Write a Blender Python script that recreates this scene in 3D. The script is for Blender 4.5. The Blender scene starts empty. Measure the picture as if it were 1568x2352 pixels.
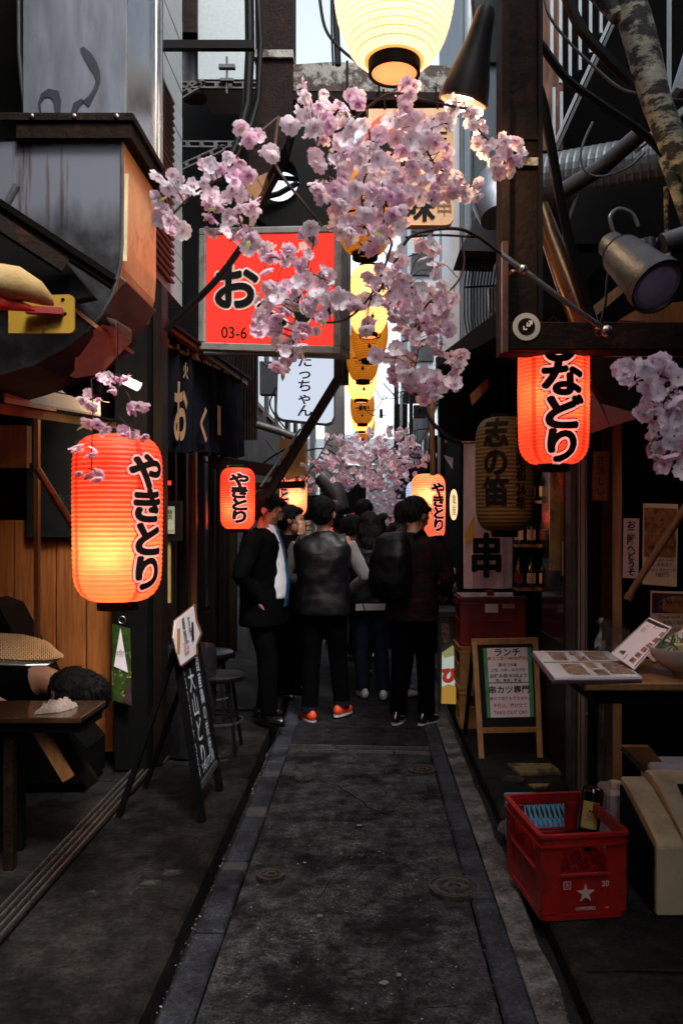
import bpy, bmesh, math, random
from mathutils import Vector, Matrix, Euler, noise
R = math.radians
rnd = random.Random(7)
sc = bpy.context.scene
col = sc.collection

# ------------------------------------------------------------------ camera
F, CU, CV, EYE = 1850.0, 845.0, 1200.0, 1.5
cd = bpy.data.cameras.new('camera')
cam = bpy.data.objects.new('camera', cd)
col.objects.link(cam)
cam.location = (0, 0, EYE)
cam.rotation_euler = (R(90), 0, 0)
cd.sensor_fit = 'VERTICAL'
cd.sensor_height = 36
cd.lens = F / 2352 * 36
cd.shift_x = -61 / 2352
cd.shift_y = 24 / 2352
cd.clip_start = .05
cd.clip_end = 3000
cd.dof.use_dof = True
cd.dof.focus_distance = 4.6
cd.dof.aperture_fstop = 5.6
sc.camera = cam

# ------------------------------------------------------------------ world, sun, exposure
SUN_EL, SUN_ROT = 55, 148
w = bpy.data.worlds.new('World')
sc.world = w
w.use_nodes = True
nt = w.node_tree
nt.nodes.clear()
sky = nt.nodes.new('ShaderNodeTexSky')
sky.sky_type = 'NISHITA'
sky.sun_disc = False
sky.sun_elevation = R(SUN_EL)
sky.sun_rotation = R(SUN_ROT)
sky.dust_density = 4
sky.ozone_density = 1
hs = nt.nodes.new('ShaderNodeHueSaturation')
hs.inputs['Saturation'].default_value = .5
bg = nt.nodes.new('ShaderNodeBackground')
bg.inputs['Strength'].default_value = .15
wo = nt.nodes.new('ShaderNodeOutputWorld')
nt.links.new(sky.outputs[0], hs.inputs['Color'])
nt.links.new(hs.outputs[0], bg.inputs[0])
nt.links.new(bg.outputs[0], wo.inputs[0])
sd = bpy.data.lights.new('sun', 'SUN')
sd.energy = 1.5
sd.angle = R(14)
sd.color = (1, .97, .94)
sun = bpy.data.objects.new('sun', sd)
col.objects.link(sun)
az, el = R(SUN_ROT), R(SUN_EL)
sdir = Vector((math.sin(az) * math.cos(el), math.cos(az) * math.cos(el), math.sin(el)))
sun.rotation_euler = sdir.to_track_quat('Z', 'Y').to_euler()
vs = sc.view_settings
vs.view_transform = 'Standard'
vs.look = 'None'
vs.gamma = 1
vs.use_curve_mapping = False
vs.exposure = 1.6
sc.cycles.use_denoising = True
sc.cycles.max_bounces = 8
sc.cycles.diffuse_bounces = 4
sc.cycles.transmission_bounces = 6
sc.cycles.sample_clamp_indirect = 4
sc.cycles.caustics_reflective = False
sc.cycles.caustics_refractive = False


# ------------------------------------------------------------------ helpers
def P(u, v, d):
    """a point of the place: bearing read off the photograph, at its own distance d"""
    return Vector(((u - CU) * d / F, d, EYE + (CV - v) * d / F))


def PX(u, d): return (u - CU) * d / F
def PZ(v, d): return EYE + (CV - v) * d / F


def nodes_of(name):
    m = bpy.data.materials.new(name)
    m.use_nodes = True
    t = m.node_tree
    t.nodes.clear()
    out = t.nodes.new('ShaderNodeOutputMaterial')
    return m, t, out


def noise_node(t, vec, scale, detail=6, rough=.6):
    n = t.nodes.new('ShaderNodeTexNoise')
    n.inputs['Scale'].default_value = scale
    n.inputs['Detail'].default_value = detail
    n.inputs['Roughness'].default_value = rough
    t.links.new(vec, n.inputs['Vector'])
    return n.outputs['Fac']


def ramp(t, fac, p0, p1, c0=(0, 0, 0, 1), c1=(1, 1, 1, 1)):
    r = t.nodes.new('ShaderNodeValToRGB')
    r.color_ramp.elements[0].position = p0
    r.color_ramp.elements[1].position = p1
    r.color_ramp.elements[0].color = c0
    r.color_ramp.elements[1].color = c1
    t.links.new(fac, r.inputs[0])
    return r.outputs[0]


def mixc(t, fac, a, b, mode='MIX'):
    m = t.nodes.new('ShaderNodeMix')
    m.data_type = 'RGBA'
    m.blend_type = mode
    if isinstance(fac, (int, float)): m.inputs[0].default_value = fac
    else: t.links.new(fac, m.inputs[0])
    for s, i in ((a, 6), (b, 7)):
        if isinstance(s, tuple): m.inputs[i].default_value = (s[0], s[1], s[2], 1)
        else: t.links.new(s, m.inputs[i])
    return m.outputs[2]


def coords(t, stretch=(1, 1, 1)):
    tc = t.nodes.new('ShaderNodeTexCoord')
    mp = t.nodes.new('ShaderNodeMapping')
    mp.inputs['Scale'].default_value = stretch
    t.links.new(tc.outputs['Object'], mp.inputs[0])
    return mp.outputs[0]


def mat(name, c, rough=.6, metal=0, var=.3, scale=7, bump=.15, bscale=60, stretch=(1, 1, 1), dirt=None, rvar=.15,
        spec=.5, sheen=0, coat=0, dirt2=None, bdist=.01, grain=None):
    if max(c) < .06 and rough > .4 and not metal: spec = min(spec, .12)
    m, t, out = nodes_of(name)
    v = coords(t, stretch)
    n = noise_node(t, v, scale)
    lo = tuple(max(0, x * (1 - var)) for x in c)
    hi = tuple(min(1, x * (1 + var)) for x in c)
    f = ramp(t, n, .3, .7)
    cc = mixc(t, f, lo, hi)
    for dd in (dirt, dirt2):
        if dd:
            dc, ds, p0, p1 = dd[:4]
            vv = coords(t, dd[4]) if len(dd) > 4 else v
            fd = ramp(t, noise_node(t, vv, ds, 8, .7), p0, p1)
            cc = mixc(t, fd, cc, dc)
    if grain:
        cc = mixc(t, 1.0, cc, ramp(t, noise_node(t, v, grain[0], 3, .7), .36, .66, (grain[1],) * 3 + (1,), (grain[2],) * 3 + (1,)), 'MULTIPLY')
        cc = mixc(t, 1.0, cc, ramp(t, noise_node(t, v, grain[0] * .13, 5, .7), .36, .64, (grain[1],) * 3 + (1,), (grain[2],) * 3 + (1,)), 'MULTIPLY')
    b = t.nodes.new('ShaderNodeBsdfPrincipled')
    t.links.new(cc, b.inputs['Base Color'])
    b.inputs['Metallic'].default_value = metal
    b.inputs['Specular IOR Level'].default_value = spec
    b.inputs['Sheen Weight'].default_value = sheen
    b.inputs['Coat Weight'].default_value = coat
    mr = t.nodes.new('ShaderNodeMapRange')
    mr.inputs['To Min'].default_value = max(.02, rough - rvar)
    mr.inputs['To Max'].default_value = min(1, rough + rvar)
    t.links.new(noise_node(t, v, scale * 2.3), mr.inputs['Value'])
    t.links.new(mr.outputs[0], b.inputs['Roughness'])
    if bump:
        bp = t.nodes.new('ShaderNodeBump')
        bp.inputs['Strength'].default_value = bump
        bp.inputs['Distance'].default_value = bdist
        t.links.new(noise_node(t, v, bscale, 4), bp.inputs['Height'])
        t.links.new(bp.outputs[0], b.inputs['Normal'])
    t.links.new(b.outputs[0], out.inputs[0])
    return m


def emit(name, c, s, var=0):
    m, t, out = nodes_of(name)
    e = t.nodes.new('ShaderNodeEmission')
    e.inputs[0].default_value = (*c, 1)
    e.inputs[1].default_value = s
    t.links.new(e.outputs[0], out.inputs[0])
    return m


def paper(name, c, glow, gcol=None, var=.12):
    """thin paper or petal: lets light through, optionally gives some off itself"""
    m, t, out = nodes_of(name)
    v = coords(t)
    n = ramp(t, noise_node(t, v, 14), .3, .7)
    cc = mixc(t, n, tuple(x * (1 - var) for x in c), tuple(min(1, x * (1 + var)) for x in c))
    tr = t.nodes.new('ShaderNodeBsdfTranslucent')
    df = t.nodes.new('ShaderNodeBsdfPrincipled')
    df.inputs['Roughness'].default_value = .45
    t.links.new(cc, tr.inputs[0])
    t.links.new(cc, df.inputs['Base Color'])
    mx = t.nodes.new('ShaderNodeMixShader')
    mx.inputs[0].default_value = .42 if not glow else .6
    t.links.new(df.outputs[0], mx.inputs[1])
    t.links.new(tr.outputs[0], mx.inputs[2])
    if glow:
        e = t.nodes.new('ShaderNodeEmission')
        e.inputs[0].default_value = (*(gcol or c), 1)
        e.inputs[1].default_value = glow
        ad = t.nodes.new('ShaderNodeAddShader')
        t.links.new(mx.outputs[0], ad.inputs[0])
        t.links.new(e.outputs[0], ad.inputs[1])
        t.links.new(ad.outputs[0], out.inputs[0])
    else:
        t.links.new(mx.outputs[0], out.inputs[0])
    return m


def glass(name, c=(.8, .85, .85), rough=.05, alpha=.25):
    m, t, out = nodes_of(name)
    a = t.nodes.new('ShaderNodeBsdfTransparent')
    a.inputs[0].default_value = (*c, 1)
    g = t.nodes.new('ShaderNodeBsdfGlossy')
    g.inputs['Roughness'].default_value = rough
    mx = t.nodes.new('ShaderNodeMixShader')
    mx.inputs[0].default_value = alpha
    t.links.new(a.outputs[0], mx.inputs[1])
    t.links.new(g.outputs[0], mx.inputs[2])
    t.links.new(mx.outputs[0], out.inputs[0])
    return m


ORIG = {}


def tag(o, label=None, cat=None, group=None, kind=None):
    if label: o['label'] = label
    if cat: o['category'] = cat
    if group: o['group'] = group
    if kind: o['kind'] = kind
    return o


def thing(name, label, cat, loc=(0, 0, 0), rz=0, group=None, kind=None, rot=None):
    o = bpy.data.objects.new(name, None)
    o.empty_display_size = .1
    col.objects.link(o)
    o.location = loc
    o.rotation_euler = rot if rot else (0, 0, rz)
    tag(o, label, cat, group, kind)
    return o


def root_matrix(p):
    m = Matrix.Identity(4)
    while p:
        m = Matrix.LocRotScale(p.location, p.rotation_euler, p.scale) @ m
        p = p.parent
    return m


class MB:
    def __init__(s):
        s.v, s.f, s.m = [], [], []
        s.X = Matrix.Identity(4)
        s.mi = 0

    def at(s, loc=(0, 0, 0), rot=(0, 0, 0), scale=(1, 1, 1)):
        s.X = Matrix.LocRotScale(Vector(loc), Euler(rot), Vector(scale))
        return s

    def add(s, vs, fs):
        b = len(s.v)
        s.v += [s.X @ Vector(q) for q in vs]
        s.f += [[b + i for i in f] for f in fs]
        s.m += [s.mi] * len(fs)
        return s

    def box(s, x0, x1, y0, y1, z0, z1):
        vs = [(x, y, z) for z in (z0, z1) for y in (y0, y1) for x in (x0, x1)]
        return s.add(vs, [(0, 2, 3, 1), (4, 5, 7, 6), (0, 1, 5, 4), (2, 6, 7, 3), (0, 4, 6, 2), (1, 3, 7, 5)])

    def quad(s, a, b, c, d): return s.add([a, b, c, d], [(0, 1, 2, 3)])

    def bar(s, a, b, w, h=None, up=(0, 0, 1)):
        h = h or w
        a, b = Vector(a), Vector(b)
        t = (b - a).normalized()
        up = Vector(up)
        if abs(t.dot(up)) > .98: up = Vector((0, 1, 0))
        x = t.cross(up).normalized()
        y = x.cross(t).normalized()
        vs = []
        for q in (a, b):
            for i, j in ((-1, -1), (1, -1), (1, 1), (-1, 1)):
                vs.append(q + x * i * w / 2 + y * j * h / 2)
        return s.add(vs, [(3, 2, 1, 0), (4, 5, 6, 7), (0, 1, 5, 4), (1, 2, 6, 5), (2, 3, 7, 6), (3, 0, 4, 7)])

    def tube(s, path, r, seg=8, cap=True):
        path = [Vector(q) for q in path]
        n = len(path)
        rr = r if isinstance(r, (list, tuple)) else [r] * n
        t0 = (path[1] - path[0]).normalized()
        up = Vector((0, 0, 1)) if abs(t0.z) < .9 else Vector((0, 1, 0))
        x = t0.cross(up).normalized()
        vs, fs = [], []
        for i, q in enumerate(path):
            a = path[max(i - 1, 0)]
            b = path[min(i + 1, n - 1)]
            t = (b - a).normalized()
            x = (x - t * x.dot(t)).normalized()
            y = t.cross(x)
            for k in range(seg):
                an = 2 * math.pi * k / seg
                vs.append(q + (x * math.cos(an) + y * math.sin(an)) * rr[i])
        for i in range(n - 1):
            for k in range(seg):
                k2 = (k + 1) % seg
                fs.append((i * seg + k, i * seg + k2, (i + 1) * seg + k2, (i + 1) * seg + k))
        if cap:
            fs.append(tuple(range(seg - 1, -1, -1)))
            fs.append(tuple((n - 1) * seg + k for k in range(seg)))
        return s.add(vs, fs)

    def lathe(s, prof, seg=24, cap0=False, cap1=False, mids=None):
        vs, fs = [], []
        for r, z in prof:
            for k in range(seg):
                a = 2 * math.pi * k / seg
                vs.append((r * math.cos(a), r * math.sin(a), z))
        n = len(prof)
        b = len(s.v)
        mm = []
        for i in range(n - 1):
            for k in range(seg):
                k2 = (k + 1) % seg
                fs.append((i * seg + k, i * seg + k2, (i + 1) * seg + k2, (i + 1) * seg + k))
                mm.append(mids(i, k) if mids else s.mi)
        if cap0: fs.append(tuple(range(seg - 1, -1, -1))); mm.append(s.mi)
        if cap1: fs.append(tuple((n - 1) * seg + k for k in range(seg))); mm.append(s.mi)
        s.v += [s.X @ Vector(q) for q in vs]
        s.f += [[b + i for i in f] for f in fs]
        s.m += mm
        return s

    def prism(s, pts, y0, y1, axis='y'):
        n = len(pts)
        def mk(p, y): return {'y': (p[0], y, p[1]), 'x': (y, p[0], p[1]), 'z': (p[0], p[1], y)}[axis]
        vs = [mk(p, y0) for p in pts] + [mk(p, y1) for p in pts]
        fs = [tuple(range(n)), tuple(range(2 * n - 1, n - 1, -1))]
        fs += [(i, n + i, n + (i + 1) % n, (i + 1) % n) for i in range(n)]
        return s.add(vs, fs)

    def ball(s, c, rx, ry=None, rz=None, seg=12, rings=8, rot=(0, 0, 0)):
        ry = ry or rx; rz = rz or rx
        E_ = Euler(rot).to_matrix()
        vs, fs = [], []
        for i in range(1, rings):
            ph = math.pi * i / rings
            for k in range(seg):
                a = 2 * math.pi * k / seg
                vs.append(Vector(c) + E_ @ Vector((rx * math.sin(ph) * math.cos(a), ry * math.sin(ph) * math.sin(a), rz * math.cos(ph))))
        b = len(vs)
        vs += [Vector(c) + E_ @ Vector((0, 0, rz)), Vector(c) + E_ @ Vector((0, 0, -rz))]
        for i in range(rings - 2):
            for k in range(seg):
                k2 = (k + 1) % seg
                fs.append((i * seg + k, (i + 1) * seg + k, (i + 1) * seg + k2, i * seg + k2))
        for k in range(seg):
            fs.append((b, k, (k + 1) % seg))
            fs.append((b + 1, (rings - 2) * seg + (k + 1) % seg, (rings - 2) * seg + k))
        return s.add(vs, fs)

    def loft(s, secs, seg=20):
        """sections (x, y, z, rx, ry)"""
        vs, fs = [], []
        for x, y, z, rx, ry in secs:
            for k in range(seg):
                a = 2 * math.pi * k / seg
                c_, s_ = math.cos(a), math.sin(a)
                e = .8
                vs.append((x + rx * abs(c_) ** e * (1 if c_ > 0 else -1), y + ry * abs(s_) ** e * (1 if s_ > 0 else -1), z))
        n = len(secs)
        for i in range(n - 1):
            for k in range(seg):
                k2 = (k + 1) % seg
                fs.append((i * seg + k, i * seg + k2, (i + 1) * seg + k2, (i + 1) * seg + k))
        fs.append(tuple(range(seg - 1, -1, -1)))
        fs.append(tuple((n - 1) * seg + k for k in range(seg)))
        return s.add(vs, fs)

    def build(s, name, m, parent=None, smooth=False, bevel=0, local=False, kind=None, jit=0):
        me = bpy.data.meshes.new(name)
        vs = s.v
        if parent is not None and not local:
            inv = root_matrix(parent).inverted()
            vs = [inv @ q for q in vs]
        if jit:
            vs = [q + noise.noise_vector(q * 6) * jit for q in vs]
        me.from_pydata([tuple(q) for q in vs], [], s.f)
        ms = m if isinstance(m, (list, tuple)) else [m]
        for x in ms: me.materials.append(x)
        if len(ms) > 1: me.polygons.foreach_set('material_index', s.m)
        bm = bmesh.new()
        bm.from_mesh(me)
        bmesh.ops.recalc_face_normals(bm, faces=bm.faces)
        if bevel:
            ed = [e for e in bm.edges if e.is_manifold and e.calc_face_angle(0) > .5]
            bmesh.ops.bevel(bm, geom=ed, offset=bevel, segments=1, affect='EDGES', clamp_overlap=True)
        bm.to_mesh(me)
        bm.free()
        if smooth:
            me.polygons.foreach_set('use_smooth', [True] * len(me.polygons))
            try: me.set_sharp_from_angle(angle=R(40))
            except Exception: pass
        o = bpy.data.objects.new(name, me)
        col.objects.link(o)
        o.parent = parent
        if kind: o['kind'] = kind
        return o


def solo(mb, name, m, label, cat, group=None, kind=None, **k):
    """a thing that is one mesh, origin moved to its base"""
    c = sum(mb.v, Vector()) / len(mb.v)
    c.z = min(q.z for q in mb.v)
    mb.v = [q - c for q in mb.v]
    o = mb.build(name, m, None, **k)
    o.location = c
    tag(o, label, cat, group, kind)
    return o


def copy_tree(o, parent=None):
    c = o.copy()
    col.objects.link(c)
    c.parent = parent
    for ch in [x for x in col.objects if x.parent == o]:
        copy_tree(ch, c)
    return c


def inst(src, parent, mw):
    c = src.copy()
    col.objects.link(c)
    c.parent = parent
    c.matrix_basis = mw
    return c


# ------------------------------------------------------------------ lettering
_tc = {}


def text_geo(body, offset=0.0, ls=1.0, grid=0, shear=0):
    key = (body, offset, ls, grid, shear)
    if key in _tc: return _tc[key]
    c = bpy.data.curves.new('lettering', 'FONT')
    c.body = body
    c.offset = offset
    c.align_x = 'CENTER'
    c.space_line = ls
    c.shear = shear
    c.resolution_u = 4
    o = bpy.data.objects.new('lettering', c)
    col.objects.link(o)
    me = bpy.data.meshes.new_from_object(o)
    bpy.data.objects.remove(o)
    bpy.data.curves.remove(c)
    if grid:
        bm = bmesh.new()
        bm.from_mesh(me)
        xs = [v.co.x for v in bm.verts]; ys = [v.co.y for v in bm.verts]
        for k, (lo, hi) in enumerate(((min(xs), max(xs)), (min(ys), max(ys)))):
            q = lo + grid
            while q < hi:
                pc = (q, 0, 0) if k == 0 else (0, q, 0)
                pn = (1, 0, 0) if k == 0 else (0, 1, 0)
                bmesh.ops.bisect_plane(bm, geom=bm.verts[:] + bm.edges[:] + bm.faces[:], plane_co=pc, plane_no=pn)
                q += grid
        bm.to_mesh(me)
        bm.free()
    vs = [(v.co.x, v.co.y) for v in me.vertices]
    fs = [tuple(p.vertices) for p in me.polygons]
    bpy.data.meshes.remove(me)
    x0, x1 = min(v[0] for v in vs), max(v[0] for v in vs)
    y0, y1 = min(v[1] for v in vs), max(v[1] for v in vs)
    vs = [(x - (x0 + x1) / 2, y - (y0 + y1) / 2) for x, y in vs]
    _tc[key] = (vs, fs, x1 - x0, y1 - y0)
    return _tc[key]


def letter(body, fmap, m, parent, w=None, h=None, size=None, offset=0.0, ls=1.0, grid=0, lift=0.0, name='lettering', shear=0, local=True, dil=0, nd=10):
    """fmap(x, y, lift) -> point; w/h fit the text's box"""
    vs, fs, tw, th = text_geo(body, offset, ls, grid, shear)
    sx = w / tw if w else None
    sy = h / th if h else None
    if size: sx = sy = size
    sx = sx or sy
    sy = sy or sx
    b = MB()
    sh_ = [(0, 0)] + ([(dil * math.cos(k * 6.2832 / nd), dil * math.sin(k * 6.2832 / nd)) for k in range(nd)] if dil else [])
    for k, (dx_, dy_) in enumerate(sh_):
        pts = [Vector(fmap(x * sx + dx_, y * sy + dy_, lift - k * .00004)) for x, y in vs]
        if getattr(fmap, 'world', False) and parent is not None:
            inv = root_matrix(parent).inverted()
            pts = [inv @ q for q in pts]
        b.add(pts, fs)
    me = bpy.data.meshes.new(name)
    me.from_pydata([tuple(q) for q in b.v], [], b.f)
    me.materials.append(m)
    o = bpy.data.objects.new(name, me)
    col.objects.link(o)
    o.parent = parent
    return o


def plane_map(cx, cz, y=0, flip=False):
    def f(x, z, l): return (cx + x, y - l, cz + z)
    f.world = True
    return f


# ------------------------------------------------------------------ materials
M = {}
M['asphalt'] = mat('asphalt', (.052, .053, .056), .56, var=.35, scale=1.3, bump=.8, bscale=150, dirt=((.009, .009, .010), 2.6, .44, .60),
                   dirt2=((.13, .13, .125), 110, .66, .74), rvar=.25, bdist=.006, grain=(95, .35, 1.6))
M['asphalt_dark'] = mat('asphalt_dark', (.02, .02, .022), .75, var=.4, scale=3, bump=.7, bscale=120, dirt=((.06, .06, .06), 60, .68, .8), bdist=.005, grain=(90, .4, 1.5), dirt2=((.006, .006, .007), 3, .48, .62))
M['granite'] = mat('granite', (.034, .038, .048), .6, var=.3, scale=120, bump=.3, bscale=200, dirt=((.012, .012, .013), 3, .45, .65), grain=(60, .6, 1.4))
M['granite2'] = mat('granite2', (.055, .056, .055), .75, var=.25, scale=100, bump=.4, bscale=150, dirt=((.05, .05, .045), 5, .5, .7))
M['concrete'] = mat('concrete', (.018, .0165, .014), .75, var=.4, scale=3, bump=.5, bscale=60, dirt=((.004, .0035, .003), 1.7, .42, .58),
                    dirt2=((.13, .12, .10), 4, .6, .78), bdist=.008, grain=(70, .5, 1.45))
M['concrete_pale'] = mat('concrete_pale', (.12, .118, .108), .8, var=.35, scale=6, bump=.9, bscale=22, dirt=((.03, .03, .025), 4, .46, .6), bdist=.02, grain=(60, .55, 1.4))
M['concrete_dark'] = mat('concrete_dark', (.02, .019, .017), .75, var=.4, scale=4, bump=.4, bscale=60, dirt=((.006, .005, .005), 2, .45, .6), grain=(60, .55, 1.4))
M['gutter'] = mat('gutter', (.015, .015, .014), .5, var=.4, scale=30, bump=1, bscale=50, dirt=((.07, .07, .06), 50, .62, .75))
M['iron'] = mat('iron', (.075, .065, .055), .55, .5, var=.3, scale=30, bump=.6, bscale=80, dirt=((.02, .018, .015), 10, .5, .65))
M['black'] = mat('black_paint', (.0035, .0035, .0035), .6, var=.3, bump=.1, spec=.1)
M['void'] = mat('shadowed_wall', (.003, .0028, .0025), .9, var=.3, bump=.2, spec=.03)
M['darkwood'] = mat('dark_wood', (.007, .004, .0025), .55, var=.45, scale=9, stretch=(4, 4, .4), bump=.3, bscale=30)
M['rust'] = mat('rusty_steel', (.008, .0035, .0022), .7, 0, var=.5, scale=8, bump=.5, bscale=50, dirt=((.04, .012, .004), 9, .55, .72), dirt2=((.2, .19, .17), 14, .72, .75), spec=.1)
M['rustpaint'] = mat('peeling_paint', (.22, .22, .2), .7, 0, var=.25, scale=6, bump=.5, bscale=40, dirt=((.03, .014, .008), 7, .45, .52))
M['wood'] = mat('orange_wood', (.33, .11, .028), .45, var=.35, scale=5, stretch=(14, 14, .7), bump=.15, bscale=20, coat=.2,
                dirt=((.16, .05, .012), 4, .5, .8, (9, 9, .6)))
M['woodpale'] = mat('pale_wood', (.42, .22, .07), .5, var=.25, scale=6, stretch=(8, 8, 1), bump=.15)
M['woodtan'] = mat('tan_wood', (.22, .10, .03), .5, var=.3, scale=6, stretch=(8, 8, 1), bump=.2)
M['galv'] = mat('galvanised_steel', (.17, .19, .225), .42, .6, var=.25, scale=5, stretch=(3, 3, .6), bump=.05, bscale=8, dirt=((.12, .13, .15), 6, .55, .75, (6, 6, 1)),
                dirt2=((.2, .08, .03), 5, .66, .74, (7, 7, .8)))
M['galvshine'] = mat('highlit_steel', (.55, .6, .66), .22, .9, var=.15, scale=3, bump=.04, bscale=5)  # paler copy of the duct steel, carries the highlight on its side
M['galvdirty'] = mat('sooty_steel', (.09, .095, .105), .4, .6, var=.4, scale=3, bump=.1, bscale=12, dirt=((.012, .012, .013), 3, .4, .6),
                     dirt2=((.18, .07, .03), 6, .62, .7, (7, 7, .8)))
M['copperlit'] = mat('lit_copper_panel', (.8, .38, .19), .36, .45, var=.3, scale=4, bump=.08, bscale=9, dirt=((.1, .03, .01), 5, .55, .75))  # copper tone with the lanterns' orange glow put into the colour
M['brownmetal'] = mat('brown_metal', (.1, .045, .025), .35, .6, var=.4, scale=5, bump=.1, dirt=((.02, .01, .006), 5, .5, .7))
M['zinc'] = mat('pale_zinc', (.27, .31, .32), .5, .3, var=.1, scale=30, bump=.05)
M['siding'] = mat('white_siding', (.26, .29, .3), .6, 0, var=.1, bump=.05)
M['louvre'] = mat('brown_louvre', (.1, .06, .05), .5, .2, var=.2, bump=.05)
M['bluewall'] = mat('pale_blue_wall', (.2, .235, .255), .7, 0, var=.1, scale=2, bump=.08, bscale=30, dirt=((.16, .17, .17), 2, .58, .8))
M['midwall'] = mat('grey_wall', (.028, .03, .033), .7, 0, var=.25, scale=3, bump=.2, dirt=((.05, .05, .05), 3, .5, .7))
M['glass'] = glass('window_glass')
M['glassdark'] = mat('dark_glass', (.01, .011, .012), .12, 0, var=.2, bump=0, rvar=.05)
M['cable'] = mat('black_cable', (.004, .004, .004), .45, bump=0, spec=.25)
M['cablepale'] = mat('grey_cable', (.1, .11, .11), .45, bump=0)
M['galvgrey'] = mat('dull_grey_metal', (.07, .07, .073), .5, .4, var=.3, scale=10, bump=.15, dirt=((.04, .035, .03), 8, .5, .7))
M['bark'] = mat('mottled_bark', (.3, .28, .2), .8, 0, var=.3, scale=9, bump=.8, bscale=30, dirt=((.012, .011, .008), 8, .46, .54, (1, 1, 2.2)))
M['twig'] = mat('twig', (.05, .02, .015), .5, var=.3, bump=.1)
M['petal'] = paper('pale_petal', (.97, .88, .95), 0, var=.03)
M['petal2'] = paper('pink_petal', (.96, .78, .87), 0, var=.05)
M['petal3'] = paper('deep_pink_petal', (.92, .66, .81), 0, var=.06)
M['stamen'] = mat('stamen', (.5, .35, .12), .6, bump=0)
M['leaf'] = paper('young_leaf', (.42, .42, .12), 0)
M['ink'] = mat('black_ink', (.006, .005, .005), .6, var=.1, bump=0)
M['white'] = mat('white_paint', (.75, .75, .74), .6, var=.06, bump=.02)
M['pinkedge'] = paper('pink_outline', (.85, .45, .4), .22, (1, .4, .33))
M['cream'] = mat('cream_plastic', (.62, .5, .3), .45, var=.15, scale=6, bump=.05, dirt=((.3, .21, .1), 5, .5, .75))
M['redplastic'] = mat('red_plastic', (.32, .009, .007), .42, var=.25, scale=6, bump=.05, dirt=((.10, .012, .01), 7, .5, .68), dirt2=((.4, .12, .1), 24, .68, .74))
M['redold'] = mat('old_red_plastic', (.22, .012, .014), .45, var=.2, scale=3, bump=.05, dirt=((.1, .01, .01), 5, .5, .8))
M['yellowplastic'] = mat('yellow_plastic', (.45, .25, .07), .5, var=.2, scale=3, bump=.05, dirt=((.15, .07, .02), 5, .5, .7))
M['blueplastic'] = mat('blue_plastic', (.1, .32, .55), .4, var=.1, bump=0)
M['blackboard'] = mat('blackboard', (.012, .013, .013), .6, var=.3, bump=.03)
M['chalk'] = mat('chalk', (.5, .58, .65), .9, var=.3, bump=0)
M['sheet'] = mat('printed_paper', (.82, .76, .8), .6, var=.04, bump=.02)
M['sheetwarm'] = mat('warm_paper', (.8, .56, .36), .6, var=.08, bump=.02)
M['photo'] = mat('food_print', (.32, .11, .04), .4, var=.6, scale=22, bump=0, dirt=((.42, .25, .1), 30, .52, .6), dirt2=((.02, .012, .008), 12, .55, .62))
M['photogreen'] = mat('garden_print', (.03, .06, .01), .35, var=.6, scale=25, bump=0, dirt=((.6, .55, .25), 30, .58, .66), dirt2=((.01, .02, .005), 12, .52, .6))
M['photogrey'] = mat('dish_print', (.2, .13, .08), .4, var=.6, scale=40, bump=0, dirt=((.5, .42, .32), 50, .52, .58), dirt2=((.03, .02, .015), 22, .57, .63))
M['redink'] = mat('red_ink', (.45, .02, .03), .6, bump=0)
M['tape'] = mat('green_tape', (.05, .28, .12), .5, bump=0)
M['skin'] = mat('skin', (.42, .22, .14), .5, var=.1, scale=12, bump=.05)
M['hair'] = mat('black_hair', (.004, .0035, .0035), .62, var=.3, scale=10, stretch=(6, 6, 1), bump=.8, bscale=40, bdist=.006)
M['suit'] = mat('black_suit', (.0022, .0022, .0028), .9, var=.2, bump=.1, spec=.03)
M['trouser'] = mat('dark_trousers', (.002, .0022, .003), .9, var=.2, bump=.1, spec=.03)
M['jeans'] = mat('dark_jeans', (.008, .013, .025), .85, var=.3, scale=10, bump=.3)
M['greytrouser'] = mat('grey_trousers', (.05, .05, .065), .85, var=.3, scale=10, bump=.2)
M['shirt'] = mat('white_shirt', (.66, .68, .74), .7, var=.05, bump=.1)
M['tie'] = mat('blue_tie', (.01, .07, .16), .5, bump=.05)
M['leather'] = mat('black_leather', (.004, .004, .006), .4, var=.3, scale=9, bump=.25, bscale=60)
M['greyknit'] = mat('grey_knit', (.22, .21, .21), .9, var=.15, bump=.4, bscale=120, sheen=.3)
M['plaid'] = mat('plaid_flannel', (.03, .003, .004), .85, var=.2, bump=.1, dirt=((.005, .005, .005), 9, .45, .5, (1, 1, 3)))
M['nylon'] = mat('black_nylon', (.003, .0033, .0042), .42, var=.3, scale=8, bump=.35, bscale=45)
M['orangeshoe'] = mat('orange_canvas', (.8, .07, .015), .6, var=.1, bump=.1)
M['sole'] = mat('white_rubber', (.5, .48, .46), .6, bump=.05)
M['shineshoe'] = mat('polished_shoe', (.01, .01, .01), .12, var=.1, bump=.02, coat=.8)
M['steel'] = mat('steel', (.35, .34, .32), .3, .9, var=.2, bump=.03)
M['noren'] = mat('dark_cloth', (.004, .004, .007), .9, var=.3, bump=.2, bscale=30, spec=.04)
M['beigeprint'] = mat('beige_dye', (.26, .16, .08), .8, bump=.05)
M['amber'] = mat('amber_paper', (.42, .2, .035), .6, var=.1, scale=4, bump=.05)
M['yellowmetal'] = mat('yellow_metal', (.32, .19, .015), .5, .1, var=.15, dirt=((.06, .03, .01), 14, .6, .66), bump=.1)
M['canvas'] = mat('stained_canvas', (.33, .23, .09), .8, var=.2, scale=4, bump=.3, dirt=((.25, .13, .04), 3, .5, .7))
M['redcanvas'] = mat('red_canvas', (.5, .02, .01), .6, var=.2, bump=.1)
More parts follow.
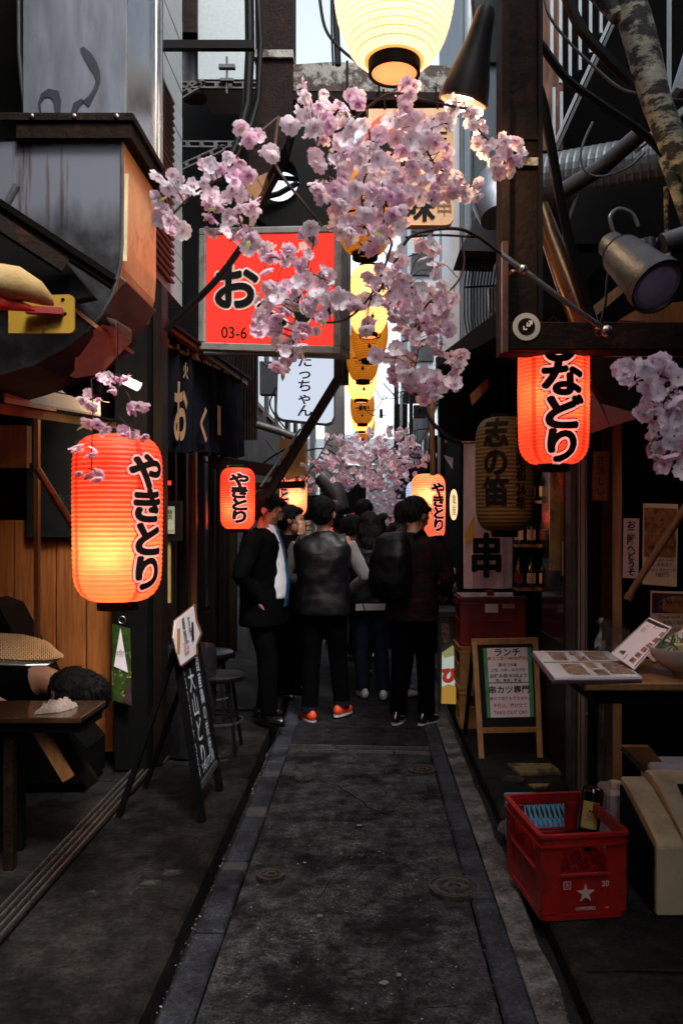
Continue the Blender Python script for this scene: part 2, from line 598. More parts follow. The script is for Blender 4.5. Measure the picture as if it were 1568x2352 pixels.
M['panel'] = mat('speckled_panel', (.5, .5, .4), .7, var=.1, scale=60, bump=.05, dirt=((.2, .18, .12), 120, .58, .62))
M['panelwarm'] = mat('stained_trim', (.35, .25, .08), .6, var=.3, bump=.05)
M['towel'] = mat('towel', (.36, .29, .24), .95, var=.15, scale=10, bump=1, bscale=150, sheen=.4)
M['woven'] = mat('woven_rattan', (.3, .17, .075), .5, var=.2, bump=.2)
M['tabletop'] = mat('varnished_table', (.05, .025, .012), .2, var=.4, scale=5, bump=.15, bscale=60, dirt=((.3, .18, .07), 70, .64, .68), coat=.5)
M['greenmix'] = mat('salad_leaf', (.12, .2, .025), .4, var=.5, scale=40, bump=.2)
M['bottle'] = mat('brown_glass', (.012, .006, .003), .08, var=.1, bump=0, coat=1)
M['labelpaper'] = mat('bottle_label', (.55, .42, .12), .5, var=.1, bump=0)
M['menucover'] = mat('burgundy_cover', (.06, .02, .03), .5, bump=.1)
M['cutpaper'] = mat('dark_header', (.02, .014, .014), .4, bump=0)
M['pinkcloth'] = paper('pink_banner_cloth', (.6, .42, .42), 0)
M['stone'] = mat('yellow_stone', (.25, .19, .07), .8, var=.4, scale=9, bump=.5, dirt=((.05, .04, .02), 8, .5, .6))
M['lens'] = mat('purple_lens', (.55, .38, .6), .2, .1, var=.3, scale=9, bump=0, coat=1)
M['plastic_sheet'] = glass('plastic_sheet', (.75, .72, .68), .25, .3)
M['clay'] = mat('brown_pipe', (.3, .17, .09), .3, .7, var=.3, scale=4, bump=.08, dirt=((.06, .04, .03), 5, .5, .7))
M['e_tube'] = emit('fluorescent_tube', (1, .93, .8), 5)
M['e_bulb'] = emit('warm_bulb', (1, .7, .35), 14)
M['e_white'] = emit('white_bulb', (.9, 1, .95), 6)
M['e_red'] = emit('lit_red_sign', (1, .045, .03), .42)
M['e_signwhite'] = emit('lit_white_sign', (.72, .8, .95), .3)
M['signtext'] = mat('white_lettering', (.7, .6, .55), .6, bump=0)
# lantern papers
M['lp_red'] = paper('red_lantern_paper', (.85, .105, .05), .22, (1, .035, .015))
M['lp_redrib'] = paper('red_lantern_rib', (.5, .04, .02), .05, (1, .03, .015))
M['lp_pink'] = paper('pink_lantern_paper', (.92, .33, .19), .14, (1, .2, .1))
M['lp_pinkrib'] = paper('pink_lantern_rib', (.6, .1, .05), .08, (1, .08, .04))
M['lp_cream'] = paper('cream_lantern_paper', (.93, .77, .56), .3, (1, .62, .3))
M['lp_creamrib'] = paper('cream_lantern_rib', (.78, .42, .17), .04, (1, .33, .1))
M['lp_chain'] = paper('chain_lantern_paper', (.92, .62, .32), .3, (1, .5, .15))
M['lp_amber'] = paper('amber_paper_glow', (.7, .33, .03), .07, (1, .38, .03))  # for unlit lanterns; a faint glow is added to their paper
M['lp_amberrib'] = paper('amber_rib_glow', (.4, .18, .02), .01, (1, .4, .05))
M['lp_cap'] = paper('lantern_base_disc', (.9, .32, .16), .3, (1, .2, .08))


def lamp(name, loc, power, color, radius=.03, parent=None):
    l = bpy.data.lights.new(name, 'POINT')
    l.energy = power
    l.color = color
    l.shadow_soft_size = radius
    o = bpy.data.objects.new(name, l)
    col.objects.link(o)
    o.location = loc
    o.parent = parent
    return o

# ================================================================== GROUND
YB, YE = -2.5, 30
ter = MB().box(-12, 12, -6, 60, -.5, -.09)
tag(ter.build('ground', M['void']), kind='structure')
g = MB()
ny = 60
vs, fs = [], []
xs = [-.52, -.3, -.1, .1, .3, .402]
ysl = [YB + (YE - YB) * (i / ny) ** 1.6 for i in range(ny + 1)]
for y in ysl:
    for x in xs:
        vs.append((x, y, -.004 + .006 * noise.noise(Vector((x * 2, y * 1.3, 0))) - .01 * abs(x)))
for i in range(ny):
    for j in range(5):
        a = i * 6 + j
        fs.append((a, a + 1, a + 7, a + 6))
g.add(vs, fs)
near = [f for f in g.f]
road = g.build('road', M['asphalt'], smooth=True)
tag(road, kind='structure')
g = MB().quad((-.52, 5.42, .004), (.402, 5.36, .004), (.402, 9.0, .004), (-.52, 9.0, .004))
tag(g.build('road_patch', M['asphalt_dark']), kind='structure')


def kerb(name, x0, x1, joints, mats, ztop):
    root = thing(name, None, None, kind='structure')
    for i in range(len(joints) - 1):
        a, b = joints[i], joints[i + 1]
        b_ = MB().box(x0 + rnd.uniform(0, .006), x1, a + .004, b - .004, -.08, ztop + rnd.uniform(-.004, .004))
        b_.build('kerb_stone', mats[i % len(mats)], root, bevel=.009, jit=.006)
    return root


jl = [-.6, .1, .7, 1.3, 1.85, 2.4, 2.93, 3.46, 3.55, 4.08, 4.22, 4.74, 4.84, 5.3, 5.9, 6.5, 7.1, 7.7, 8.3, 8.9, 10, 11, 12, 13.5, 15, 17, 19, 22]
kerb('kerb_left', -.635, -.524, jl, [M['granite'], M['granite'], M['granite'], M['granite'], M['granite'], M['granite'], M['granite'], M['granite2'], M['granite'], M['granite2'], M['granite'], M['granite2']], .012)
jr = [-.5, .2, .9, 1.6, 2.25, 2.85, 3.20, 3.40, 3.92, 4.32, 4.84, 5.3, 5.9, 6.5, 7.1, 7.7, 8.3, 8.9, 10, 11, 12, 13.5, 15, 17, 19, 22]
kerb('kerb_right', .405, .505, jr, [M['granite']], .01)


def strip(name, x0, x1, z, m, rag0=0, rag1=0, y0=YB, y1=22, n=160, lift=0):
    vs, fs = [], []
    for i in range(n + 1):
        y = y0 + (y1 - y0) * (i / n) ** 1.5
        a = x0 + rag0 * noise.noise(Vector((y * 5, 3, 0))) + rag0 * .5 * noise.noise(Vector((y * 17, 3, 0)))
        b = x1 + rag1 * noise.noise(Vector((y * 4, 9, 0))) + rag1 * .6 * noise.noise(Vector((y * 15, 9, 0)))
        for k in range(4):
            x = a + (b - a) * k / 3
            vs.append((x, y, z + lift * noise.noise(Vector((x * 20, y * 9, 1)))))
    for i in range(n):
        for k in range(3):
            q = i * 4 + k
            fs.append((q, q + 1, q + 5, q + 4))
    b_ = MB().add(vs, fs)
    return tag(b_.build(name, m, smooth=True), kind='structure')


strip('gutter_left', -.665, -.63, -.035, M['gutter'], .004, .003, lift=.012)
strip('gutter_right', .60, .66, -.04, M['gutter'], .004, .003, lift=.014)
strip('concrete_strip', .508, .608, .004, M['concrete_pale'], 0, .016, lift=.008)

# pavements made of slabs
pav = thing('pavement_left', None, None, kind='structure')
slabs = [(-2.4, 1.0, -.655), (1.006, 2.75, -.655), (2.756, 4.20, -.66), (4.206, 4.50, -.66), (4.506, 4.96, -.675), (4.966, 6.15, -.69), (6.156, 7.6, -.69), (7.61, 9.2, -.69), (9.21, 12, -.69), (12.01, 22, -.69)]
for i, (a, b, x) in enumerate(slabs):
    zt = .08 if i < 3 else .072 - (i % 3) * .006
    m = M['concrete'] if i not in (9,) else M['concrete_dark']
    MB().box(-1.24 if b < 4.6 else -1.6, x, a, b, -.08, zt).build('paving_slab', m, pav, bevel=.012)
pav = thing('pavement_right', None, None, kind='structure')
for i, (a, b) in enumerate([(-2.4, 1.7), (1.708, 3.42), (3.428, 3.92), (3.928, 4.6), (4.608, 6.2), (6.21, 8), (8.01, 11), (11.01, 22)]):
    MB().box(.655 + .006 * (i % 2), 3.6, a, b, -.08, .045 - .004 * (i % 2)).build('paving_slab', M['concrete_dark'], pav, bevel=.01)
# broken corner kerb stub by the right gutter
b_ = MB()
b_.ball((.655, 3.86, .03), .04, .05, .045, 8, 6)
tag(b_.build('gutter_stub', M['concrete_pale'], jit=.01), kind='structure')


def manhole(x, y, r, z, label, big=False):
    t = thing('manhole_cover', label, 'manhole cover', (x, y, z))
    b = MB()
    prof = [(r, -.02), (r, .008), (r * .93, .008), (r * .92, .003), (r * .86, .003)]
    b.lathe(prof, 40)
    b.build('rim', M['iron'], t, local=True, smooth=True)
    b = MB()
    rr = r * .855
    b.lathe([(rr, -.005), (rr, .006), (rr * .78, .006), (rr * .77, .002), (rr * .5, .002), (rr * .49, .006), (rr * .3, .006), (rr * .28, -.004), (rr * .01, -.004)], 40)
    n = 22 if big else 14
    for k in range(n):
        a = 2 * math.pi * k / n
        for q in (.6, .7):
            b.at((rr * q * math.cos(a), rr * q * math.sin(a), .003), (0, 0, a)).box(-rr * .035, rr * .035, -rr * .05, rr * .05, 0, .005)
    b.X = Matrix.Identity(4)
    b.build('lid', M['iron'], t, local=True)
    return t


manhole(.352, 3.30, .103, .006, 'large round iron manhole cover overlapping the right kerb stones', True)
manhole(PX(622, 3.42), 3.42, .062, .003, 'small round iron cover set in the asphalt near the left kerb, lower one', False)
manhole(PX(697, 4.7), 4.7, .05, .003, 'small round iron cover in the asphalt at upper left, just before the drain grate', False)
manhole(PX(970, 4.9), 4.9, .09, -.003, 'dark worn manhole cover sunk in the asphalt at the right, before the drain grate', False)
manhole(PX(1178, 4.55) , 4.55, .06, .045, 'small dark round cover in the right pavement below the A-frame sign', False)
# drain grate
t = thing('drain_grate', 'long narrow steel drain grate across the asphalt', 'drain grate', (-.06, 5.32, 0), R(-4))
b = MB()
b.box(-.47, .47, -.055, -.045, -.02, .012).box(-.47, .47, .045, .055, -.02, .012)
b.build('frame', M['steel'], t, local=True)
b = MB()
for i in range(58):
    x = -.46 + i * .016
    b.box(x, x + .006, -.045, .045, -.01, .009)
b.box(-.46, .46, -.004, .004, -.01, .006)
b.build('bars', M['galvgrey'], t, local=True, kind='stuff')
# flecks of litter
b = MB()
for i in range(650):
    x = rnd.uniform(-.52, .6) if i % 3 else rnd.uniform(.4, .62)
    y = 2.0 + 5 * rnd.random() ** 1.6
    s = rnd.uniform(.0012, .0036)
    z = .009
    if x > .5: z = .014
    a = rnd.uniform(0, 6)
    b.at((x, y, z), (rnd.uniform(-.3, .3), rnd.uniform(-.3, .3), a)).add([(-s, -s, 0), (s * 1.4, -s * .7, 0), (s, s, 0), (-s * .6, s * .8, 0)], [(0, 1, 2, 3)])
for i in range(160):
    x = rnd.uniform(-.665, -.635); y = 2 + 3.5 * rnd.random()
    s = rnd.uniform(.002, .004)
    b.at((x, y, -.02), (rnd.uniform(-.6, .6), rnd.uniform(-.6, .6), rnd.uniform(0, 6))).add([(-s, -s, 0), (s, -s, 0), (s, s, 0), (-s, s, 0)], [(0, 1, 2, 3)])
b.X = Matrix.Identity(4)
tag(b.build('litter', mat('pale_litter', (.2, .2, .19), .8, bump=0)), kind='stuff')
b = MB()
for u, v, s in [(825, 1899, .02), (735, 2108, .018), (880, 2262, .02), (700, 1985, .012), (915, 2245, .015), (1040, 1866, .022), (800, 2040, .008), (870, 1960, .009)]:
    d = 2775 / (v - 1200)
    b.at((PX(u, d), d, .0085), (0, 0, rnd.random() * 6)).add([(s * math.cos(k * .9) * rnd.uniform(.5, 1), s * math.sin(k * .9) * rnd.uniform(.4, .8), 0) for k in range(7)], [tuple(range(7))])
b.X = Matrix.Identity(4)
tag(b.build('gum_spots', mat('gum', (.16, .16, .15), .8, bump=.1)), kind='stuff')

b = MB()
for (x, y, dx, dy, n_, wd, z) in [(-1.15, 4.72, .055, .012, 9, .006, .0745), (-.95, 4.3, .03, .05, 6, .004, .0745), (-1.1, 5.3, .05, -.03, 8, .005, .072), (.7, 2.6, .12, .015, 10, .006, .046), (.68, 3.75, .07, .03, 8, .006, .0455), (-.3, 3.0, .04, .07, 12, .0022, .006), (.1, 4.1, -.035, .06, 10, .0022, .006), (-.1, 2.4, .06, .02, 11, .002, .006)]:
    pts = []
    for k in range(n_):
        pts.append((x, y))
        x += dx * rnd.uniform(.5, 1.4) + rnd.uniform(-.015, .015); y += dy * rnd.uniform(.5, 1.4) + rnd.uniform(-.02, .02)
    vs = []
    for k, (px_, py_) in enumerate(pts):
        w2_ = wd * (.3 + .7 * math.sin(math.pi * (k + .5) / n_)) * rnd.uniform(.6, 1.2)
        vs += [(px_ - w2_, py_ - w2_, z + .0015), (px_ + w2_, py_ + w2_, z + .0015)]
    b.add(vs, [(2 * k, 2 * k + 1, 2 * k + 3, 2 * k + 2) for k in range(n_ - 1)])
tag(b.build('cracks', M['void']), kind='stuff')

# ================================================================== SKY-SIDE SHELL OF THE ALLEY: buildings


def boxthing(name, m, label, cat, x0, x1, y0, y1, z0, z1, **k):
    return solo(MB().box(x0, x1, y0, y1, z0, z1), name, m, label, cat, **k)


# ---- left row
def building(name, label, x0, x1, y0, y1, z0, z1, m, mroof=None):
    t = thing(name, label, 'building', ((x0 + x1) / 2, (y0 + y1) / 2, z0))
    MB().box(x0, x1, y0, y1, z0, z1).build('wall', m, t)
    return t


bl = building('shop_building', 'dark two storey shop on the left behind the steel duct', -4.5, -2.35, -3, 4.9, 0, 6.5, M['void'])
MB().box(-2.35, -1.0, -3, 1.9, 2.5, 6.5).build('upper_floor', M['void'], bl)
MB().box(-2.35, -1.25, 1.0, 1.06, 0, 2.5).build('unseen_side_wall', M['void'], bl)
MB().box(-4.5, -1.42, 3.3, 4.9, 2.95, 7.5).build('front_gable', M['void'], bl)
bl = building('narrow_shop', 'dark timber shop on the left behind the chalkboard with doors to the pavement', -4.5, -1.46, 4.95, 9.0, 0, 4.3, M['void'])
# timber posts and door frames along its front
for y, wd, m in [(5.02, .05, 'darkwood'), (5.5, .04, 'darkwood'), (5.9, .035, 'darkwood'), (6.25, .05, 'darkwood'), (6.6, .03, 'woodtan'), (6.95, .04, 'darkwood'), (7.4, .04, 'darkwood'), (7.9, .04, 'darkwood'), (8.5, .05, 'darkwood')]:
    MB().box(-1.46, -1.41, y, y + wd * 1.6, .06, 2.5).build('post', M[m], bl)
for y0, y1 in [(5.15, 5.48), (5.58, 5.88), (6.35, 6.58), (6.66, 6.93), (7.0, 7.38)]:
    MB().box(-1.455, -1.44, y0, y1, .75, 2.1).build('pane', M['glassdark'], bl)
    MB().box(-1.455, -1.43, y0, y1, .1, .7).build('door_panel', M['darkwood'], bl)
MB().box(-1.46, -1.42, 5.0, 8.9, 2.1, 2.2).build('lintel', M['darkwood'], bl)
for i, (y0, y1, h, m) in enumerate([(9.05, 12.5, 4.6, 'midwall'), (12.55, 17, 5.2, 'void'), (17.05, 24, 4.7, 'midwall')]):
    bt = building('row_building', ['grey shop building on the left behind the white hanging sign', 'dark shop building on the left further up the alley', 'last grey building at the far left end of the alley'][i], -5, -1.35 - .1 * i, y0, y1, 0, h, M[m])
    for j in range(3):
        yy = y0 + .5 + j * (y1 - y0 - 1) / 2.2
        w_ = MB().box(-1.35 - .1 * i, -1.32 - .1 * i, yy, yy + .7, 2.9, 3.8).build('window', M['galvgrey'], bt)
        MB().box(-1.32 - .1 * i, -1.315 - .1 * i, yy + .05, yy + .65, 2.95, 3.75).build('pane', M['glassdark'], w_)
for nm, lab, x0, x1 in (('rear_shop', 'dark shops on the left behind the viewpoint', -4.5, -1.3), ('rear_shop', 'dark shops on the right behind the viewpoint', 1.1, 4.5)):
    building(nm, lab, x0, x1, -16, -3.02, 0, 5.5, M['void'])
rc = boxthing('unseen_canopy', M['void'], 'unseen dark canopy added behind the viewpoint to keep sky light out', 'canopy', -1.3, 1.1, -16, -3.5, 3.3, 3.4)  # added out of view to cut the sky light from behind
# ---- right row
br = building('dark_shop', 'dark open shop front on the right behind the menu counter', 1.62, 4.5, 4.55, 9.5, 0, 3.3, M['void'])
MB().box(3.3, 4.5, -3, 4.5, 0, 11).build('unseen_side_wall', M['void'], br)  # unseen; raised until it shades the ground but not the blossoms
MB().box(1.0, 3.3, -3, 2.2, 2.6, 5.3).build('upper_floor', M['void'], br)  # out of view; sized to let sun onto the blossoms, not the road
MB().box(2.0, 3.3, 1.9, 4.5, 2.3, 2.4).build('shade_roof', M['void'], br)  # unseen roof added to keep the sun off the ground
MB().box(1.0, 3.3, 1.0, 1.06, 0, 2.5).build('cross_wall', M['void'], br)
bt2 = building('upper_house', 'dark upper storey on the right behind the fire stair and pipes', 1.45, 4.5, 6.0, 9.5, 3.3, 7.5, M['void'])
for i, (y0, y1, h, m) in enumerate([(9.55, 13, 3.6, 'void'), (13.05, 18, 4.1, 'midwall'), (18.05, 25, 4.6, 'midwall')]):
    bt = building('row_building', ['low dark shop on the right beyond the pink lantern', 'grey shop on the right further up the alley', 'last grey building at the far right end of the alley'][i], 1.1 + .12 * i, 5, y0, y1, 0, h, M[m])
    for j in range(3):
        yy = y0 + .5 + j * (y1 - y0 - 1) / 2.2
        w_ = MB().box(1.07 + .12 * i, 1.1 + .12 * i, yy, yy + .7, 2.6, 3.3).build('window', M['galvgrey'], bt)
        MB().box(1.065 + .12 * i, 1.07 + .12 * i, yy + .05, yy + .65, 2.65, 3.25).build('pane', M['glassdark'], w_)
# far end of the alley
be = building('end_building', 'pale building closing the far end of the alley', -6, 6, 26, 32, 0, 4.2, M['bluewall'])
for i in range(7):
    w_ = MB().box(-2.4 + i * .8, -1.9 + i * .8, 25.96, 26, 2.2, 3.4).build('window', M['white'], be)
    MB().box(-2.36 + i * .8, -1.94 + i * .8, 25.95, 25.96, 2.25, 3.35).build('pane', M['glassdark'], w_)
# pale blue-grey tower wall behind the blossoms on the right
d = 8.2
tw = thing('tower_block', 'tall pale blue grey wall on the right behind the cherry blossoms', 'building', (PX(1095, d), d, 3.3))
MB().box(PX(1058, d), PX(1260, d), d, d + 2.5, 3.3, 9).build('wall', M['bluewall'], tw)
MB().box(PX(1035, d), PX(1058, d) - .004, d + .1, d + 1.0, 3.0, 6.2).build('drain_pipe', M['white'], tw)
MB().box(PX(1085, d), PX(1150, d), d - .06, d, PZ(150, d), PZ(-80, d)).build('window', M['midwall'], tw)
MB().tube([(PX(1075, d), d - .05, 3.3), (PX(1075, d), d - .05, 9)], .045, 10).build('pipe', M['zinc'], tw, smooth=True)
# a further white tower wall seen between lanterns
d = 15.
tw = thing('distant_tower', 'pale far building seen between the lantern chain and the blue grey wall', 'building', (PX(985, d), d, 4.1))
MB().box(PX(935, d), PX(1060, d), d, d + 3, 4.15, 8.5).build('wall', M['bluewall'], tw)
for k in range(5):
    MB().box(PX(945, d), PX(995, d), d - .05, d, 4.5 + k * .8, 4.9 + k * .8).build('window', M['midwall'], tw)

# ================================================================== LANTERNS


def lantern(name, label, group, c, Rr, hh, kind, bodym, ribm, capm, n_ribs, txt=None, bulb=None, cap_r=.42, rz=0, hang=None, seams=False, seg=44, rim=True, shadecap=False):
    """c = centre of the body; hh = half height"""
    root = thing(name, label, 'lantern', (c[0], c[1], c[2] - hh), rz, group)
    cr = Rr * cap_r

    def rad(z):  # z from -hh..hh
        t_ = z / hh
        if kind == 'long':
            a = abs(t_)
            e = 0 if a < .62 else (a - .62) / .38
            q = (1 - e ** 2.6) ** .5 if e < 1 else 0
            r_ = cr + (Rr - cr) * q
            return r_ * (1 - .035 * t_ * t_) * (1 + .012 * (1 if t_ > 0 else -1) * a)
        q = max(0, 1 - abs(t_) ** 2.15) ** .5
        k_ = 1 - .10 * max(0, -t_)
        return cr + (Rr - cr) * q * k_

    prof, rows = [], []
    step = 2 * hh / n_ribs
    for i in range(n_ribs):
        z0 = -hh + i * step
        for fr, bul in ((0, 0), (.14, .0), (.5, 1), (.90, .0)):
            z = z0 + fr * step
            prof.append((rad(max(-hh, min(hh, z))) + bul * step * .16, z + hh))
            rows.append(1 if fr in (0,) else 0)
    prof.append((rad(hh), 2 * hh))

    def mids(i, k):
        if rows[i]: return 1
        if seams and k % 11 == 5: return 1
        return 0
    b = MB().lathe(prof, seg, mids=mids)
    o = b.build('paper_body', [bodym, ribm], root, local=True, smooth=True)
    # rims
    b = MB()
    b.lathe([(cr * .92, 2 * hh - .002), (cr * 1.04, 2 * hh - .002), (cr * 1.04, 2 * hh + Rr * .12), (cr * .92, 2 * hh + Rr * .12), (cr * .92, 2 * hh - .002)], 28)
    b.build('top_ring', capm, root, local=True)
    b = MB()
    b.lathe([(cr * .9, .002), (cr * 1.04, .002), (cr * 1.02, -Rr * .2), (cr * .9, -Rr * .2), (cr * .9, .002)], 28)
    b.build('bottom_ring', capm, root, local=True)
    if bulb:
        b = MB().lathe([(cr * .9, -Rr * .17), (cr * .5, -Rr * .17), (.001, -Rr * .17)], 28)
        b.build('base_disc', M['lp_cap'] if kind == 'egg' else capm, root, local=True)
        zf, pw, colr = bulb
        q = Vector((0, -Rr * (.5 if kind == 'long' else .1), 2 * hh * zf))
        MB().ball(q, .018, .018, .025).build('bulb', M['e_bulb'], root, local=True, smooth=True)
        lamp('lantern_light', q, pw, colr, .03, root)
    b = MB()
    th = hang if hang else .15
    b.tube([(-cr * .8, 0, 2 * hh + Rr * .1), (0, 0, 2 * hh + Rr * .1 + cr * .8), (cr * .8, 0, 2 * hh + Rr * .1)], .002, 5)
    b.tube([(0, 0, 2 * hh + Rr * .1 + cr * .8), (0, 0, 2 * hh + th)], .0022, 5)
    b.build('hanger', M['cable'], root, local=True)
    for item in (txt or []):
        body, ang, zc, w_, h_, dl, m_, lift = item[:8]
        ls = item[8] if len(item) > 8 else .92
        sh = 0
        letter(body, lambda x, y, l, a0=R(ang), zc=zc: (
            (rad(zc + y) + step * .17 + l) * math.sin(a0 + x / Rr), -(rad(zc + y) + step * .17 + l) * math.cos(a0 + x / Rr), hh + zc + y),
            m_, root, w=w_, h=h_, ls=ls, grid=.18, lift=lift, shear=sh, dil=dl)
    return root


def brush(s, ang, zc, w_, h_, ls=.92):
    k = w_ * .052
    return [(s, ang, zc, w_, h_, k * 2.7, M['ink'], .001, ls), (s, ang, zc, w_, h_, k * 2.2, M['pinkedge'], .002, ls), (s, ang, zc, w_, h_, k, M['ink'], .0032, ls)]


YAKI = 'や\nき\nと\nり'
WARM = (1, .72, .36)
G_RED = 'red paper izakaya lanterns'
# big left red
d = 2.5
lantern('red_lantern', 'big glowing red paper lantern at the left with a bright yellow hot spot', G_RED,
        P(271, 1190, d), 99 * d / F, 190 * d / F, 'long', M['lp_red'], M['lp_redrib'], M['black'], 36,
        brush(YAKI, 57, -.012, .115, .40), (.30, 3.0, WARM), .45, seams=True, hang=.35)
# middle left
d = 5.6
lantern('red_lantern', 'small red lantern hanging left of the suited man below the dark curtain', G_RED,
        P(546, 1145, d), 39 * d / F, 70 * d / F, 'long', M['lp_red'], M['lp_redrib'], M['black'], 26,
        brush(YAKI, 14, .0, .125, .33), (.32, .7, WARM), .5, hang=.5)
d = 7.6
lantern('red_lantern', 'orange red lantern half hidden behind blossoms, above the suited man', G_RED,
        P(674, 1128, d), 31 * d / F, 56 * d / F, 'long', M['lp_pink'], M['lp_pinkrib'], M['black'], 24,
        brush(YAKI, -38, 0, .11, .36), (.35, 1.1, WARM), .5, hang=.5)
d = 11.5
lantern('red_lantern', 'tiny red lantern between the heads of the crowd', G_RED,
        P(768, 1185, d), 14 * d / F, 30 * d / F, 'long', M['lp_red'], M['lp_redrib'], M['black'], 16, None, (.4, .4, WARM), .5, hang=.6, seg=24)
# right big
d = 3.1
lantern('red_lantern', 'large red lantern at the right hanging below the rusty beam', G_RED,
        P(1270, 915, d), 80 * d / F, 152 * d / F, 'long', M['lp_red'], M['lp_redrib'], M['black'], 36,
        brush('ひ\nな\nど\nり', 4, -.012, .15, .475), (.5, 1.6, WARM), .45, seams=True, hang=.2)
d = 6.6
lantern('pink_lantern', 'pale pink and orange lantern on the right above the crowd with dark brush lettering', G_RED,
        P(983, 1165, d), 39 * d / F, 76 * d / F, 'long', M['lp_pink'], M['lp_pinkrib'], M['black'], 28,
        brush(YAKI, 32, 0, .12, .38), (.66, 1.1, WARM), .45, hang=.5)
lantern('blue_lantern', 'pale blue lantern mostly hidden behind the pink one', None,
        P(958, 1168, 7.0), 26 * 7 / F, 62 * 7 / F, 'long', paper('pale_blue_paper', (.5, .65, .8), .2, (.4, .65, 1)), M['lp_pinkrib'], M['black'], 22, None, None, .45, hang=.5, seg=28)
# chain of beer-hall lanterns
G_CH = 'chain of round lanterns down the middle of the alley'
BEER = '一番搾り'


def beertxt(Rr, hh, a=0):
    return [(BEER, a, -hh * .2, Rr * 1.2, Rr * .36, Rr * .02, M['ink'], .002), ('Brewed with the best\nfirst press of malt\nand hops only', a, -hh * .43, Rr * 1.1, None, 0, M['ink'], .002, 1),
            ('●', a, -hh * .62, Rr * .2, Rr * .2, 0, M['ink'], .002), ('▲', a, -hh * .55, Rr * .13, Rr * .2, 0, M['ink'], .002)]


d = 2.75
lantern('cream_lantern', 'large glowing cream lantern at the top, nearest of the chain, seen from below', G_CH,
        P(905, -28, d), 138 * d / F, 172 * d / F, 'egg', M['lp_cream'], M['lp_creamrib'], M['black'], 26, None, (.56, 1.6, (1, .8, .58)), .42, hang=.2, seg=56)
d = 4.6
lantern('amber_lantern', 'unlit amber lantern hidden behind the central blossoms', G_CH,
        P(838, 490, d), 68 * d / F, 92 * d / F, 'egg', M['lp_amber'], M['lp_amberrib'], M['black'], 28, beertxt(68 * d / F, 92 * d / F), None, .42, hang=.3)
chain = [(7.0, 846, 690, 48, 76, 1, 'lit cream lantern with black cap behind the blossoms, highest lit one of the receding chain'),
         (7.7, 848, 766, 43, 60, 0, 'unlit amber lantern with black lettering directly below the lit cream one'),
         (8.5, 833, 818, 38, 56, 0, 'unlit amber lantern with lettering, second amber one down the chain'),
         (9.2, 829, 868, 36, 50, 1, 'lit cream lantern with glowing lower half in the middle of the chain'),
         (11.8, 832, 933, 28, 40, 0, 'smaller unlit amber lantern with lettering, third amber one down the chain'),
         (12.6, 832, 955, 27, 36, 1, 'small lit lantern near the far end of the chain'),
         (14.0, 837, 975, 24, 34, 0, 'farthest amber lantern just above the distant blossoms')]
for i, (d, u, v, r_, h_, lit, lab) in enumerate(chain):
    Rr, hh = r_ * d / F, h_ * d / F
    lantern('cream_lantern' if lit else 'amber_lantern', lab, G_CH, P(u, v, d), Rr, hh, 'egg', M['lp_chain'] if lit else M['lp_amber'], M['lp_creamrib'] if lit else M['lp_amberrib'],
            M['black'], 26, beertxt(Rr, hh, 12 if lit else 0), (.4, 1.1, (1, .72, .42)) if lit else None, .42, hang=.3, seg=32)
# big unlit yellow lantern on the right
d = 4.35
lantern('yellow_lantern', 'large unlit yellow paper lantern on the right behind the red one', None,
        P(1158, 1090, d), 66 * d / F, 130 * d / F, 'long', mat('old_yellow_paper', (.12, .07, .014), .7, var=.2, bump=.1), mat('old_yellow_rib', (.07, .04, .01), .7, bump=0), M['black'], 30,
        [('志\nの\n笛', -28, .06, .13, .46, .006, M['ink'], .003, .95), ('創\n業\n昭\n和\n26\n年', 22, .03, .055, .44, .002, M['ink'], .003, .95)], None, .45, hang=.3)


def iprism(b, pts, d, th):
    """outline at its own distance d, with real thickness th"""
    return b.prism([(PX(u, d), PZ(v, d)) for u, v in pts], d, d + th)


# ================================================================== UPPER LEFT: kitchen exhaust duct
X0, X1, Y0, Y1 = PX(42, 2.7), PX(292, 2.7), 2.7, 3.12
zf = PZ(268, 2.7)
dt = thing('exhaust_duct', 'big square galvanised kitchen exhaust duct with rusty flange and sooty curved elbow at upper left', 'exhaust duct', ((X0 + X1) / 2, 2.9, 2.0))
MB().box(X0 + .012, X1 - .006, Y0 + .006, Y1, zf, 4.4).build('upper_section', M['galv'], dt, bevel=.004)
MB().box(X1 - .006, X1 + .0, Y0 + .012, Y1 - .03, zf, 4.4).build('side_panel', M['galvshine'], dt)
MB().tube([(X1 - .008, Y1 - .03, zf), (X1 - .008, Y1 - .03, 4.4)], .03, 12).build('corner_roll', M['galvshine'], dt, smooth=True)
b = MB().box(X0 - .05, X1 + .03, Y0 - .03, Y1 + .05, zf - .028, zf + .0).box(X0 - .0, X1 + .02, Y0 - .02, Y1 + .05, zf - .083, zf - .03)
b.build('flange', M['rust'], dt, bevel=.003)
b = MB()
for k in range(3): b.ball((X0 + .06 + k * .14, Y0 - .033, zf - .014), .008, .006, .008, 8, 6)
b.build('bolts', M['steel'], dt, smooth=True)
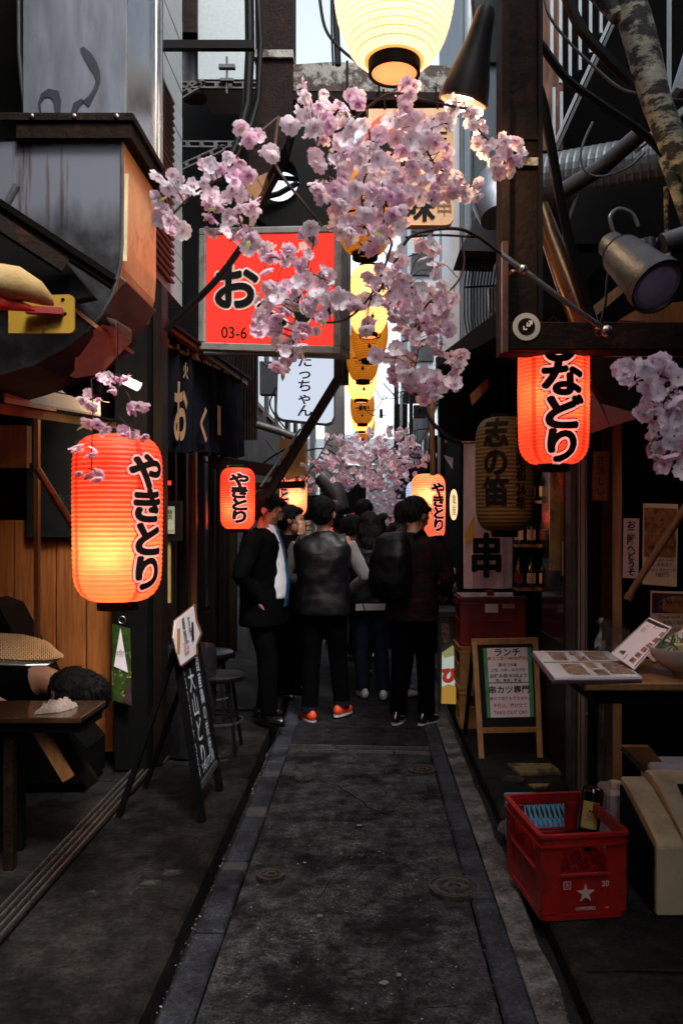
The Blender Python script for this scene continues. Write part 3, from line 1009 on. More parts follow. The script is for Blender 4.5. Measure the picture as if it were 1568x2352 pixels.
# dark sooty strokes rubbed on the face
b = MB()
def stroke(b, pts, wd, y):
    n = len(pts)
    vs = []
    for i, (u, v) in enumerate(pts):
        a = pts[max(0, i - 1)]; c = pts[min(n - 1, i + 1)]
        tx, ty = c[0] - a[0], c[1] - a[1]
        l = math.hypot(tx, ty) or 1
        ww = wd[i] if isinstance(wd, list) else wd
        for s in (-1, 1):
            vs.append((PX(u - ty / l * ww * s / 2, 2.7), y, PZ(v + tx / l * ww * s / 2, 2.7)))
    b.add(vs, [(2 * i, 2 * i + 1, 2 * i + 3, 2 * i + 2) for i in range(n - 1)])
stroke(b, [(93, 262), (90, 235), (98, 218), (112, 212), (126, 216), (132, 232), (132, 250), (133, 262)], [4, 6, 12, 20, 24, 18, 14, 10], Y0 + .003)
stroke(b, [(187, 108), (200, 125), (212, 145), (222, 165), (225, 185), (218, 205), (208, 222), (196, 238)], [10, 20, 22, 16, 11, 9, 12, 20], Y0 + .003)
stroke(b, [(168, 262), (175, 240), (190, 228)], [14, 16, 9], Y0 + .003)
b.build('scrawl', mat('grease_marks', (.02, .025, .035), .5, .4, bump=0), dt)
# lower section and elbow, outline extruded in depth
lower = [(42, 325), (280, 325), (280, 560), (276, 610), (262, 670), (236, 720), (200, 762), (150, 800), (80, 838), (-60, 880), (-120, 880), (-120, 330)]
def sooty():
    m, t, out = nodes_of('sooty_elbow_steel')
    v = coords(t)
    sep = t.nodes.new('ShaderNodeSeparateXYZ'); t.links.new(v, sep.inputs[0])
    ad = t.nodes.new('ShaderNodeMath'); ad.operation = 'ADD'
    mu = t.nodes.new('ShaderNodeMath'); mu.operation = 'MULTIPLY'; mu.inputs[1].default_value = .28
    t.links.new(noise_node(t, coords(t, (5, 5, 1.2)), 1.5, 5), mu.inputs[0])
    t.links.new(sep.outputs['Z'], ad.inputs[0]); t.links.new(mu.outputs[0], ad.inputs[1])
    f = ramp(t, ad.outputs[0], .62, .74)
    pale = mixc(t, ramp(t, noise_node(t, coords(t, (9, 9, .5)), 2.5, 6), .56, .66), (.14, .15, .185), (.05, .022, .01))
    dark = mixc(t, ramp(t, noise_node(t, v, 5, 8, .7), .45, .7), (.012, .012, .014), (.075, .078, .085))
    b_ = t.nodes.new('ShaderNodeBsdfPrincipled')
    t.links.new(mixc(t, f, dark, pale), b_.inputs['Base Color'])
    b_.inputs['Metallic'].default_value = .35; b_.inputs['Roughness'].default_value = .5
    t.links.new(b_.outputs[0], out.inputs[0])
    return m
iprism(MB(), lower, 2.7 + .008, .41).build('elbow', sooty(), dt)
# seam beading along the right edge of the elbow
pth = [P(u, v, 2.702) for u, v in [(281, 325), (281, 450), (281, 560), (277, 610), (263, 670), (237, 720), (201, 762)]]
MB().tube(pth, .006, 6).build('seam', M['galvgrey'], dt, smooth=True)
# side skin following the elbow
side = [(283, 327), (283, 560), (279, 612), (266, 668), (262, 676)]
b = MB()
for i in range(len(side) - 1):
    (u0, v0), (u1, v1) = side[i], side[i + 1]
    a, c = P(u0, v0, 2.7), P(u1, v1, 2.7)
    b.quad(a, c, c + Vector((0, .42, 0)), a + Vector((0, .42, 0)))
b.build('side_skin', M['copperlit'], dt)
b = MB().bar(P(289, 400, 2.705) + Vector((.004, 0, 0)), P(285, 600, 2.705) + Vector((.004, 0, 0)), .012, .006)
b.build('edge_strip', M['cream'], dt)
b = MB()
for u, v in ((279, 640), (284, 480)): b.ball(P(u, v, 2.85) + Vector((.02, 0, 0)), .006, 8, 6)
# clean-out box on the elbow, tilted
c0 = P(262, 690, 2.8)
b = MB().at(c0 + Vector((-.01, .1, -.01)), (0, R(38), 0)).box(-.035, .035, -.19, .19, -.09, .09)
b.X = Matrix.Identity(4)
b.build('cleanout_box', M['brownmetal'], dt, bevel=.004)
b = MB().at(c0 + Vector((-.065, .1, -.085)), (0, R(38), 0)).box(-.05, .055, -.21, .21, -.006, .006)
b.X = Matrix.Identity(4)
b.build('cleanout_flange', M['copperlit'], dt)
# shiny underside lip over the red lantern
up_ = [(75, 836), (150, 800), (205, 765), (236, 745), (262, 752), (300, 776)]
lo_ = [(140, 870), (178, 868), (215, 862), (240, 850), (268, 820), (302, 786)]
A_ = [P(u, v, 2.74) for u, v in up_] + [P(u, v, 3.02) for u, v in lo_]
A_ += [q + Vector((0, .01, .03)) for q in A_]
MB().add(A_, [(i, i + 1, i + 7, i + 6) for i in range(5)] + [(i + 12, i + 18, i + 19, i + 13) for i in range(5)] + [(i + 6, i + 7, i + 19, i + 18) for i in range(5)]).build('underside', mat('greasy_steel', (.8, .7, .66), .4, .4, var=.2, bump=.3, bscale=14), dt)
# flexible conduit beside duct
b = MB()
pth = [P(44, -20, 2.95), P(45, 120, 2.95), P(52, 200, 2.95), P(60, 262, 2.95)]
b.tube(pth, .008, 8)
for i in range(60):
    q = pth[0].lerp(pth[3], i / 60)
solo(b, 'conduit', M['cablepale'], 'thin ribbed grey conduit down the left edge of the steel duct', 'conduit', smooth=True)
b = MB()
q0, q1 = P(40, 425, 2.6), P(15, 470, 2.6)
for i in range(14):
    a = q0.lerp(q1, i / 14); c = q0.lerp(q1, (i + .7) / 14)
    b.tube([a, c], .0125, 10)
solo(b, 'flexible_hose', M['cablepale'], 'short white ribbed hose end at the left edge above the eave', 'hose')
# near eave crossing at left
et = thing('near_eave', 'dark rusty eave board sloping across the upper left corner before the duct', 'eave', P(60, 560, 2.55))
b = MB()
b.bar(P(-60, 428, 2.45), P(262, 640, 2.62), .03, .02)
b.bar(P(-60, 442, 2.46), P(262, 654, 2.63), .03, .03)
b.build('capping', M['void'], et)
MB().bar(P(-60, 475, 2.44), P(150, 612, 2.56), .028, .045).build('fascia', M['rust'], et)
iprism(MB(), [(-60, 470), (150, 600), (215, 680), (120, 700), (-60, 560)], 2.62, .05).build('soffit', M['black'], et)
# yellow bracket plate and rolled canvas
yb = thing('yellow_plate', 'scratched yellow metal plate with rounded corners under the rolled canvas at left', 'metal plate', P(120, 720, 2.5))
pts = [(20, 680), (158, 676), (165, 679), (170, 686), (170, 756), (166, 763), (158, 765), (20, 765)]
iprism(MB(), pts, 2.5, .012).build('plate', M['yellowmetal'], yb)
b = MB().tube([P(145, 688, 2.497), P(145, 688, 2.5)], .006, 8).tube([P(150, 720, 2.497), P(150, 720, 2.5)], .005, 8)
b.build('bolt_holes', M['black'], yb)
MB().bar(P(60, 712, 2.47), P(145, 716, 2.49), .03, .02).build('maroon_arm', M['redold'], yb)
b = MB()
b.tube([P(-60, 640, 2.3), P(-10, 634, 2.3), P(35, 648, 2.32), P(80, 668, 2.36), P(110, 690, 2.4), P(125, 703, 2.42)], [.04, .045, .05, .036, .02, .004], 12)
solo(b, 'awning_roll', M['canvas'], 'stained cream canvas roll tapering to a point at the left edge', 'awning', smooth=True, jit=.012)
b = MB()
b.tube([P(-60, 690, 2.32), P(0, 688, 2.32), P(40, 700, 2.34), P(84, 712, 2.36)], [.022, .026, .018, .006], 10)
solo(b, 'red_cloth', M['redcanvas'], 'strip of red cloth under the cream canvas roll at the left edge', 'cloth', smooth=True, jit=.012)

# left stall: ceiling panel with trim, tube light
st = thing('stall_ceiling', 'pale speckled ceiling panel with brown trim over the left stall', 'ceiling panel', P(130, 920, 3.4))
a, b1, c, d1 = P(10, 850, 3.0), P(10, 925, 2.9), P(232, 962, 3.9), P(228, 888, 4.1)
MB().add([a, b1, c, d1, a + Vector((0, 0, .02)), b1 + Vector((0, 0, .02)), c + Vector((0, 0, .02)), d1 + Vector((0, 0, .02))],
         [(0, 1, 2, 3), (7, 6, 5, 4), (0, 4, 5, 1), (1, 5, 6, 2), (2, 6, 7, 3), (3, 7, 4, 0)]).build('panel', M['panel'], st)
MB().bar(P(-30, 929, 2.88), P(262, 976, 4.0), .02, .05).build('trim', M['panelwarm'], st)
MB().bar(P(-30, 918, 2.87), P(270, 966, 4.0), .012, .012).build('bead', M['black'], st)
MB().tube([P(10, 875, 2.9), P(90, 893, 3.2), P(250, 925, 3.9)], .003, 5).build('wire', M['cable'], st)
iprism(MB(), [(135, 850), (225, 858), (222, 905), (200, 915), (150, 905), (132, 885)], 3.1, .08).build('motor_housing', M['black'], st, bevel=.01)
tl = thing('tube_light', 'short lit fluorescent tube under the stall ceiling, above the big red lantern', 'lamp', P(300, 878, 4.2))
MB().bar(P(278, 868, 4.2), P(322, 888, 4.25), .05, .03).build('housing', M['white'], tl)
MB().tube([P(282, 874, 4.17), P(318, 892, 4.22)], .014, 10).build('tube', M['e_tube'], tl)
lamp('tube_lamp', P(296, 902, 4.15), 3.0, (1, .58, .26), .05)

# orange planked partition
pl = thing('plank_wall', 'orange varnished vertical plank partition in the left stall', 'partition', (-1.75, 4.82, .1))
us = [-80, -30, 32, 85, 129, 198, 262]
for i in range(len(us) - 1):
    vt = 1195 if us[i + 1] < 90 else 1235
    MB().box(PX(us[i], 4.8) + .004, PX(us[i + 1], 4.8) - .004, 4.8 + (i % 2) * .004, 4.83, .13, PZ(vt, 4.8)).build('plank', M['wood'], pl, bevel=.003)
MB().box(PX(-200, 4.84), PX(264, 4.84), 4.84, 4.9, .1, 2.6).build('backing', M['void'], pl)
bd = thing('dark_board', 'black menu board with faint chalk marks above the orange planks at left', 'board', P(135, 1230, 4.75))
MB().box(PX(62, 4.76), PX(212, 4.76), 4.76, 4.785, PZ(1234, 4.76), PZ(965, 4.76)).build('panel', M['blackboard'], bd)
letter('もつ煮\nしろ', plane_map(PX(160, 4.76), PZ(1150, 4.76), 4.757), mat('faint_chalk', (.06, .055, .045), .9, bump=0), bd, w=.13)
b = MB().tube([P(85, 1075, 3.6), P(172, 1216, 3.7)], .017, 12)
solo(b, 'bamboo_pole', M['clay'], 'shiny brown pole leaning diagonally before the dark board', 'pole', smooth=True)
# frame posts and shelf to the far left
b = MB().box(PX(78, 3.9), PX(88, 3.9), 3.9, 3.93, PZ(1570, 3.9), PZ(958, 3.9))
solo(b, 'glass_edge_post', M['woodtan'], 'thin upright brass coloured edge of the glass screen in the left stall', 'post')
b = MB().box(PX(-40, 3.5), PX(62, 3.5), 3.5, 3.53, PZ(1074, 3.5), PZ(1060, 3.5)).box(PX(-40, 3.52), PX(60, 3.52), 3.53, 3.58, PZ(1060, 3.5), PZ(975, 3.5))
solo(b, 'wall_shelf', M['woodtan'], 'small tan wooden ledge with an amber lit panel at the left edge', 'shelf')
b = MB()
iprism(b, [(-40, 1380), (0, 1395), (60, 1510), (145, 1655), (200, 1720), (200, 1800), (-40, 1800)], 4.3, .3)
solo(b, 'dark_hood', M['black'], 'black slanting cabinet side before the orange planks', 'cabinet')
# column with hanging poster
cl = thing('door_column', 'black door column between the orange planks and the chalkboard', 'column', (-1.36, 4.8, .08))
MB().box(PX(264, 4.62), PX(338, 4.62), 4.62, 4.85, .08, 2.9).build('post', M['black'], cl)
MB().box(PX(352, 4.72), PX(372, 4.72), 4.72, 4.86, .08, 2.9).build('jamb', M['darkwood'], cl)
ps = thing('hanging_poster', 'narrow green garden poster hanging on a ring from the black column', 'poster', P(280, 1612, 4.5))
iprism(MB(), [(258, 1432), (299, 1444), (303, 1622), (258, 1608)], 4.55, .004).build('sheet', M['photogreen'], ps)
iprism(MB(), [(277, 1442), (294, 1545), (262, 1530)], 4.545, .002).build('white_kite', M['sheet'], ps)
iprism(MB(), [(297, 1560), (302, 1620), (283, 1612)], 4.545, .002).build('dark_corner', M['menucover'], ps)
letter('◇\n新鮮野菜\n旬の味を\nどうぞ', plane_map(PX(277, 4.54), PZ(1500, 4.54), 4.542), M['ink'], ps, w=.045)
MB().tube([P(281, 1440, 4.54) + Vector((.02 * math.sin(k), 0, .03 + .02 * math.cos(k) + .01)) for k in [i * .7 for i in range(10)]], .002, 5).build('ring', M['steel'], ps)
# sliding door rails
rl = thing('door_rail', 'worn steel sliding door rails set along the edge of the left pavement', 'rail', (-1.3, 3.4, .08))
MB().box(-1.36, -1.24, -1, 4.6, .0, .082).build('sill', M['darkwood'], rl)
for x in (-1.345, -1.315, -1.285, -1.255):
    MB().box(x - .004, x + .006, -1, 4.6, .082, .094).build('track', M['steel'], rl)
# floor of the stall
tag(MB().box(-2.35, -1.36, -1, 4.8, -.05, .05).build('stall_floor', M['concrete_dark']), kind='structure')
# rails by chairs further on
b = MB()
for k in range(4): b.box(-1.32 + k * .035, -1.305 + k * .035, 4.75, 6.1, .078, .088)
solo(b, 'floor_track', M['galvgrey'], 'set of parallel metal door tracks in the pavement behind the chalkboard', 'rail')

# ---- framed menu, green strip
fm = thing('framed_menu', 'small framed cream menu card on the dark left wall beside the big lantern', 'framed menu', P(392, 1240, 5.35))
iprism(MB(), [(355, 1150), (417, 1150), (417, 1242), (355, 1242)], 5.38, .03).build('frame', M['darkwood'], fm)
iprism(MB(), [(362, 1163), (401, 1163), (401, 1226), (362, 1226)], 5.37, .006).build('card', mat('menu_card', (.42, .42, .27), .6, bump=0), fm)
letter('砂 精\n肝 肉', plane_map(PX(383, 5.36), PZ(1182, 5.36), 5.366), M['ink'], fm, w=.075)
letter('150円 150円', plane_map(PX(383, 5.36), PZ(1219, 5.36), 5.366), M['ink'], fm, w=.09)
b = MB()
iprism(b, [(384, 1244), (391, 1244), (391, 1385), (384, 1385)], 5.4, .03)
iprism(b, [(350, 1244), (384, 1244), (384, 1249), (350, 1249)], 5.4, .03)
solo(b, 'narrow_window', M['panelwarm'], 'pale green window frame edge below the framed menu', 'window')
b = MB(); iprism(b, [(372, 1104), (392, 1104), (392, 1114), (372, 1114)], 5.4, .02)
solo(b, 'red_lamp', M['e_red'], 'tiny lit red sign lamp above the framed menu', 'sign lamp')

# ---- noren curtain and eave
A, Bf = Vector((PX(372, 4.95), 4.95, 0)), Vector((PX(556, 6.1), 6.1, 0))
ev = thing('wooden_eave', 'dark sloping wooden eave with orange edge over the dark curtain', 'eave', A + Vector((0, 0, 2.6)))
zt = 2.62
dirn = (Bf - A).normalized()
nrm = Vector((dirn.y, -dirn.x, 0))
MB().bar(P(372, 742, 4.9), P(562, 878, 6.25), .05, .05).build('fascia', M['woodtan'], ev)
MB().bar(P(365, 732, 4.85), P(566, 872, 6.25), .09, .02).build('roof_edge', M['black'], ev)
MB().add([P(372, 730, 4.9), P(566, 868, 6.25), P(566, 868, 6.25) + Vector((-.9, .2, .5)), P(372, 730, 4.9) + Vector((-.9, .2, .5)),
          P(372, 745, 4.9), P(566, 883, 6.25), P(566, 883, 6.25) + Vector((-.9, .2, .4)), P(372, 745, 4.9) + Vector((-.9, .2, .4))],
         [(0, 1, 2, 3), (7, 6, 5, 4), (0, 4, 5, 1), (3, 2, 6, 7), (0, 3, 7, 4), (1, 5, 6, 2)]).build('roof', M['darkwood'], ev)
for k in range(9):
    q = P(386, 785, 4.98).lerp(P(548, 862, 6.12), k / 8)
    MB().bar(q, q + Vector((-.35, .05, .02)), .03, .035).build('rafter', M['wood'] if k > 2 else M['brownmetal'], ev)
nr = thing('noren_curtain', 'long dark fabric shop curtain with beige brush characters below the eave at left', 'curtain', A + Vector((0, 0, 1.98)))
nu, nz = 90, 14
vs, fs = [], []
for j in range(nz + 1):
    for i in range(nu + 1):
        f = i / nu
        q = P(374, 790, 5.0).lerp(P(551, 868, 6.12), f)
        q2 = P(370, 1032, 5.0).lerp(P(553, 1050, 6.12), f)
        p = q.lerp(q2, j / nz)
        amp = .012 + .03 * (j / nz)
        p = p + nrm * (amp * math.sin(f * 46 + 1.5 * math.sin(f * 9)) + .01 * math.sin(f * 90 + j * .2)) + Vector((0, 0, .012 * math.sin(f * 46)))
        vs.append(p)
for j in range(nz):
    for i in range(nu):
        k = j * (nu + 1) + i
        fs.append((k, k + 1, k + nu + 2, k + nu + 1))
MB().add(vs, fs).build('cloth', M['noren'], nr, smooth=True)
MB().tube([P(374, 790, 5.0), P(551, 868, 6.12)], .012, 8).build('rod', M['woodtan'], nr)


def noren_map(uf, vv):
    def f(x, y, l):
        q = P(374, 790, 5.0).lerp(P(551, 868, 6.12), uf + x / 1.17)
        q2 = P(370, 1032, 5.0).lerp(P(553, 1050, 6.12), uf + x / 1.17)
        return q.lerp(q2, vv - y / .62) + nrm * .05
    return f


nl = lambda s, uf, vv, w_, h_, off=.02: letter(s, (lambda g: (lambda x, y, l: root_matrix(nr).inverted() @ g(x, y, l)))(noren_map(uf, vv)), M['beigeprint'], nr, w=w_, h=h_, offset=off, name='print')
nl('お', .13, .62, .17, .36, .03)
nl('く', .4, .7, .1, .24, .03)
nl('火', .18, .2, .07, .1)
nl('ー', .6, .62, .05, .22, .03)

# ================================================================== SIGNS
# red lit sign
sg = thing('red_sign', 'large lit red shop sign in a grey frame, black brush lettering edged white', 'sign', (-.62, 5.2, 2.6))
pa, pb, pc, pd = P(476, 540, 5.35), P(770, 534, 5.05), P(764, 800, 5.05), P(474, 786, 5.35)
ex = (pb - pa).normalized(); ez = (pa - pd).normalized(); nn = ez.cross(ex).normalized()
if nn.y > 0: nn = -nn
Wd, Hd = (pb - pa).length, (pa - pd).length
cc_ = (pa + pb + pc + pd) / 4


def smap(cx, cy, lift=0):  # sign coordinates -0.5..0.5
    return lambda x, y, l: root_matrix(sg).inverted() @ (cc_ + ex * (cx * Wd + x) + ez * (cy * Hd + y) + nn * (l + .002))


def sbox(b, x0, x1, y0, y1, n0, n1):
    vs = [cc_ + ex * x + ez * y + nn * n for n in (n0, n1) for y in (y0, y1) for x in (x0, x1)]
    b.add(vs, [(0, 2, 3, 1), (4, 5, 7, 6), (0, 1, 5, 4), (2, 6, 7, 3), (0, 4, 6, 2), (1, 3, 7, 5)])
    return b


hw, hh_ = Wd / 2, Hd / 2
sbox(MB(), -hw, hw, -hh_, hh_, -.03, 0).build('lit_face', M['e_red'], sg)
b = MB()
for a in ((-hw - .05, hw + .05, hh_, hh_ + .045), (-hw - .05, hw + .05, -hh_ - .05, -hh_), (-hw - .05, -hw, -hh_, hh_), (hw, hw + .05, -hh_, hh_)):
    sbox(b, *a, -.16, .02)
b.build('frame', mat('sign_frame_metal', (.2, .2, .19), .55, .2, var=.25, bump=.1, dirt=((.04, .035, .03), 6, .52, .7)), sg, bevel=.006)
sbox(MB(), -hw - .03, hw + .03, -hh_ - .03, hh_ + .03, -.18, -.035).build('housing', M['black'], sg)
for s, cx, cy, w_, h_ in (('お', -.25, .03, .30, .27), ('く', .03, -.17, .2, .22), ('い', .33, -.12, .26, .24)):
    letter(s, smap(cx, cy), M['signtext'], sg, w=w_, h=h_, dil=.024, nd=14, lift=.003)
    letter(s, smap(cx, cy), M['ink'], sg, w=w_, h=h_, dil=.011, lift=.006)
letter('炭 火 焼 鳥', smap(.08, .38), M['signtext'], sg, w=.42, h=.07, offset=.02)
letter('03-6', smap(-.27, -.4), M['ink'], sg, w=.19, offset=.01)
letter('-', smap(.07, -.4), M['ink'], sg, w=.03, offset=.01)
letter('28', smap(.24, -.4), M['ink'], sg, w=.1, offset=.01)
# hanger pipe under the sign
MB().tube([P(470, 812, 5.35), P(770, 812, 5.1)], .016, 8).build('lower_rail', M['galvgrey'], sg)
# white lit sign
ws = thing('white_sign', 'white hanging sign with black hiragana written downwards behind the diagonal brace', 'sign', P(700, 968, 6.6))
pts = [(647, 800), (762, 800), (766, 812), (766, 955), (760, 968), (748, 972), (650, 962), (640, 957), (636, 946), (640, 810)]
iprism(MB(), pts, 6.6, .12).build('lit_face', M['e_signwhite'], ws)
pts2 = [(u + (-3 if u < 700 else 3), v + (-3 if v < 880 else 4)) for u, v in pts]
iprism(MB(), pts2, 6.615, .1).build('frame', M['galvgrey'], ws)
letter('た\nっ\nち\nゃ\nん', plane_map(PX(700, 6.6), PZ(886, 6.6), 6.597), M['ink'], ws, h=.50, w=.12, offset=.02, ls=.95)
# aged warm sign with red roundel
os_ = thing('aged_sign', 'aged peach coloured sign board with a large red circle and black strokes behind the blossoms', 'sign', P(950, 515, 4.7))
d = 4.7
pts = [(846, 250), (1036, 248), (1040, 262), (1041, 502), (1034, 514), (1022, 517), (852, 517), (846, 505)]
aged = mat('aged_sign_face', (.7, .43, .22), .6, var=.12, scale=3, bump=.05, dirt=((.35, .15, .05), 2.5, .5, .75))
iprism(MB(), pts, d, .07).build('board', aged, os_)
b = MB()
cx, cz = PX(905, d), PZ(345, d)
r0 = .19
b.prism([(cx + r0 * math.cos(k * .2094), cz + r0 * 1.15 * math.sin(k * .2094)) for k in range(30)], d - .004, d - .001)
b.build('red_roundel', mat('faded_red', (.55, .06, .02), .6, bump=0), os_)
letter('焼', plane_map(PX(905, d), PZ(350, d), d - .006), M['ink'], os_, w=.2, dil=.007)
letter('八\n王', plane_map(PX(1010, d), PZ(300, d), d - .004), M['ink'], os_, w=.1, offset=.02)
letter('味', plane_map(PX(965, d), PZ(475, d), d - .004), M['ink'], os_, w=.16, dil=.006)
letter('串', plane_map(PX(1020, d), PZ(470, d), d - .004), mat('worn_ink', (.18, .1, .06), .6, bump=0), os_, w=.08, h=.13)
b = MB().tube([P(880, 205, d), P(884, 252, d)], .006, 6).tube([P(1000, 200, d), P(1004, 250, d)], .006, 6)
b.build('hangers', M['rust'], os_)

# ================================================================== UPPER CENTRE: frame, beams, ducting
cp = thing('timber_portal', 'blackened old timber post with a peeling white beam crossing the alley top', 'portal frame', (PX(630, 5.2), 5.2, 2.5))
d = 5.2
iprism(MB(), [(585, -60), (672, -60), (672, 260), (655, 330), (600, 430), (560, 500), (545, 500), (566, 400), (588, 290)], d, .25).build('post', M['rust'], cp)
MB().box(PX(583, d), PX(674, d), d - .02, d + .27, PZ(135, d), PZ(118, d)).build('band', M['rustpaint'], cp)
iprism(MB(), [(672, 148), (760, 142), (1060, 152), (1060, 212), (672, 208)], d + .05, .16).build('beam', M['rustpaint'], cp)
MB().box(PX(672, d), PX(1062, d), d + .02, d + .25, PZ(226, d), PZ(208, d)).build('beam_flange', M['rust'], cp)
iprism(MB(), [(560, 420), (615, 395), (600, 440), (580, 470)], d - .02, .1).build('offcut', M['woodtan'], cp)
for u in (797, 870):
    MB().tube([P(u, 140, d), P(u, 210, d)], .008, 6).build('strap', M['rust'], cp)
# big curved black cable bundle around post
b = MB()
b.tube([P(572, -40, 5.0), P(574, 120, 5.0), P(568, 240, 5.0), P(545, 330, 4.95), P(500, 420, 4.9)], [.03, .03, .03, .025, .02], 10)
b.tube([P(590, -40, 4.95), P(598, 100, 4.95), P(592, 230, 4.95), P(566, 320, 4.9)], .018, 8)
solo(b, 'cable_bundle', M['cable'], 'thick black cable bundle running down beside the blackened post', 'cable', smooth=True)
# round opening in the black duct: dark curved hood with hole showing light
bh = thing('black_hood', 'rounded black metal hood with a bright round opening behind the blossoms', 'hood', P(660, 500, 6.0))
d = 6.0
b = MB()
cu, cvv, ro = 640, 412, 46
ring = []
n = 28
outer = [(560, 330), (600, 250), (690, 235), (770, 250), (790, 330), (790, 540), (740, 560), (600, 560), (560, 520)]
pts_o = []
for k in range(n):
    a = 2 * math.pi * k / n
    dx, dy = math.cos(a), math.sin(a)
    t_ = min(105 / max(abs(dx), 1e-3), 150 / max(abs(dy), 1e-3), 128)
    pts_o.append((675 + dx * t_ , 400 + dy * t_ * 1.05))
vs, fs = [], []
for yy in (d, d + .25):
    for k in range(n):
        a = 2 * math.pi * k / n
        vs.append((PX(pts_o[k][0], d), yy, PZ(pts_o[k][1], d)))
    for k in range(n):
        a = 2 * math.pi * k / n
        vs.append((PX(cu + ro * math.cos(a), d), yy, PZ(cvv + ro * 1.1 * math.sin(a), d)))
for k in range(n):
    k2 = (k + 1) % n
    fs += [(k, k2, n + k2, n + k), (2 * n + k, 3 * n + k, 3 * n + k2, 2 * n + k2), (n + k, n + k2, 3 * n + k2, 3 * n + k), (k, 2 * n + k, 2 * n + k2, k2)]
MB().add(vs, fs).build('shell', M['black'], bh)
MB().tube([P(596, 405, 6.1), P(688, 412, 6.1)], .02, 8).tube([P(600, 455, 5.95), P(640, 445, 5.95), P(684, 420, 5.95)], .022, 8).build('bars', M['black'], bh)
# galvanised duct plate, mounts and struts upper left of centre
d = 7.0
gd = thing('pale_duct', 'pale galvanised duct with a pipe beside it at the top, left of the timber post', 'duct', P(512, 180, d))
MB().box(PX(455, d), PX(592, d), d, d + .6, PZ(182, d), PZ(-80, d)).build('duct_body', M['zinc'], gd)
MB().tube([(PX(428, d), d + .3, PZ(185, d)), (PX(428, d), d + .3, PZ(-80, d))], .12, 16).build('pipe', M['galvgrey'], gd, smooth=True)
MB().box(PX(395, d), PX(455, d), d - .05, d + .5, PZ(82, d), PZ(-80, d)).build('upper_box', M['rust'], gd)
b = MB().box(PX(365, 4.8), PX(582, 4.8), 4.8, 4.84, PZ(110, 4.8), PZ(91, 4.8))
solo(b, 'black_rail', M['black'], 'black horizontal bar crossing before the pale galvanised duct', 'bar')


def strut(pa, pb, label, wd=.05):
    t_ = thing('strut_channel', label, 'bracket', pa, group='perforated steel struts')
    ax = (pb - pa); L = ax.length; ax.normalize()
    up = Vector((0, 0, 1)); up = (up - ax * up.dot(ax)).normalized()
    b = MB().bar(pa + up * wd * .38, pb + up * wd * .38, .03, wd * .22, up=up).bar(pa - up * wd * .38, pb - up * wd * .38, .03, wd * .22, up=up)
    n_ = max(2, int(L / .09))
    for k in range(n_ + 1):
        q = pa + ax * (L * k / n_)
        q2 = q + ax * .028
        b.bar(q - ax * .014, q2 - ax * .014, .03, wd * .54, up=up)
    b.build('channel', M['galvgrey'], t_)
    return t_


dz = 5.9
strut(P(404, 196, dz), P(592, 198, dz), 'upper perforated steel strut below the pale duct')
strut(P(405, 228, dz), P(468, 190, dz), 'short sloping perforated strut bracing the upper one')
strut(P(400, 332, dz), P(560, 333, dz), 'lower perforated steel strut, above the left blossoms')
strut(P(402, 392, dz), P(515, 340, dz), 'lower sloping perforated strut behind the blossoms')
b = MB().tube([P(521, 130, 5.8), P(521, 215, 5.8)], .008, 6)
b.box(PX(503, 5.8), PX(540, 5.8), 5.78, 5.82, PZ(158, 5.8), PZ(150, 5.8)).box(PX(506, 5.8), PX(536, 5.8), 5.78, 5.82, PZ(188, 5.8), PZ(182, 5.8))
solo(b, 'threaded_rod', M['galvgrey'], 'threaded rod with clamp plates standing on the upper strut', 'clamp')
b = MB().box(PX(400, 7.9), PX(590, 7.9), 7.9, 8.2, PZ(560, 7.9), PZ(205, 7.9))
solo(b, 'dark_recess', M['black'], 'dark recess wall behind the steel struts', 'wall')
# siding with louvre, on the left row
sd_ = thing('sided_house', 'white sided upper wall with a brown slatted louvre behind the steel duct', 'building', (-1.4, 5, 2.9))
x = -1.25
for i in range(16):
    z0 = 2.95 + i * .16
    MB().box(-1.7, x + (i % 2) * .002, 4.62, 5.42, z0, z0 + .152).build('siding_board', M['siding'], sd_)
for i in range(26):
    z0 = 3.02 + i * .045
    MB().at((x + .02, 4.9, z0), (0, R(25), 0)).box(-.015, .02, -.26, .3, -.004, .004)
    b = MB().at((x + .012, 4.88, z0), (0, R(28), 0)).box(-.012, .022, -.24, .2, -.012, .006)
    b.X = Matrix.Identity(4)
    b.build('slat', M['louvre'], sd_)
# diagonal brace and thin upright in the middle distance
d = 5.6
b = MB()
dg = thing('diagonal_brace', 'brown rusty diagonal brace pole rising to the right behind the suited man', 'brace', P(640, 1120, d))
MB().bar(P(612, 1140, d), P(782, 862, d), .06, .07, up=(0, 1, 0)).build('pole', M['rust'], dg)
MB().bar(P(776, 875, d), P(784, 560, d), .055, .055, up=(0, 1, 0)).build('upright', M['rust'], dg)
MB().tube([P(598, 1118, 5.5), P(690, 985, 5.5)], .008, 6).build('conduit', M['cablepale'], dg)
b = MB().bar(P(560, 1118, 5.9), P(700, 1112, 5.9), .04, .05).bar(P(480, 1060, 5.9), P(650, 1085, 6.0), .05, .09)
solo(b, 'dark_beams', M['darkwood'], 'group of dark wooden beams behind the suited man, below the white sign', 'beam')
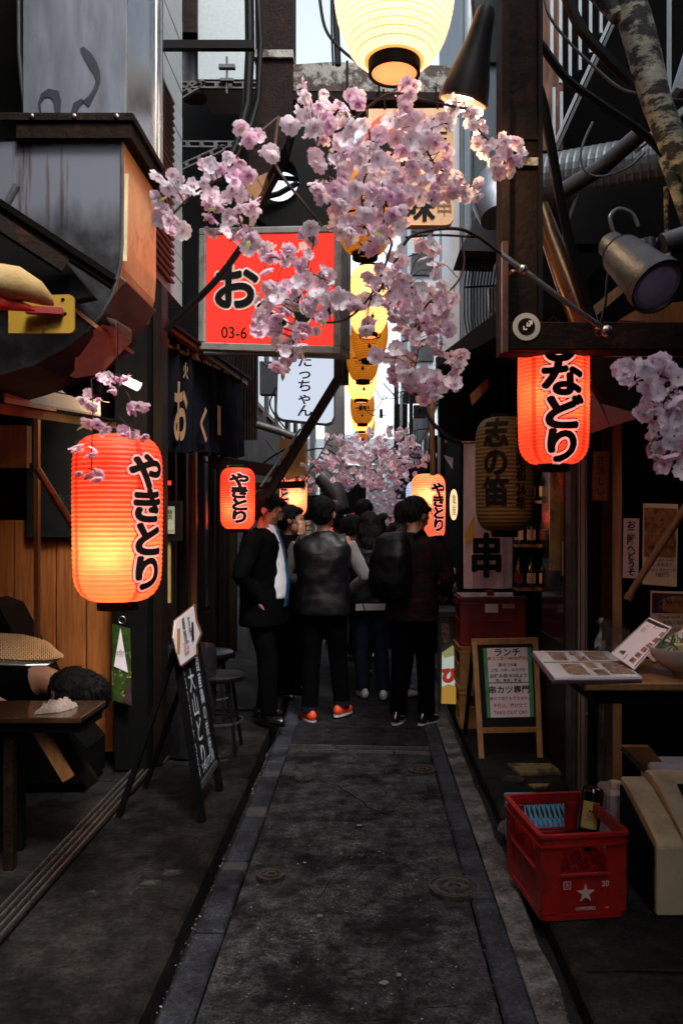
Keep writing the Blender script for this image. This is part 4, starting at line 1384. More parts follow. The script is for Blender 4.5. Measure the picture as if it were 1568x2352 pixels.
# corrugated wall strip and pipes between eave and sign
cg = thing('corrugated_wall', 'narrow brown corrugated sheet wall between the eave and the white sign', 'wall', P(565, 1030, 6.9))
for k in range(11):
    MB().box(PX(525 + k * 6.2, 6.9), PX(529 + k * 6.2, 6.9), 6.88, 6.95, PZ(1010, 6.9), PZ(812, 6.9)).build('ridge', M['brownmetal'] if k % 2 else M['midwall'], cg)
MB().box(PX(520, 6.96), PX(592, 6.96), 6.96, 7.0, PZ(1010, 6.96), PZ(812, 6.96)).build('sheet', M['brownmetal'], cg)
b = MB().tube([P(590, 975, 6.2), P(640, 990, 6.2), P(680, 1005, 6.2)], .03, 10)
solo(b, 'grey_pipe', M['galvgrey'], 'short grey pipe below the white sign', 'pipe', smooth=True)
b = MB().box(PX(745, 9), PX(790, 9), 9, 9.3, PZ(1100, 9), PZ(560, 9))
solo(b, 'white_column', M['zinc'], 'pale square column behind the white sign and the lantern chain', 'column')
b = MB()
iprism(b, [(640, 1010), (700, 1000), (700, 1090), (655, 1100)], 6.9, .2)
solo(b, 'amber_signboard', M['amber'], 'dim amber panel behind the diagonal brace', 'panel')
# hanging cables and vertical wires top centre
b = MB()
def wire(b, pts, r=.006, seg=6):
    # smooth through the points
    out = []
    n_ = len(pts)
    for i in range(n_ - 1):
        p0 = pts[max(i - 1, 0)]; p1 = pts[i]; p2 = pts[i + 1]; p3 = pts[min(i + 2, n_ - 1)]
        for k in range(6):
            t_ = k / 6
            out.append(.5 * ((2 * p1) + (p2 - p0) * t_ + (2 * p0 - 5 * p1 + 4 * p2 - p3) * t_ ** 2 + (3 * p1 - p0 - 3 * p2 + p3) * t_ ** 3))
    out.append(pts[-1])
    b.tube(out, r, seg)
    return b
for i, (pts, d, r, lab) in enumerate([
    ([(730, -40), (745, 60), (780, 110), (830, 150), (900, 200)], 4.0, .008, 'black cable swinging behind the cream lantern at top centre'),
    ([(770, -40), (772, 60), (776, 150)], 5.0, .02, 'thick black vertical cable left of the cream lantern'),
    ([(760, -40), (762, 80), (765, 150)], 5.0, .007, 'thin black vertical wire left of the cream lantern'),
    ([(1245, -40), (1258, 30), (1300, 90), (1360, 150), (1420, 200), (1470, 215), (1620, 238)], 3.0, .006, 'pale blue cable sagging across the upper right corner'),
    ([(1280, -60), (1330, 60), (1390, 130), (1450, 190)], 2.9, .022, 'thick black tube sagging at the upper right'),
    ([(1240, 100), (1300, 180), (1380, 240), (1480, 310), (1560, 400), (1640, 520)], 3.1, .016, 'thick dark hose running down across the mottled trunk'),
    ([(1360, 280), (1335, 340), (1340, 390), (1380, 405), (1440, 385), (1480, 350)], 3.4, .005, 'thin looped cable above the big spiral duct'),
    ([(1190, 130), (1235, 200), (1262, 320), (1290, 480), (1330, 640), (1360, 740)], 3.2, .02, 'heavy black hose hanging beside the rusty post'),
    ([(1410, 540), (1400, 500), (1420, 480), (1450, 490), (1465, 520)], 2.45, .006, 'cable loop above the grey floodlight'),
    ([(1090, 55), (1080, -40)], 2.7, .006, 'black flex holding the bell lamp'),
    ([(560, 560), (500, 640), (420, 720), (380, 760)], 4.7, .02, 'thick dark hose descending behind the left blossoms'),
    ([(965, 900), (985, 960), (1040, 1010), (1110, 1022)], 5.2, .012, 'brown curved hose at the right of the lantern chain'),
    ([(900, 905), (940, 900), (1000, 930), (1060, 925)], 9, .006, 'thin wire crossing behind the lower chain'),
    ([(870, 560), (890, 585), (930, 590), (1000, 570)], 8, .006, 'thin wire behind the central blossoms'),
    ([(1440, 660), (1400, 620), (1390, 690), (1380, 740)], 2.7, .005, 'thin black cable hanging by the floodlight'),
]):
    b = wire(MB(), [P(u, v, d) for u, v in pts], r)
    solo(b, 'cable', M['cablepale'] if i in (3, 6, 8) else M['cable'], lab, 'cable', smooth=True)
# round cap bulb and white bulbs far away
lb = thing('bare_bulb', 'small bright white bulb beside the far end of the lantern chain', 'lamp', P(875, 972, 10))
MB().ball(P(875, 972, 10), .055, seg=12).build('bulb', M['e_white'], lb, smooth=True)
MB().tube([P(875, 962, 10), P(875, 940, 10)], .02, 8).build('socket', M['black'], lb)

# ================================================================== UPPER RIGHT
fr = thing('rusty_frame', 'rusty brown steel post and horizontal beam at the right above the big red lantern', 'steel frame', (PX(1195, 2.9), 2.9, 2.1))
d = 2.9
MB().box(PX(1152, d), PX(1170, d), d, d + .13, PZ(806, d), 4.4).build('flange', M['rust'], fr)
MB().box(PX(1170, d), PX(1236, d), d + .03, d + .12, PZ(806, d), 4.4).build('web', M['rust'], fr)
MB().box(PX(1236, d), PX(1246, d), d, d + .13, PZ(742, d), 4.4).build('rear_flange', M['black'], fr)
MB().box(PX(1162, d) , PX(1640, d), d - .015, d + .1, PZ(805, d), PZ(741, d)).build('beam', M['rust'], fr, bevel=.004)
MB().box(PX(1150, d), PX(1163, d), d - .03, d - .0, PZ(812, d), PZ(560, d)).build('edge_strip', M['brownmetal'], fr)
MB().box(PX(1170, d), PX(1240, d), d + .005, d + .02, PZ(378, d), PZ(360, d)).build('band', M['rustpaint'], fr)
MB().box(PX(1170, d), PX(1240, d), d + .005, d + .02, PZ(318, d), PZ(308, d)).build('band', M['rust'], fr)
cz = P(1206, 753, d) ; yk = d - .017
sk = thing('round_sticker', 'round white ring sticker with three small arrows on the rusty beam corner', 'sticker', P(1206, 785, d - .017))
rr = 31.5 * d / F
b = MB()
b.prism([(cz.x + rr * math.cos(k * .157), cz.z + rr * math.sin(k * .157)) for k in range(40)], yk - .001, yk + .0005)
b.build('white_ring', mat('sticker_white', (.42, .4, .38), .6, var=.1, bump=0), sk)
b = MB()
b.prism([(cz.x + rr * .62 * math.cos(k * .157), cz.z + rr * .62 * math.sin(k * .157)) for k in range(40)], yk - .0025, yk - .001)
b.build('centre', M['rust'], sk)
b = MB()
px = d / F
for k in range(3):
    qx, qz = cz.x + (-8 + k * 8) * px, cz.z + (-8 + k * 8) * px
    L_ = 9 * px; w_ = 3.2 * px
    if k < 2: pts = [(qx, qz), (qx + L_, qz), (qx + L_, qz + w_), (qx + w_, qz + w_), (qx + w_, qz + L_), (qx, qz + L_)]
    else: pts = [(qx + L_ * .6, qz + L_ * .6), (qx + L_ * .6 - L_, qz + L_ * .6), (qx + L_ * .6 - L_, qz + L_ * .6 - w_), (qx + L_ * .6 - w_ * 1.6, qz + L_ * .6 - w_), (qx - w_, qz - w_), (qx, qz - w_ * 1.7), (qx + L_ * .6 - w_, qz + L_ * .6 - w_ * 2), (qx + L_ * .6 - w_, qz + L_ * .6 - L_), (qx + L_ * .6, qz + L_ * .6 - L_)]
    b.prism(pts, yk - .004, yk - .0026)
b.build('arrows', M['white'], sk)
# bell lamp
mouth_ = P(1064, 232, 2.66)
neck_ = mouth_ + Vector((.062, -.066, .245))
ax = mouth_ - neck_
L = ax.length
bl_ = thing('bell_lamp', 'large black bell-shaped lamp shade with a glaring warm bulb over the blossoms', 'lamp', neck_)
q = ax.normalized().to_track_quat('Z', 'Y')
bl_.rotation_euler = q.to_euler()
b = MB()
prof = [(.024, -.02), (.032, 0), (.036, L * .15), (.043, L * .35), (.056, L * .55), (.070, L * .75), (.078, L * .9), (.080, L)]
b.lathe(prof + [(r_ - .004, z) for r_, z in reversed(prof)], 36)
b.build('shade', mat('black_enamel', (.012, .011, .011), .42, var=.3, bump=.06), bl_, local=True, smooth=True)
MB().lathe([(.075, L - .004), (.083, L - .004), (.083, L + .006), (.075, L + .006), (.075, L - .004)], 36).build('rim', M['brownmetal'], bl_, local=True)
MB().ball((0, 0, L - .05), .036, .036, .045, 14, 10).build('bulb', M['e_bulb'], bl_, local=True, smooth=True)
lamp('bell_light', (0, 0, L + .01), 6, (1, .68, .36), .03, bl_)
# flag pole rod with ball joints
fp = thing('flag_rod', 'thin bronze rod with ball joints slanting down before the rusty post', 'rod', P(1395, 762, 2.75))
MB().tube([P(1150, 583, 2.7), P(1204, 622, 2.7), P(1300, 695, 2.72), P(1386, 756, 2.74)], .009, 10).build('rod', M['steel'], fp, smooth=True)
MB().ball(P(1200, 619, 2.7), .016, seg=12).build('ball_joint', M['steel'], fp, smooth=True)
MB().ball(P(1392, 760, 2.74), .02, seg=12).build('ball_joint', M['steel'], fp, smooth=True)
MB().ball(P(1178, 628, 2.76), .014, seg=10).ball(P(1375, 760, 2.8), .018, seg=10).build('brackets', M['brownmetal'], fp, smooth=True)
# grey floodlight
fl = thing('floodlight', 'grey metal can-shaped floodlight with purple lens at the right edge, aimed down right', 'lamp', P(1460, 620, 2.35))
p0, p1 = P(1408, 568, 2.45), P(1512, 660, 2.28)
ax = p1 - p0; L = ax.length
fl.location = p0
fl.rotation_euler = ax.normalized().to_track_quat('Z', 'Y').to_euler()
k_ = L
prof = [(.001, -.035), (.03, -.033), (.04, -.02), (.042, .02), (.046, .035), (.056, .04), (.062, .05), (.076, L * .8), (.082, L * .85), (.084, L), (.078, L), (.072, L * .92)]
MB().lathe(prof, 32).build('body', mat('grimy_lamp_metal', (.04, .04, .042), .5, .3, var=.4, scale=14, bump=.2, dirt=((.012, .01, .009), 9, .45, .6)), fl, local=True, smooth=True)
MB().lathe([(.05, .036), (.058, .036), (.058, .046), (.05, .046), (.05, .036)], 32).build('neck_ring', M['black'], fl, local=True)
MB().lathe([(.062, L * .965), (.035, L * .985), (.001, L * .99)], 32).build('lens', M['lens'], fl, local=True, smooth=True)
MB().lathe([(.056, L * .9), (.073, L * .92), (.073, L * .97), (.06, L * .97), (.056, L * .9)], 32).build('lens_ring', mat('lilac_reflector', (.32, .24, .36), .35, .3, bump=0), fl, local=True, smooth=True)
b = MB().tube([P(1465, 560, 2.4), P(1540, 556, 2.4)], .014, 10).tube([P(1490, 548, 2.4), P(1490, 572, 2.4)], .02, 10).tube([P(1520, 560, 2.36), P(1580, 540, 2.36)], .03, 12)
b.build('arm', M['galvgrey'], fl, smooth=True)
# brown shiny pipe (lower right of post), spiral duct, grey conduit
b = MB().tube([P(1242, 470, 3.3), P(1262, 540, 3.3), P(1300, 640, 3.3), P(1345, 752, 3.3)], [.028, .04, .05, .055], 16)
solo(b, 'brown_pipe', M['clay'], 'shiny brown metal pipe slanting down behind the rusty beam', 'pipe', smooth=True)
d = 4.6
sp = thing('spiral_duct', 'big ribbed spiral ventilation duct behind the rusty post at right', 'duct', P(1350, 420, d))
b = MB()
a_, c_ = P(1160, 440, d + .5), P(1540, 378, d)
ax = (c_ - a_)
n_ = 46
path, rad_ = [], []
for i in range(n_ * 2 + 1):
    path.append(a_ + ax * i / (2 * n_))
    rad_.append(.175 + (.004 if i % 4 == 0 else 0))
b.tube(path, rad_, 28)
b.build('duct_body', mat('ribbed_duct', (.09, .105, .11), .4, .5, var=.15, bump=.05), sp)
b = MB()
e0 = P(1140, 470, 4.9)
b.tube([P(1150, 400, 5.0), P(1135, 430, 4.9), P(1128, 465, 4.85), P(1140, 500, 4.8)], [.1, .12, .12, .1], 18)
b.build('elbow', M['galv'], sp, smooth=True)
b = MB().tube([P(1290, 440, 3.8), P(1380, 385, 3.7), P(1478, 300, 3.6)], .038, 14)
solo(b, 'grey_conduit_pipe', M['galvgrey'], 'straight grey pipe rising to the right across the spiral duct', 'pipe', smooth=True)
# mottled trunk
tk = thing('mottled_trunk', 'old mottled tree trunk leaning down across the upper right corner', 'tree', P(1600, 470, 2.9))
MB().tube([P(1420, -60, 3.1), P(1455, 40, 3.05), P(1480, 130, 3.0), P(1505, 230, 2.95), P(1545, 330, 2.9), P(1620, 440, 2.85)], [.06, .062, .058, .054, .05, .042], 16).build('trunk', M['bark'], tk, smooth=True, jit=.006)
MB().tube([P(1530, 360, 2.9), P(1560, 460, 2.9), P(1590, 560, 2.9)], [.03, .022, .018], 10).build('limb', M['bark'], tk, smooth=True)
MB().tube([P(1418, 40, 3.05), P(1380, -20, 3.1)], [.03, .05], 10).build('stub', M['bark'], tk, smooth=True)
b = MB().tube([P(1528, 430, 3.1), P(1530, 520, 3.1), P(1536, 640, 3.1)], .01, 8)
solo(b, 'dead_twig', M['bark'], 'thin dead stem hanging below the mottled trunk', 'stem', smooth=True)
# fire stair
fs_ = thing('fire_stair', 'white railed outdoor stair seen at top right between the cables', 'staircase', P(1300, 330, 5.6))
d = 5.6
for i, (u, v0, v1) in enumerate([(1263, -60, 150), (1283, -60, 190), (1305, -60, 195), (1328, -60, 160), (1352, -60, 120), (1376, -60, 75), (1398, -60, 30), (1268, 200, 330), (1285, 210, 300)]):
    MB().box(PX(u, d), PX(u + 7, d), d, d + .02, PZ(v1, d), PZ(v0, d)).build('baluster', M['zinc'], fs_)
MB().bar(P(1240, 400, d), P(1440, -40, d - .1), .02, .05, up=(0, 1, 0)).build('stringer', M['zinc'], fs_)
MB().bar(P(1250, 402, d - .02), P(1450, -38, d - .12), .02, .035, up=(0, 1, 0)).build('stringer', M['galvgrey'], fs_)
MB().box(PX(1245, d), PX(1300, d), d + .1, d + .12, PZ(330, d), PZ(-60, d)).build('backing', M['brownmetal'], fs_)
b = MB().box(PX(1535, 4), PX(1541, 4), 4, 4.03, PZ(300, 4), PZ(-60, 4)).bar(P(1460, 340, 4), P(1600, 230, 4), .03, .07, up=(0, 1, 0)).bar(P(1590, 90, 4), P(1550, 215, 4), .03, .1, up=(0, 1, 0))
solo(b, 'window_bars', M['zinc'], 'pale metal bars at the far upper right edge behind the trunk', 'bars')
# shelf edge at right and lit orange rafters under
b = MB()
iprism(b, [(1290, 560), (1330, 440), (1600, 405), (1600, 560)], 3.6, .12)
solo(b, 'dark_gable', M['black'], 'black boxed gable below the spiral duct', 'gable')
lw = thing('lit_rafters', 'orange lit wooden boards glimpsed beneath the floodlight', 'rafters', P(1440, 720, 3.3))
for k, pts in enumerate([[(1310, 745), (1420, 655), (1430, 672), (1345, 745)], [(1420, 735), (1480, 700), (1600, 690), (1600, 745)], [(1370, 800), (1560, 800), (1600, 830), (1430, 835)]]):
    iprism(MB(), pts, 3.3 + k * .1, .05).build('board', M['woodtan'], lw)
# red-lit awning behind the right lantern
aw = thing('red_lit_awning', 'brown curved awning lit red by the big right lantern', 'awning', P(1440, 950, 3.4))
a1 = [(1345, 870), (1380, 920), (1440, 940), (1600, 930)]
vs = [P(u, v, 3.5) for u, v in a1] + [P(u, v, 3.3) for u, v in [(1345, 1000), (1400, 980), (1460, 962), (1600, 955)]]
vs += [q + Vector((0, .03, .02)) for q in vs]
MB().add(vs, [(0, 1, 5, 4), (1, 2, 6, 5), (2, 3, 7, 6), (8, 12, 13, 9), (9, 13, 14, 10), (10, 14, 15, 11), (4, 5, 13, 12), (5, 6, 14, 13), (6, 7, 15, 14)]).build('panel', mat('awning_panel', (.10, .03, .015), .6, bump=.1, spec=.1), aw)
iprism(MB(), [(1350, 820), (1600, 820), (1600, 930), (1450, 938), (1385, 920), (1360, 880)], 3.15, .06).build('valance', M['black'], aw)
# dark awning over the right alley side
da = thing('dark_awning', 'dark sloping shop roof on the right side with an orange lit bracket', 'awning', P(1080, 900, 5.2))
vs = [P(1000, 830, 6.8), P(1150, 745, 4.4), P(1175, 960, 4.4), P(1005, 940, 6.8)]
vs += [q + Vector((.12, 0, .04)) for q in vs[:2]] + [q + Vector((.9, 0, .1)) for q in vs[2:]]
MB().add([P(1000, 822, 7.2), P(1162, 700, 3.6), P(1162, 700, 3.6) + Vector((.8, 0, -.1)), P(1000, 822, 7.2) + Vector((.8, 0, -.1)),
          P(1000, 850, 7.2), P(1162, 760, 3.6), P(1162, 760, 3.6) + Vector((.8, 0, -.3)), P(1000, 850, 7.2) + Vector((.8, 0, -.3))],
         [(0, 1, 2, 3), (7, 6, 5, 4), (0, 4, 5, 1), (3, 2, 6, 7), (0, 3, 7, 4), (1, 5, 6, 2)]).build('roof', M['void'], da)
iprism(MB(), [(1005, 840), (1165, 800), (1165, 1010), (1100, 1035), (1010, 1000)], 5.6, .1).build('fascia', M['void'], da)
iprism(MB(), [(1080, 905), (1118, 868), (1122, 890), (1085, 930)], 5.2, .05).build('bracket', M['wood'], da)
b = MB().tube([P(990, 920, 6), P(992, 1010, 6), P(994, 1092, 6)], .022, 10)
solo(b, 'branch_post', M['woodtan'], 'thin peeled branch upright hanging above the pink lantern', 'post', smooth=True)
# curved balcony grille
bg_ = thing('balcony_grille', 'black curved balcony grille in front of the pale wall at right', 'railing', P(1110, 780, 6.4))
for k in range(13):
    u = 1066 + k * 7.2
    top = 575 + k * 3
    pth = [P(u + 10, top, 6.4), P(u, 660, 6.4), P(u, 730, 6.35), P(u + 6, 765, 6.3), P(u + 18, 783, 6.25)]
    MB().tube(pth, .007, 5, cap=False).build('bar', M['cable'], bg_, smooth=True)
MB().tube([P(1066, 600, 6.4), P(1160, 596, 6.4)], .012, 6).tube([P(1066, 660, 6.4), P(1160, 655, 6.4)], .008, 6).build('rail', M['cable'], bg_)
bx_ = thing('meter_box', 'small cream box with brown print behind the curved grille', 'box', P(1135, 715, 6.6))
iprism(MB(), [(1120, 662), (1150, 660), (1150, 715), (1126, 712)], 6.6, .1).build('case', M['cream'], bx_)
letter('米\n一\n番', plane_map(PX(1138, 6.6), PZ(688, 6.6), 6.597), M['redink'], bx_, h=.12)
b = MB()
iprism(b, [(1055, 575), (1092, 500), (1150, 500), (1150, 578)], 6.2, .5)
solo(b, 'balcony_canopy', M['midwall'], 'small grey canopy above the curved balcony grille', 'canopy')
# backdrop wall to close the dark upper right
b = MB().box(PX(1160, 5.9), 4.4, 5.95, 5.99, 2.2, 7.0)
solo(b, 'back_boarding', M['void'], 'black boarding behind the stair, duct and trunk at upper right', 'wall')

# ================================================================== LOWER RIGHT


def ray_plane(u, v, p0, n):
    o = Vector((0, 0, EYE)); dd = P(u, v, 1) - o
    t_ = (p0 - o).dot(n) / dd.dot(n)
    return o + dd * t_


d = 4.35
df = thing('door_frame', 'aluminium and wood sliding door frame beside the dark opening on the right', 'door frame', (PX(1360, d), d, .045))
for u0, u1, m, dy in [(1310, 1323, 'galvgrey', 0), (1325, 1346, 'steel', -.02), (1347, 1379, 'darkwood', .02), (1380, 1404, 'brownmetal', -.01), (1405, 1428, 'woodtan', .0)]:
    mm = {'steel': mat('dull_aluminium', (.42, .32, .26), .45, .6, var=.15, bump=.03, scale=3, stretch=(5, 5, .5)), 'woodtan': mat('painted_jamb', (.42, .22, .08), .6, var=.25, scale=4, stretch=(4, 4, .6), bump=.1)}.get(m, M[m])
    MB().box(PX(u0, d), PX(u1, d), d + dy, d + .12, .045, 2.5).build('jamb', mm, df, bevel=.004)
for u in (1329, 1340): MB().box(PX(u, d), PX(u + 1.5, d), d - .024, d - .02, .05, 2.45).build('groove', M['black'], df)
MB().ball(P(1346, 1640, d - .03), .007, seg=8).build('screw', M['steel'], df)
MB().box(PX(1428, d), 3.3, d + .02, d + .1, .045, 2.5).build('black_panel', M['void'], df)
# glass door leaf reflecting the lantern, receding
gl = thing('glass_door', 'dark glass sliding door leaf half open on the right behind the jambs', 'door', (1.12, 4.6, .045))
MB().box(1.1, 1.13, 4.5, 4.55, .06, 2.4).build('stile', M['darkwood'], gl)
MB().box(1.14, 1.17, 5.2, 5.25, .06, 2.4).build('stile', M['darkwood'], gl)
MB().box(1.11, 1.16, 4.55, 5.2, .06, .8).build('lower_panel', M['darkwood'], gl)
MB().box(1.12, 1.13, 4.55, 5.2, .8, 2.35).build('pane', M['glassdark'], gl)
MB().box(PX(1262, 4.7), PX(1290, 4.7), 4.7, 4.72, PZ(1310, 4.7), PZ(1040, 4.7)).build('gleam_strip', mat('gleam_metal', (.5, .36, .15), .3, .8, var=.3, bump=.03), gl)  # yellow strip stands in for the lantern's reflection in the glass
pp_ = thing('window_notice', 'small pinkish notice sheet taped inside the right doorway', 'notice', P(1303, 1330, 4.6))
iprism(MB(), [(1291, 1243), (1313, 1246), (1311, 1328), (1291, 1322)], 4.6, .003).build('sheet', M['sheet'], pp_)
for k, (s, m) in enumerate((('親子丼', 'ink'), ('串カツ', 'redink'), ('定食・鍋', 'ink'), ('営業中', 'ink'))):
    letter(s, plane_map(PX(1301, 4.6), PZ(1257 + k * 19, 4.6), 4.597), M[m], pp_, w=.048)
ib = thing('interior_bulb', 'warm lit bulb glimpsed inside the right doorway under the large red lantern', 'lamp', P(1283, 1085, 5.0))
MB().ball(P(1283, 1085, 5.0), .022, seg=12).build('bulb', M['e_bulb'], ib, smooth=True)
MB().tube([P(1283, 1078, 5.0), P(1283, 1020, 5.0)], .006, 6).build('flex', M['cable'], ib)
lamp('interior_light', Vector((0, -.05, -.03)), 2.2, (1, .62, .28), .03, ib)
shf = thing('bottle_shelf', 'dim shelf with bottles inside the right doorway', 'shelf', P(1240, 1300, 5.5))
for zz in (1.05, 1.35, 1.65):
    MB().box(PX(1185, 5.55), PX(1300, 5.55), 5.5, 5.66, zz - .02, zz).build('board', M['woodtan'], shf)
for k in range(12):
    bx = thing('sake_bottle', 'dim bottle on the %s inner shelf in the right doorway, %s from the left' % (('bottom', 'middle', 'top')[k // 4], ('first', 'second', 'third', 'fourth')[k % 4]), 'bottle', (PX(1192, 5.55) + (k % 4) * .085, 5.57, (1.05, 1.35, 1.65)[k // 4]), group='bottles on the dim inner shelf')
    MB().lathe([(.001, 0), (.03, 0), (.03, .13), (.012, .17), (.011, .21), (.001, .21)], 14).build('glass', M['bottle'], bx, local=True, smooth=True)
    MB().lathe([(.0305, .03), (.0305, .1)], 14).build('label', M['sheetwarm'] if k % 3 else M['redold'], bx, local=True)
# posters and signs on the black panel
d = 4.33
def poster(name, label, pts, d, m, txts, photo=None):
    t_ = thing(name, label, 'poster', P(pts[-1][0], max(p[1] for p in pts), d))
    iprism(MB(), pts, d, .004).build('sheet', m, t_)
    if photo: iprism(MB(), photo[0], d - .002, .001).build('picture', photo[1], t_)
    for s, u, v, w_, mm in txts:
        letter(s, plane_map(PX(u, d), PZ(v, d), d - .003), mm, t_, w=w_ * d / F)
    return t_
poster('food_poster', 'upper food poster with grilled meat picture behind the brown pole', [(1476, 1156), (1556, 1158), (1553, 1348), (1474, 1342)], d, M['sheetwarm'],
       [('Grilled pork [salt]', 1514, 1287, 64, M['ink']), ('烤肉 (豚串焼き)', 1514, 1298, 62, M['ink']), ('豚串焼き 盛合せ 5本', 1514, 1309, 72, M['ink']), ('780円', 1518, 1320, 30, M['ink'])],
       ([(1479, 1166), (1553, 1168), (1551, 1281), (1478, 1279)], M['photo']))
pst = poster('food_poster', 'lower food poster with a picture of a pork stew in a round bowl', [(1493, 1357), (1610, 1360), (1610, 1545), (1492, 1420)][:2] + [(1610, 1475), (1492, 1475)], d - .008, M['sheetwarm'],
             [('Stew with pork', 1550, 1418, 78, M['ink']), ('煮猪大腸鍋', 1546, 1430, 52, M['ink']), ('もつ煮込み　450円', 1556, 1445, 96, M['ink'])],
             ([(1496, 1362), (1610, 1365), (1610, 1408), (1496, 1408)], M['menucover']))
b = MB(); b.prism([(PX(1552, d) + .1 * math.cos(k * .21), PZ(1388, d) + .045 * math.sin(k * .21)) for k in range(30)], d - .014, d - .012)
b.build('dish', M['photo'], pst)
poster('upstairs_sign', 'narrow white sign with black characters written downwards on the black panel', [(1431, 1190), (1467, 1191), (1465, 1329), (1429, 1327)], d - .004, mat('sign_card', (.72, .5, .42), .5, var=.05, bump=0), [])
sgn = [o for o in col.objects if o.name.startswith('upstairs_sign')][0]
letter('お\n二\n階\nへ\nど\nう\nそ', plane_map(PX(1449, d - .01), PZ(1259, d - .01), d - .008), M['ink'], sgn, h=126 * d / F, w=20 * d / F, offset=.02, ls=.9)
poster('wood_plaque', 'small framed orange plaque with handwriting on the door jamb', [(1361, 1037), (1399, 1037), (1396, 1152), (1358, 1150)], 4.31, mat('red_frame_wood', (.3, .05, .02), .5), [])
sgn = [o for o in col.objects if o.name.startswith('wood_plaque')][0]
iprism(MB(), [(1364, 1042), (1395, 1042), (1393, 1147), (1362, 1146)], 4.305, .004).build('face', M['woodtan'], sgn)
letter('2F\n涼\nし\nい', plane_map(PX(1379, 4.3), PZ(1093, 4.3), 4.302), M['ink'], sgn, h=88 * 4.3 / F, w=18 * 4.3 / F)
b = MB().tube([P(1443, 1374, 3.75), P(1451, 1356, 3.76), P(1510, 1262, 3.8), P(1600, 1125, 3.85)], [.019, .016, .018, .022], 12).tube([P(1440, 1378, 3.75), P(1447, 1365, 3.75)], .021, 12)
solo(b, 'wooden_pole', M['woodtan'], 'brown wooden pole slanting down across the posters at the right', 'pole', smooth=True)

# counter table with menus and bowl
ct = thing('counter_table', 'brown wooden counter board at the right edge holding menus and a bowl', 'table', (1.2, 2.95, .045))
MB().box(.735, 2.0, 2.74, 3.22, .925, .955).build('table_top', M['woodtan'], ct, bevel=.006)
MB().box(.78, 2.0, 2.8, 3.15, .87, .925).build('apron', M['darkwood'], ct)
MB().box(1.42, 1.48, 3.05, 3.11, .045, .87).build('leg', M['darkwood'], ct)
om = thing('open_menu', 'open laminated picture menu in a burgundy cover lying on the counter', 'menu', (.8, 3.0, .956))
c4 = [Vector((PX(1222, 3.3), 3.30, .966)), Vector((PX(1396, 3.3), 3.30, .966)), Vector((PX(1472, 2.76), 2.755, .964)), Vector((PX(1272, 2.74), 2.74, .964))]
def mq(fx, fy, z=0):
    return (c4[0].lerp(c4[1], fx)).lerp(c4[3].lerp(c4[2], fx), fy) + Vector((0, 0, z))
def slab(name, x0, x1, y0, y1, z0, z1, m, par):
    vs = [mq(x, y, z) for z in (z0, z1) for y in (y0, y1) for x in (x0, x1)]
    MB().add(vs, [(0, 2, 3, 1), (4, 5, 7, 6), (0, 1, 5, 4), (2, 6, 7, 3), (0, 4, 6, 2), (1, 3, 7, 5)]).build(name, m, par)
slab('cover', -.035, .99, -.01, 1.02, -.01, -.002, M['menucover'], om)
lam = mat('laminated_page', (.85, .85, .88), .22, var=.06, bump=.06, bscale=12, coat=.6)
slab('page', 0, 1, 0, 1, 0, .008, lam, om)
slab('page_seam', 0.02, .98, .47, .485, .008, .0095, M['ink'], om)
for x0, x1, y0, y1 in [(.17, .37, .06, .4), (.44, .56, .05, .2), (.48, .6, .25, .42), (.64, .88, .05, .4), (.2, .44, .55, .92), (.5, .62, .52, .7), (.52, .66, .76, .94), (.7, .97, .53, .9)]:
    slab('picture', x0, x1, y0, y1, .009, .0098, M['photogrey'], om)
p0, p1, p2, p3 = Vector((PX(1402, 3.05), 3.05, PZ(1500, 3.05))), Vector((PX(1489, 3.1), 3.1, PZ(1418, 3.1))), Vector((PX(1541, 2.92), 2.92, PZ(1441, 2.92))), Vector((PX(1455, 2.87), 2.87, PZ(1537, 2.87)))
sm = thing('leaning_menu', 'white menu card with a dark header leaning up at an angle behind the open menu', 'menu', (p3.x, 2.87, .966))
nn2 = (p1 - p0).cross(p3 - p0).normalized()
if nn2.y > 0: nn2 = -nn2
def cq(fx, fy, l=0): return (p0.lerp(p1, fy)).lerp(p3.lerp(p2, fy), fx) + nn2 * l
def cslab(name, x0, x1, y0, y1, l0, l1, m, par):
    vs = [cq(x, y, l) for l in (l0, l1) for y in (y0, y1) for x in (x0, x1)]
    MB().add(vs, [(0, 2, 3, 1), (4, 5, 7, 6), (0, 1, 5, 4), (2, 6, 7, 3), (0, 4, 6, 2), (1, 3, 7, 5)]).build(name, m, par)
cslab('card', 0, 1, 0, 1, -.004, 0, M['sheet'], sm)
cslab('header', .04, .96, .9, .97, 0, .001, M['cutpaper'], sm)
cslab('border', .03, .05, .04, .97, 0, .0012, M['cutpaper'], sm)
cslab('border', .95, .97, .04, .97, 0, .0012, M['cutpaper'], sm)
cslab('border', .48, .5, .04, .9, 0, .0012, M['cutpaper'], sm)
for x0, y0 in [(.78, .75), (.76, .6), (.74, .46), (.72, .34), (.7, .2), (.68, .07), (.2, .1)]:
    cslab('picture', x0, x0 + .18, y0, y0 + .1, .001, .0018, M['photo'], sm)
inv = root_matrix(sm).inverted()
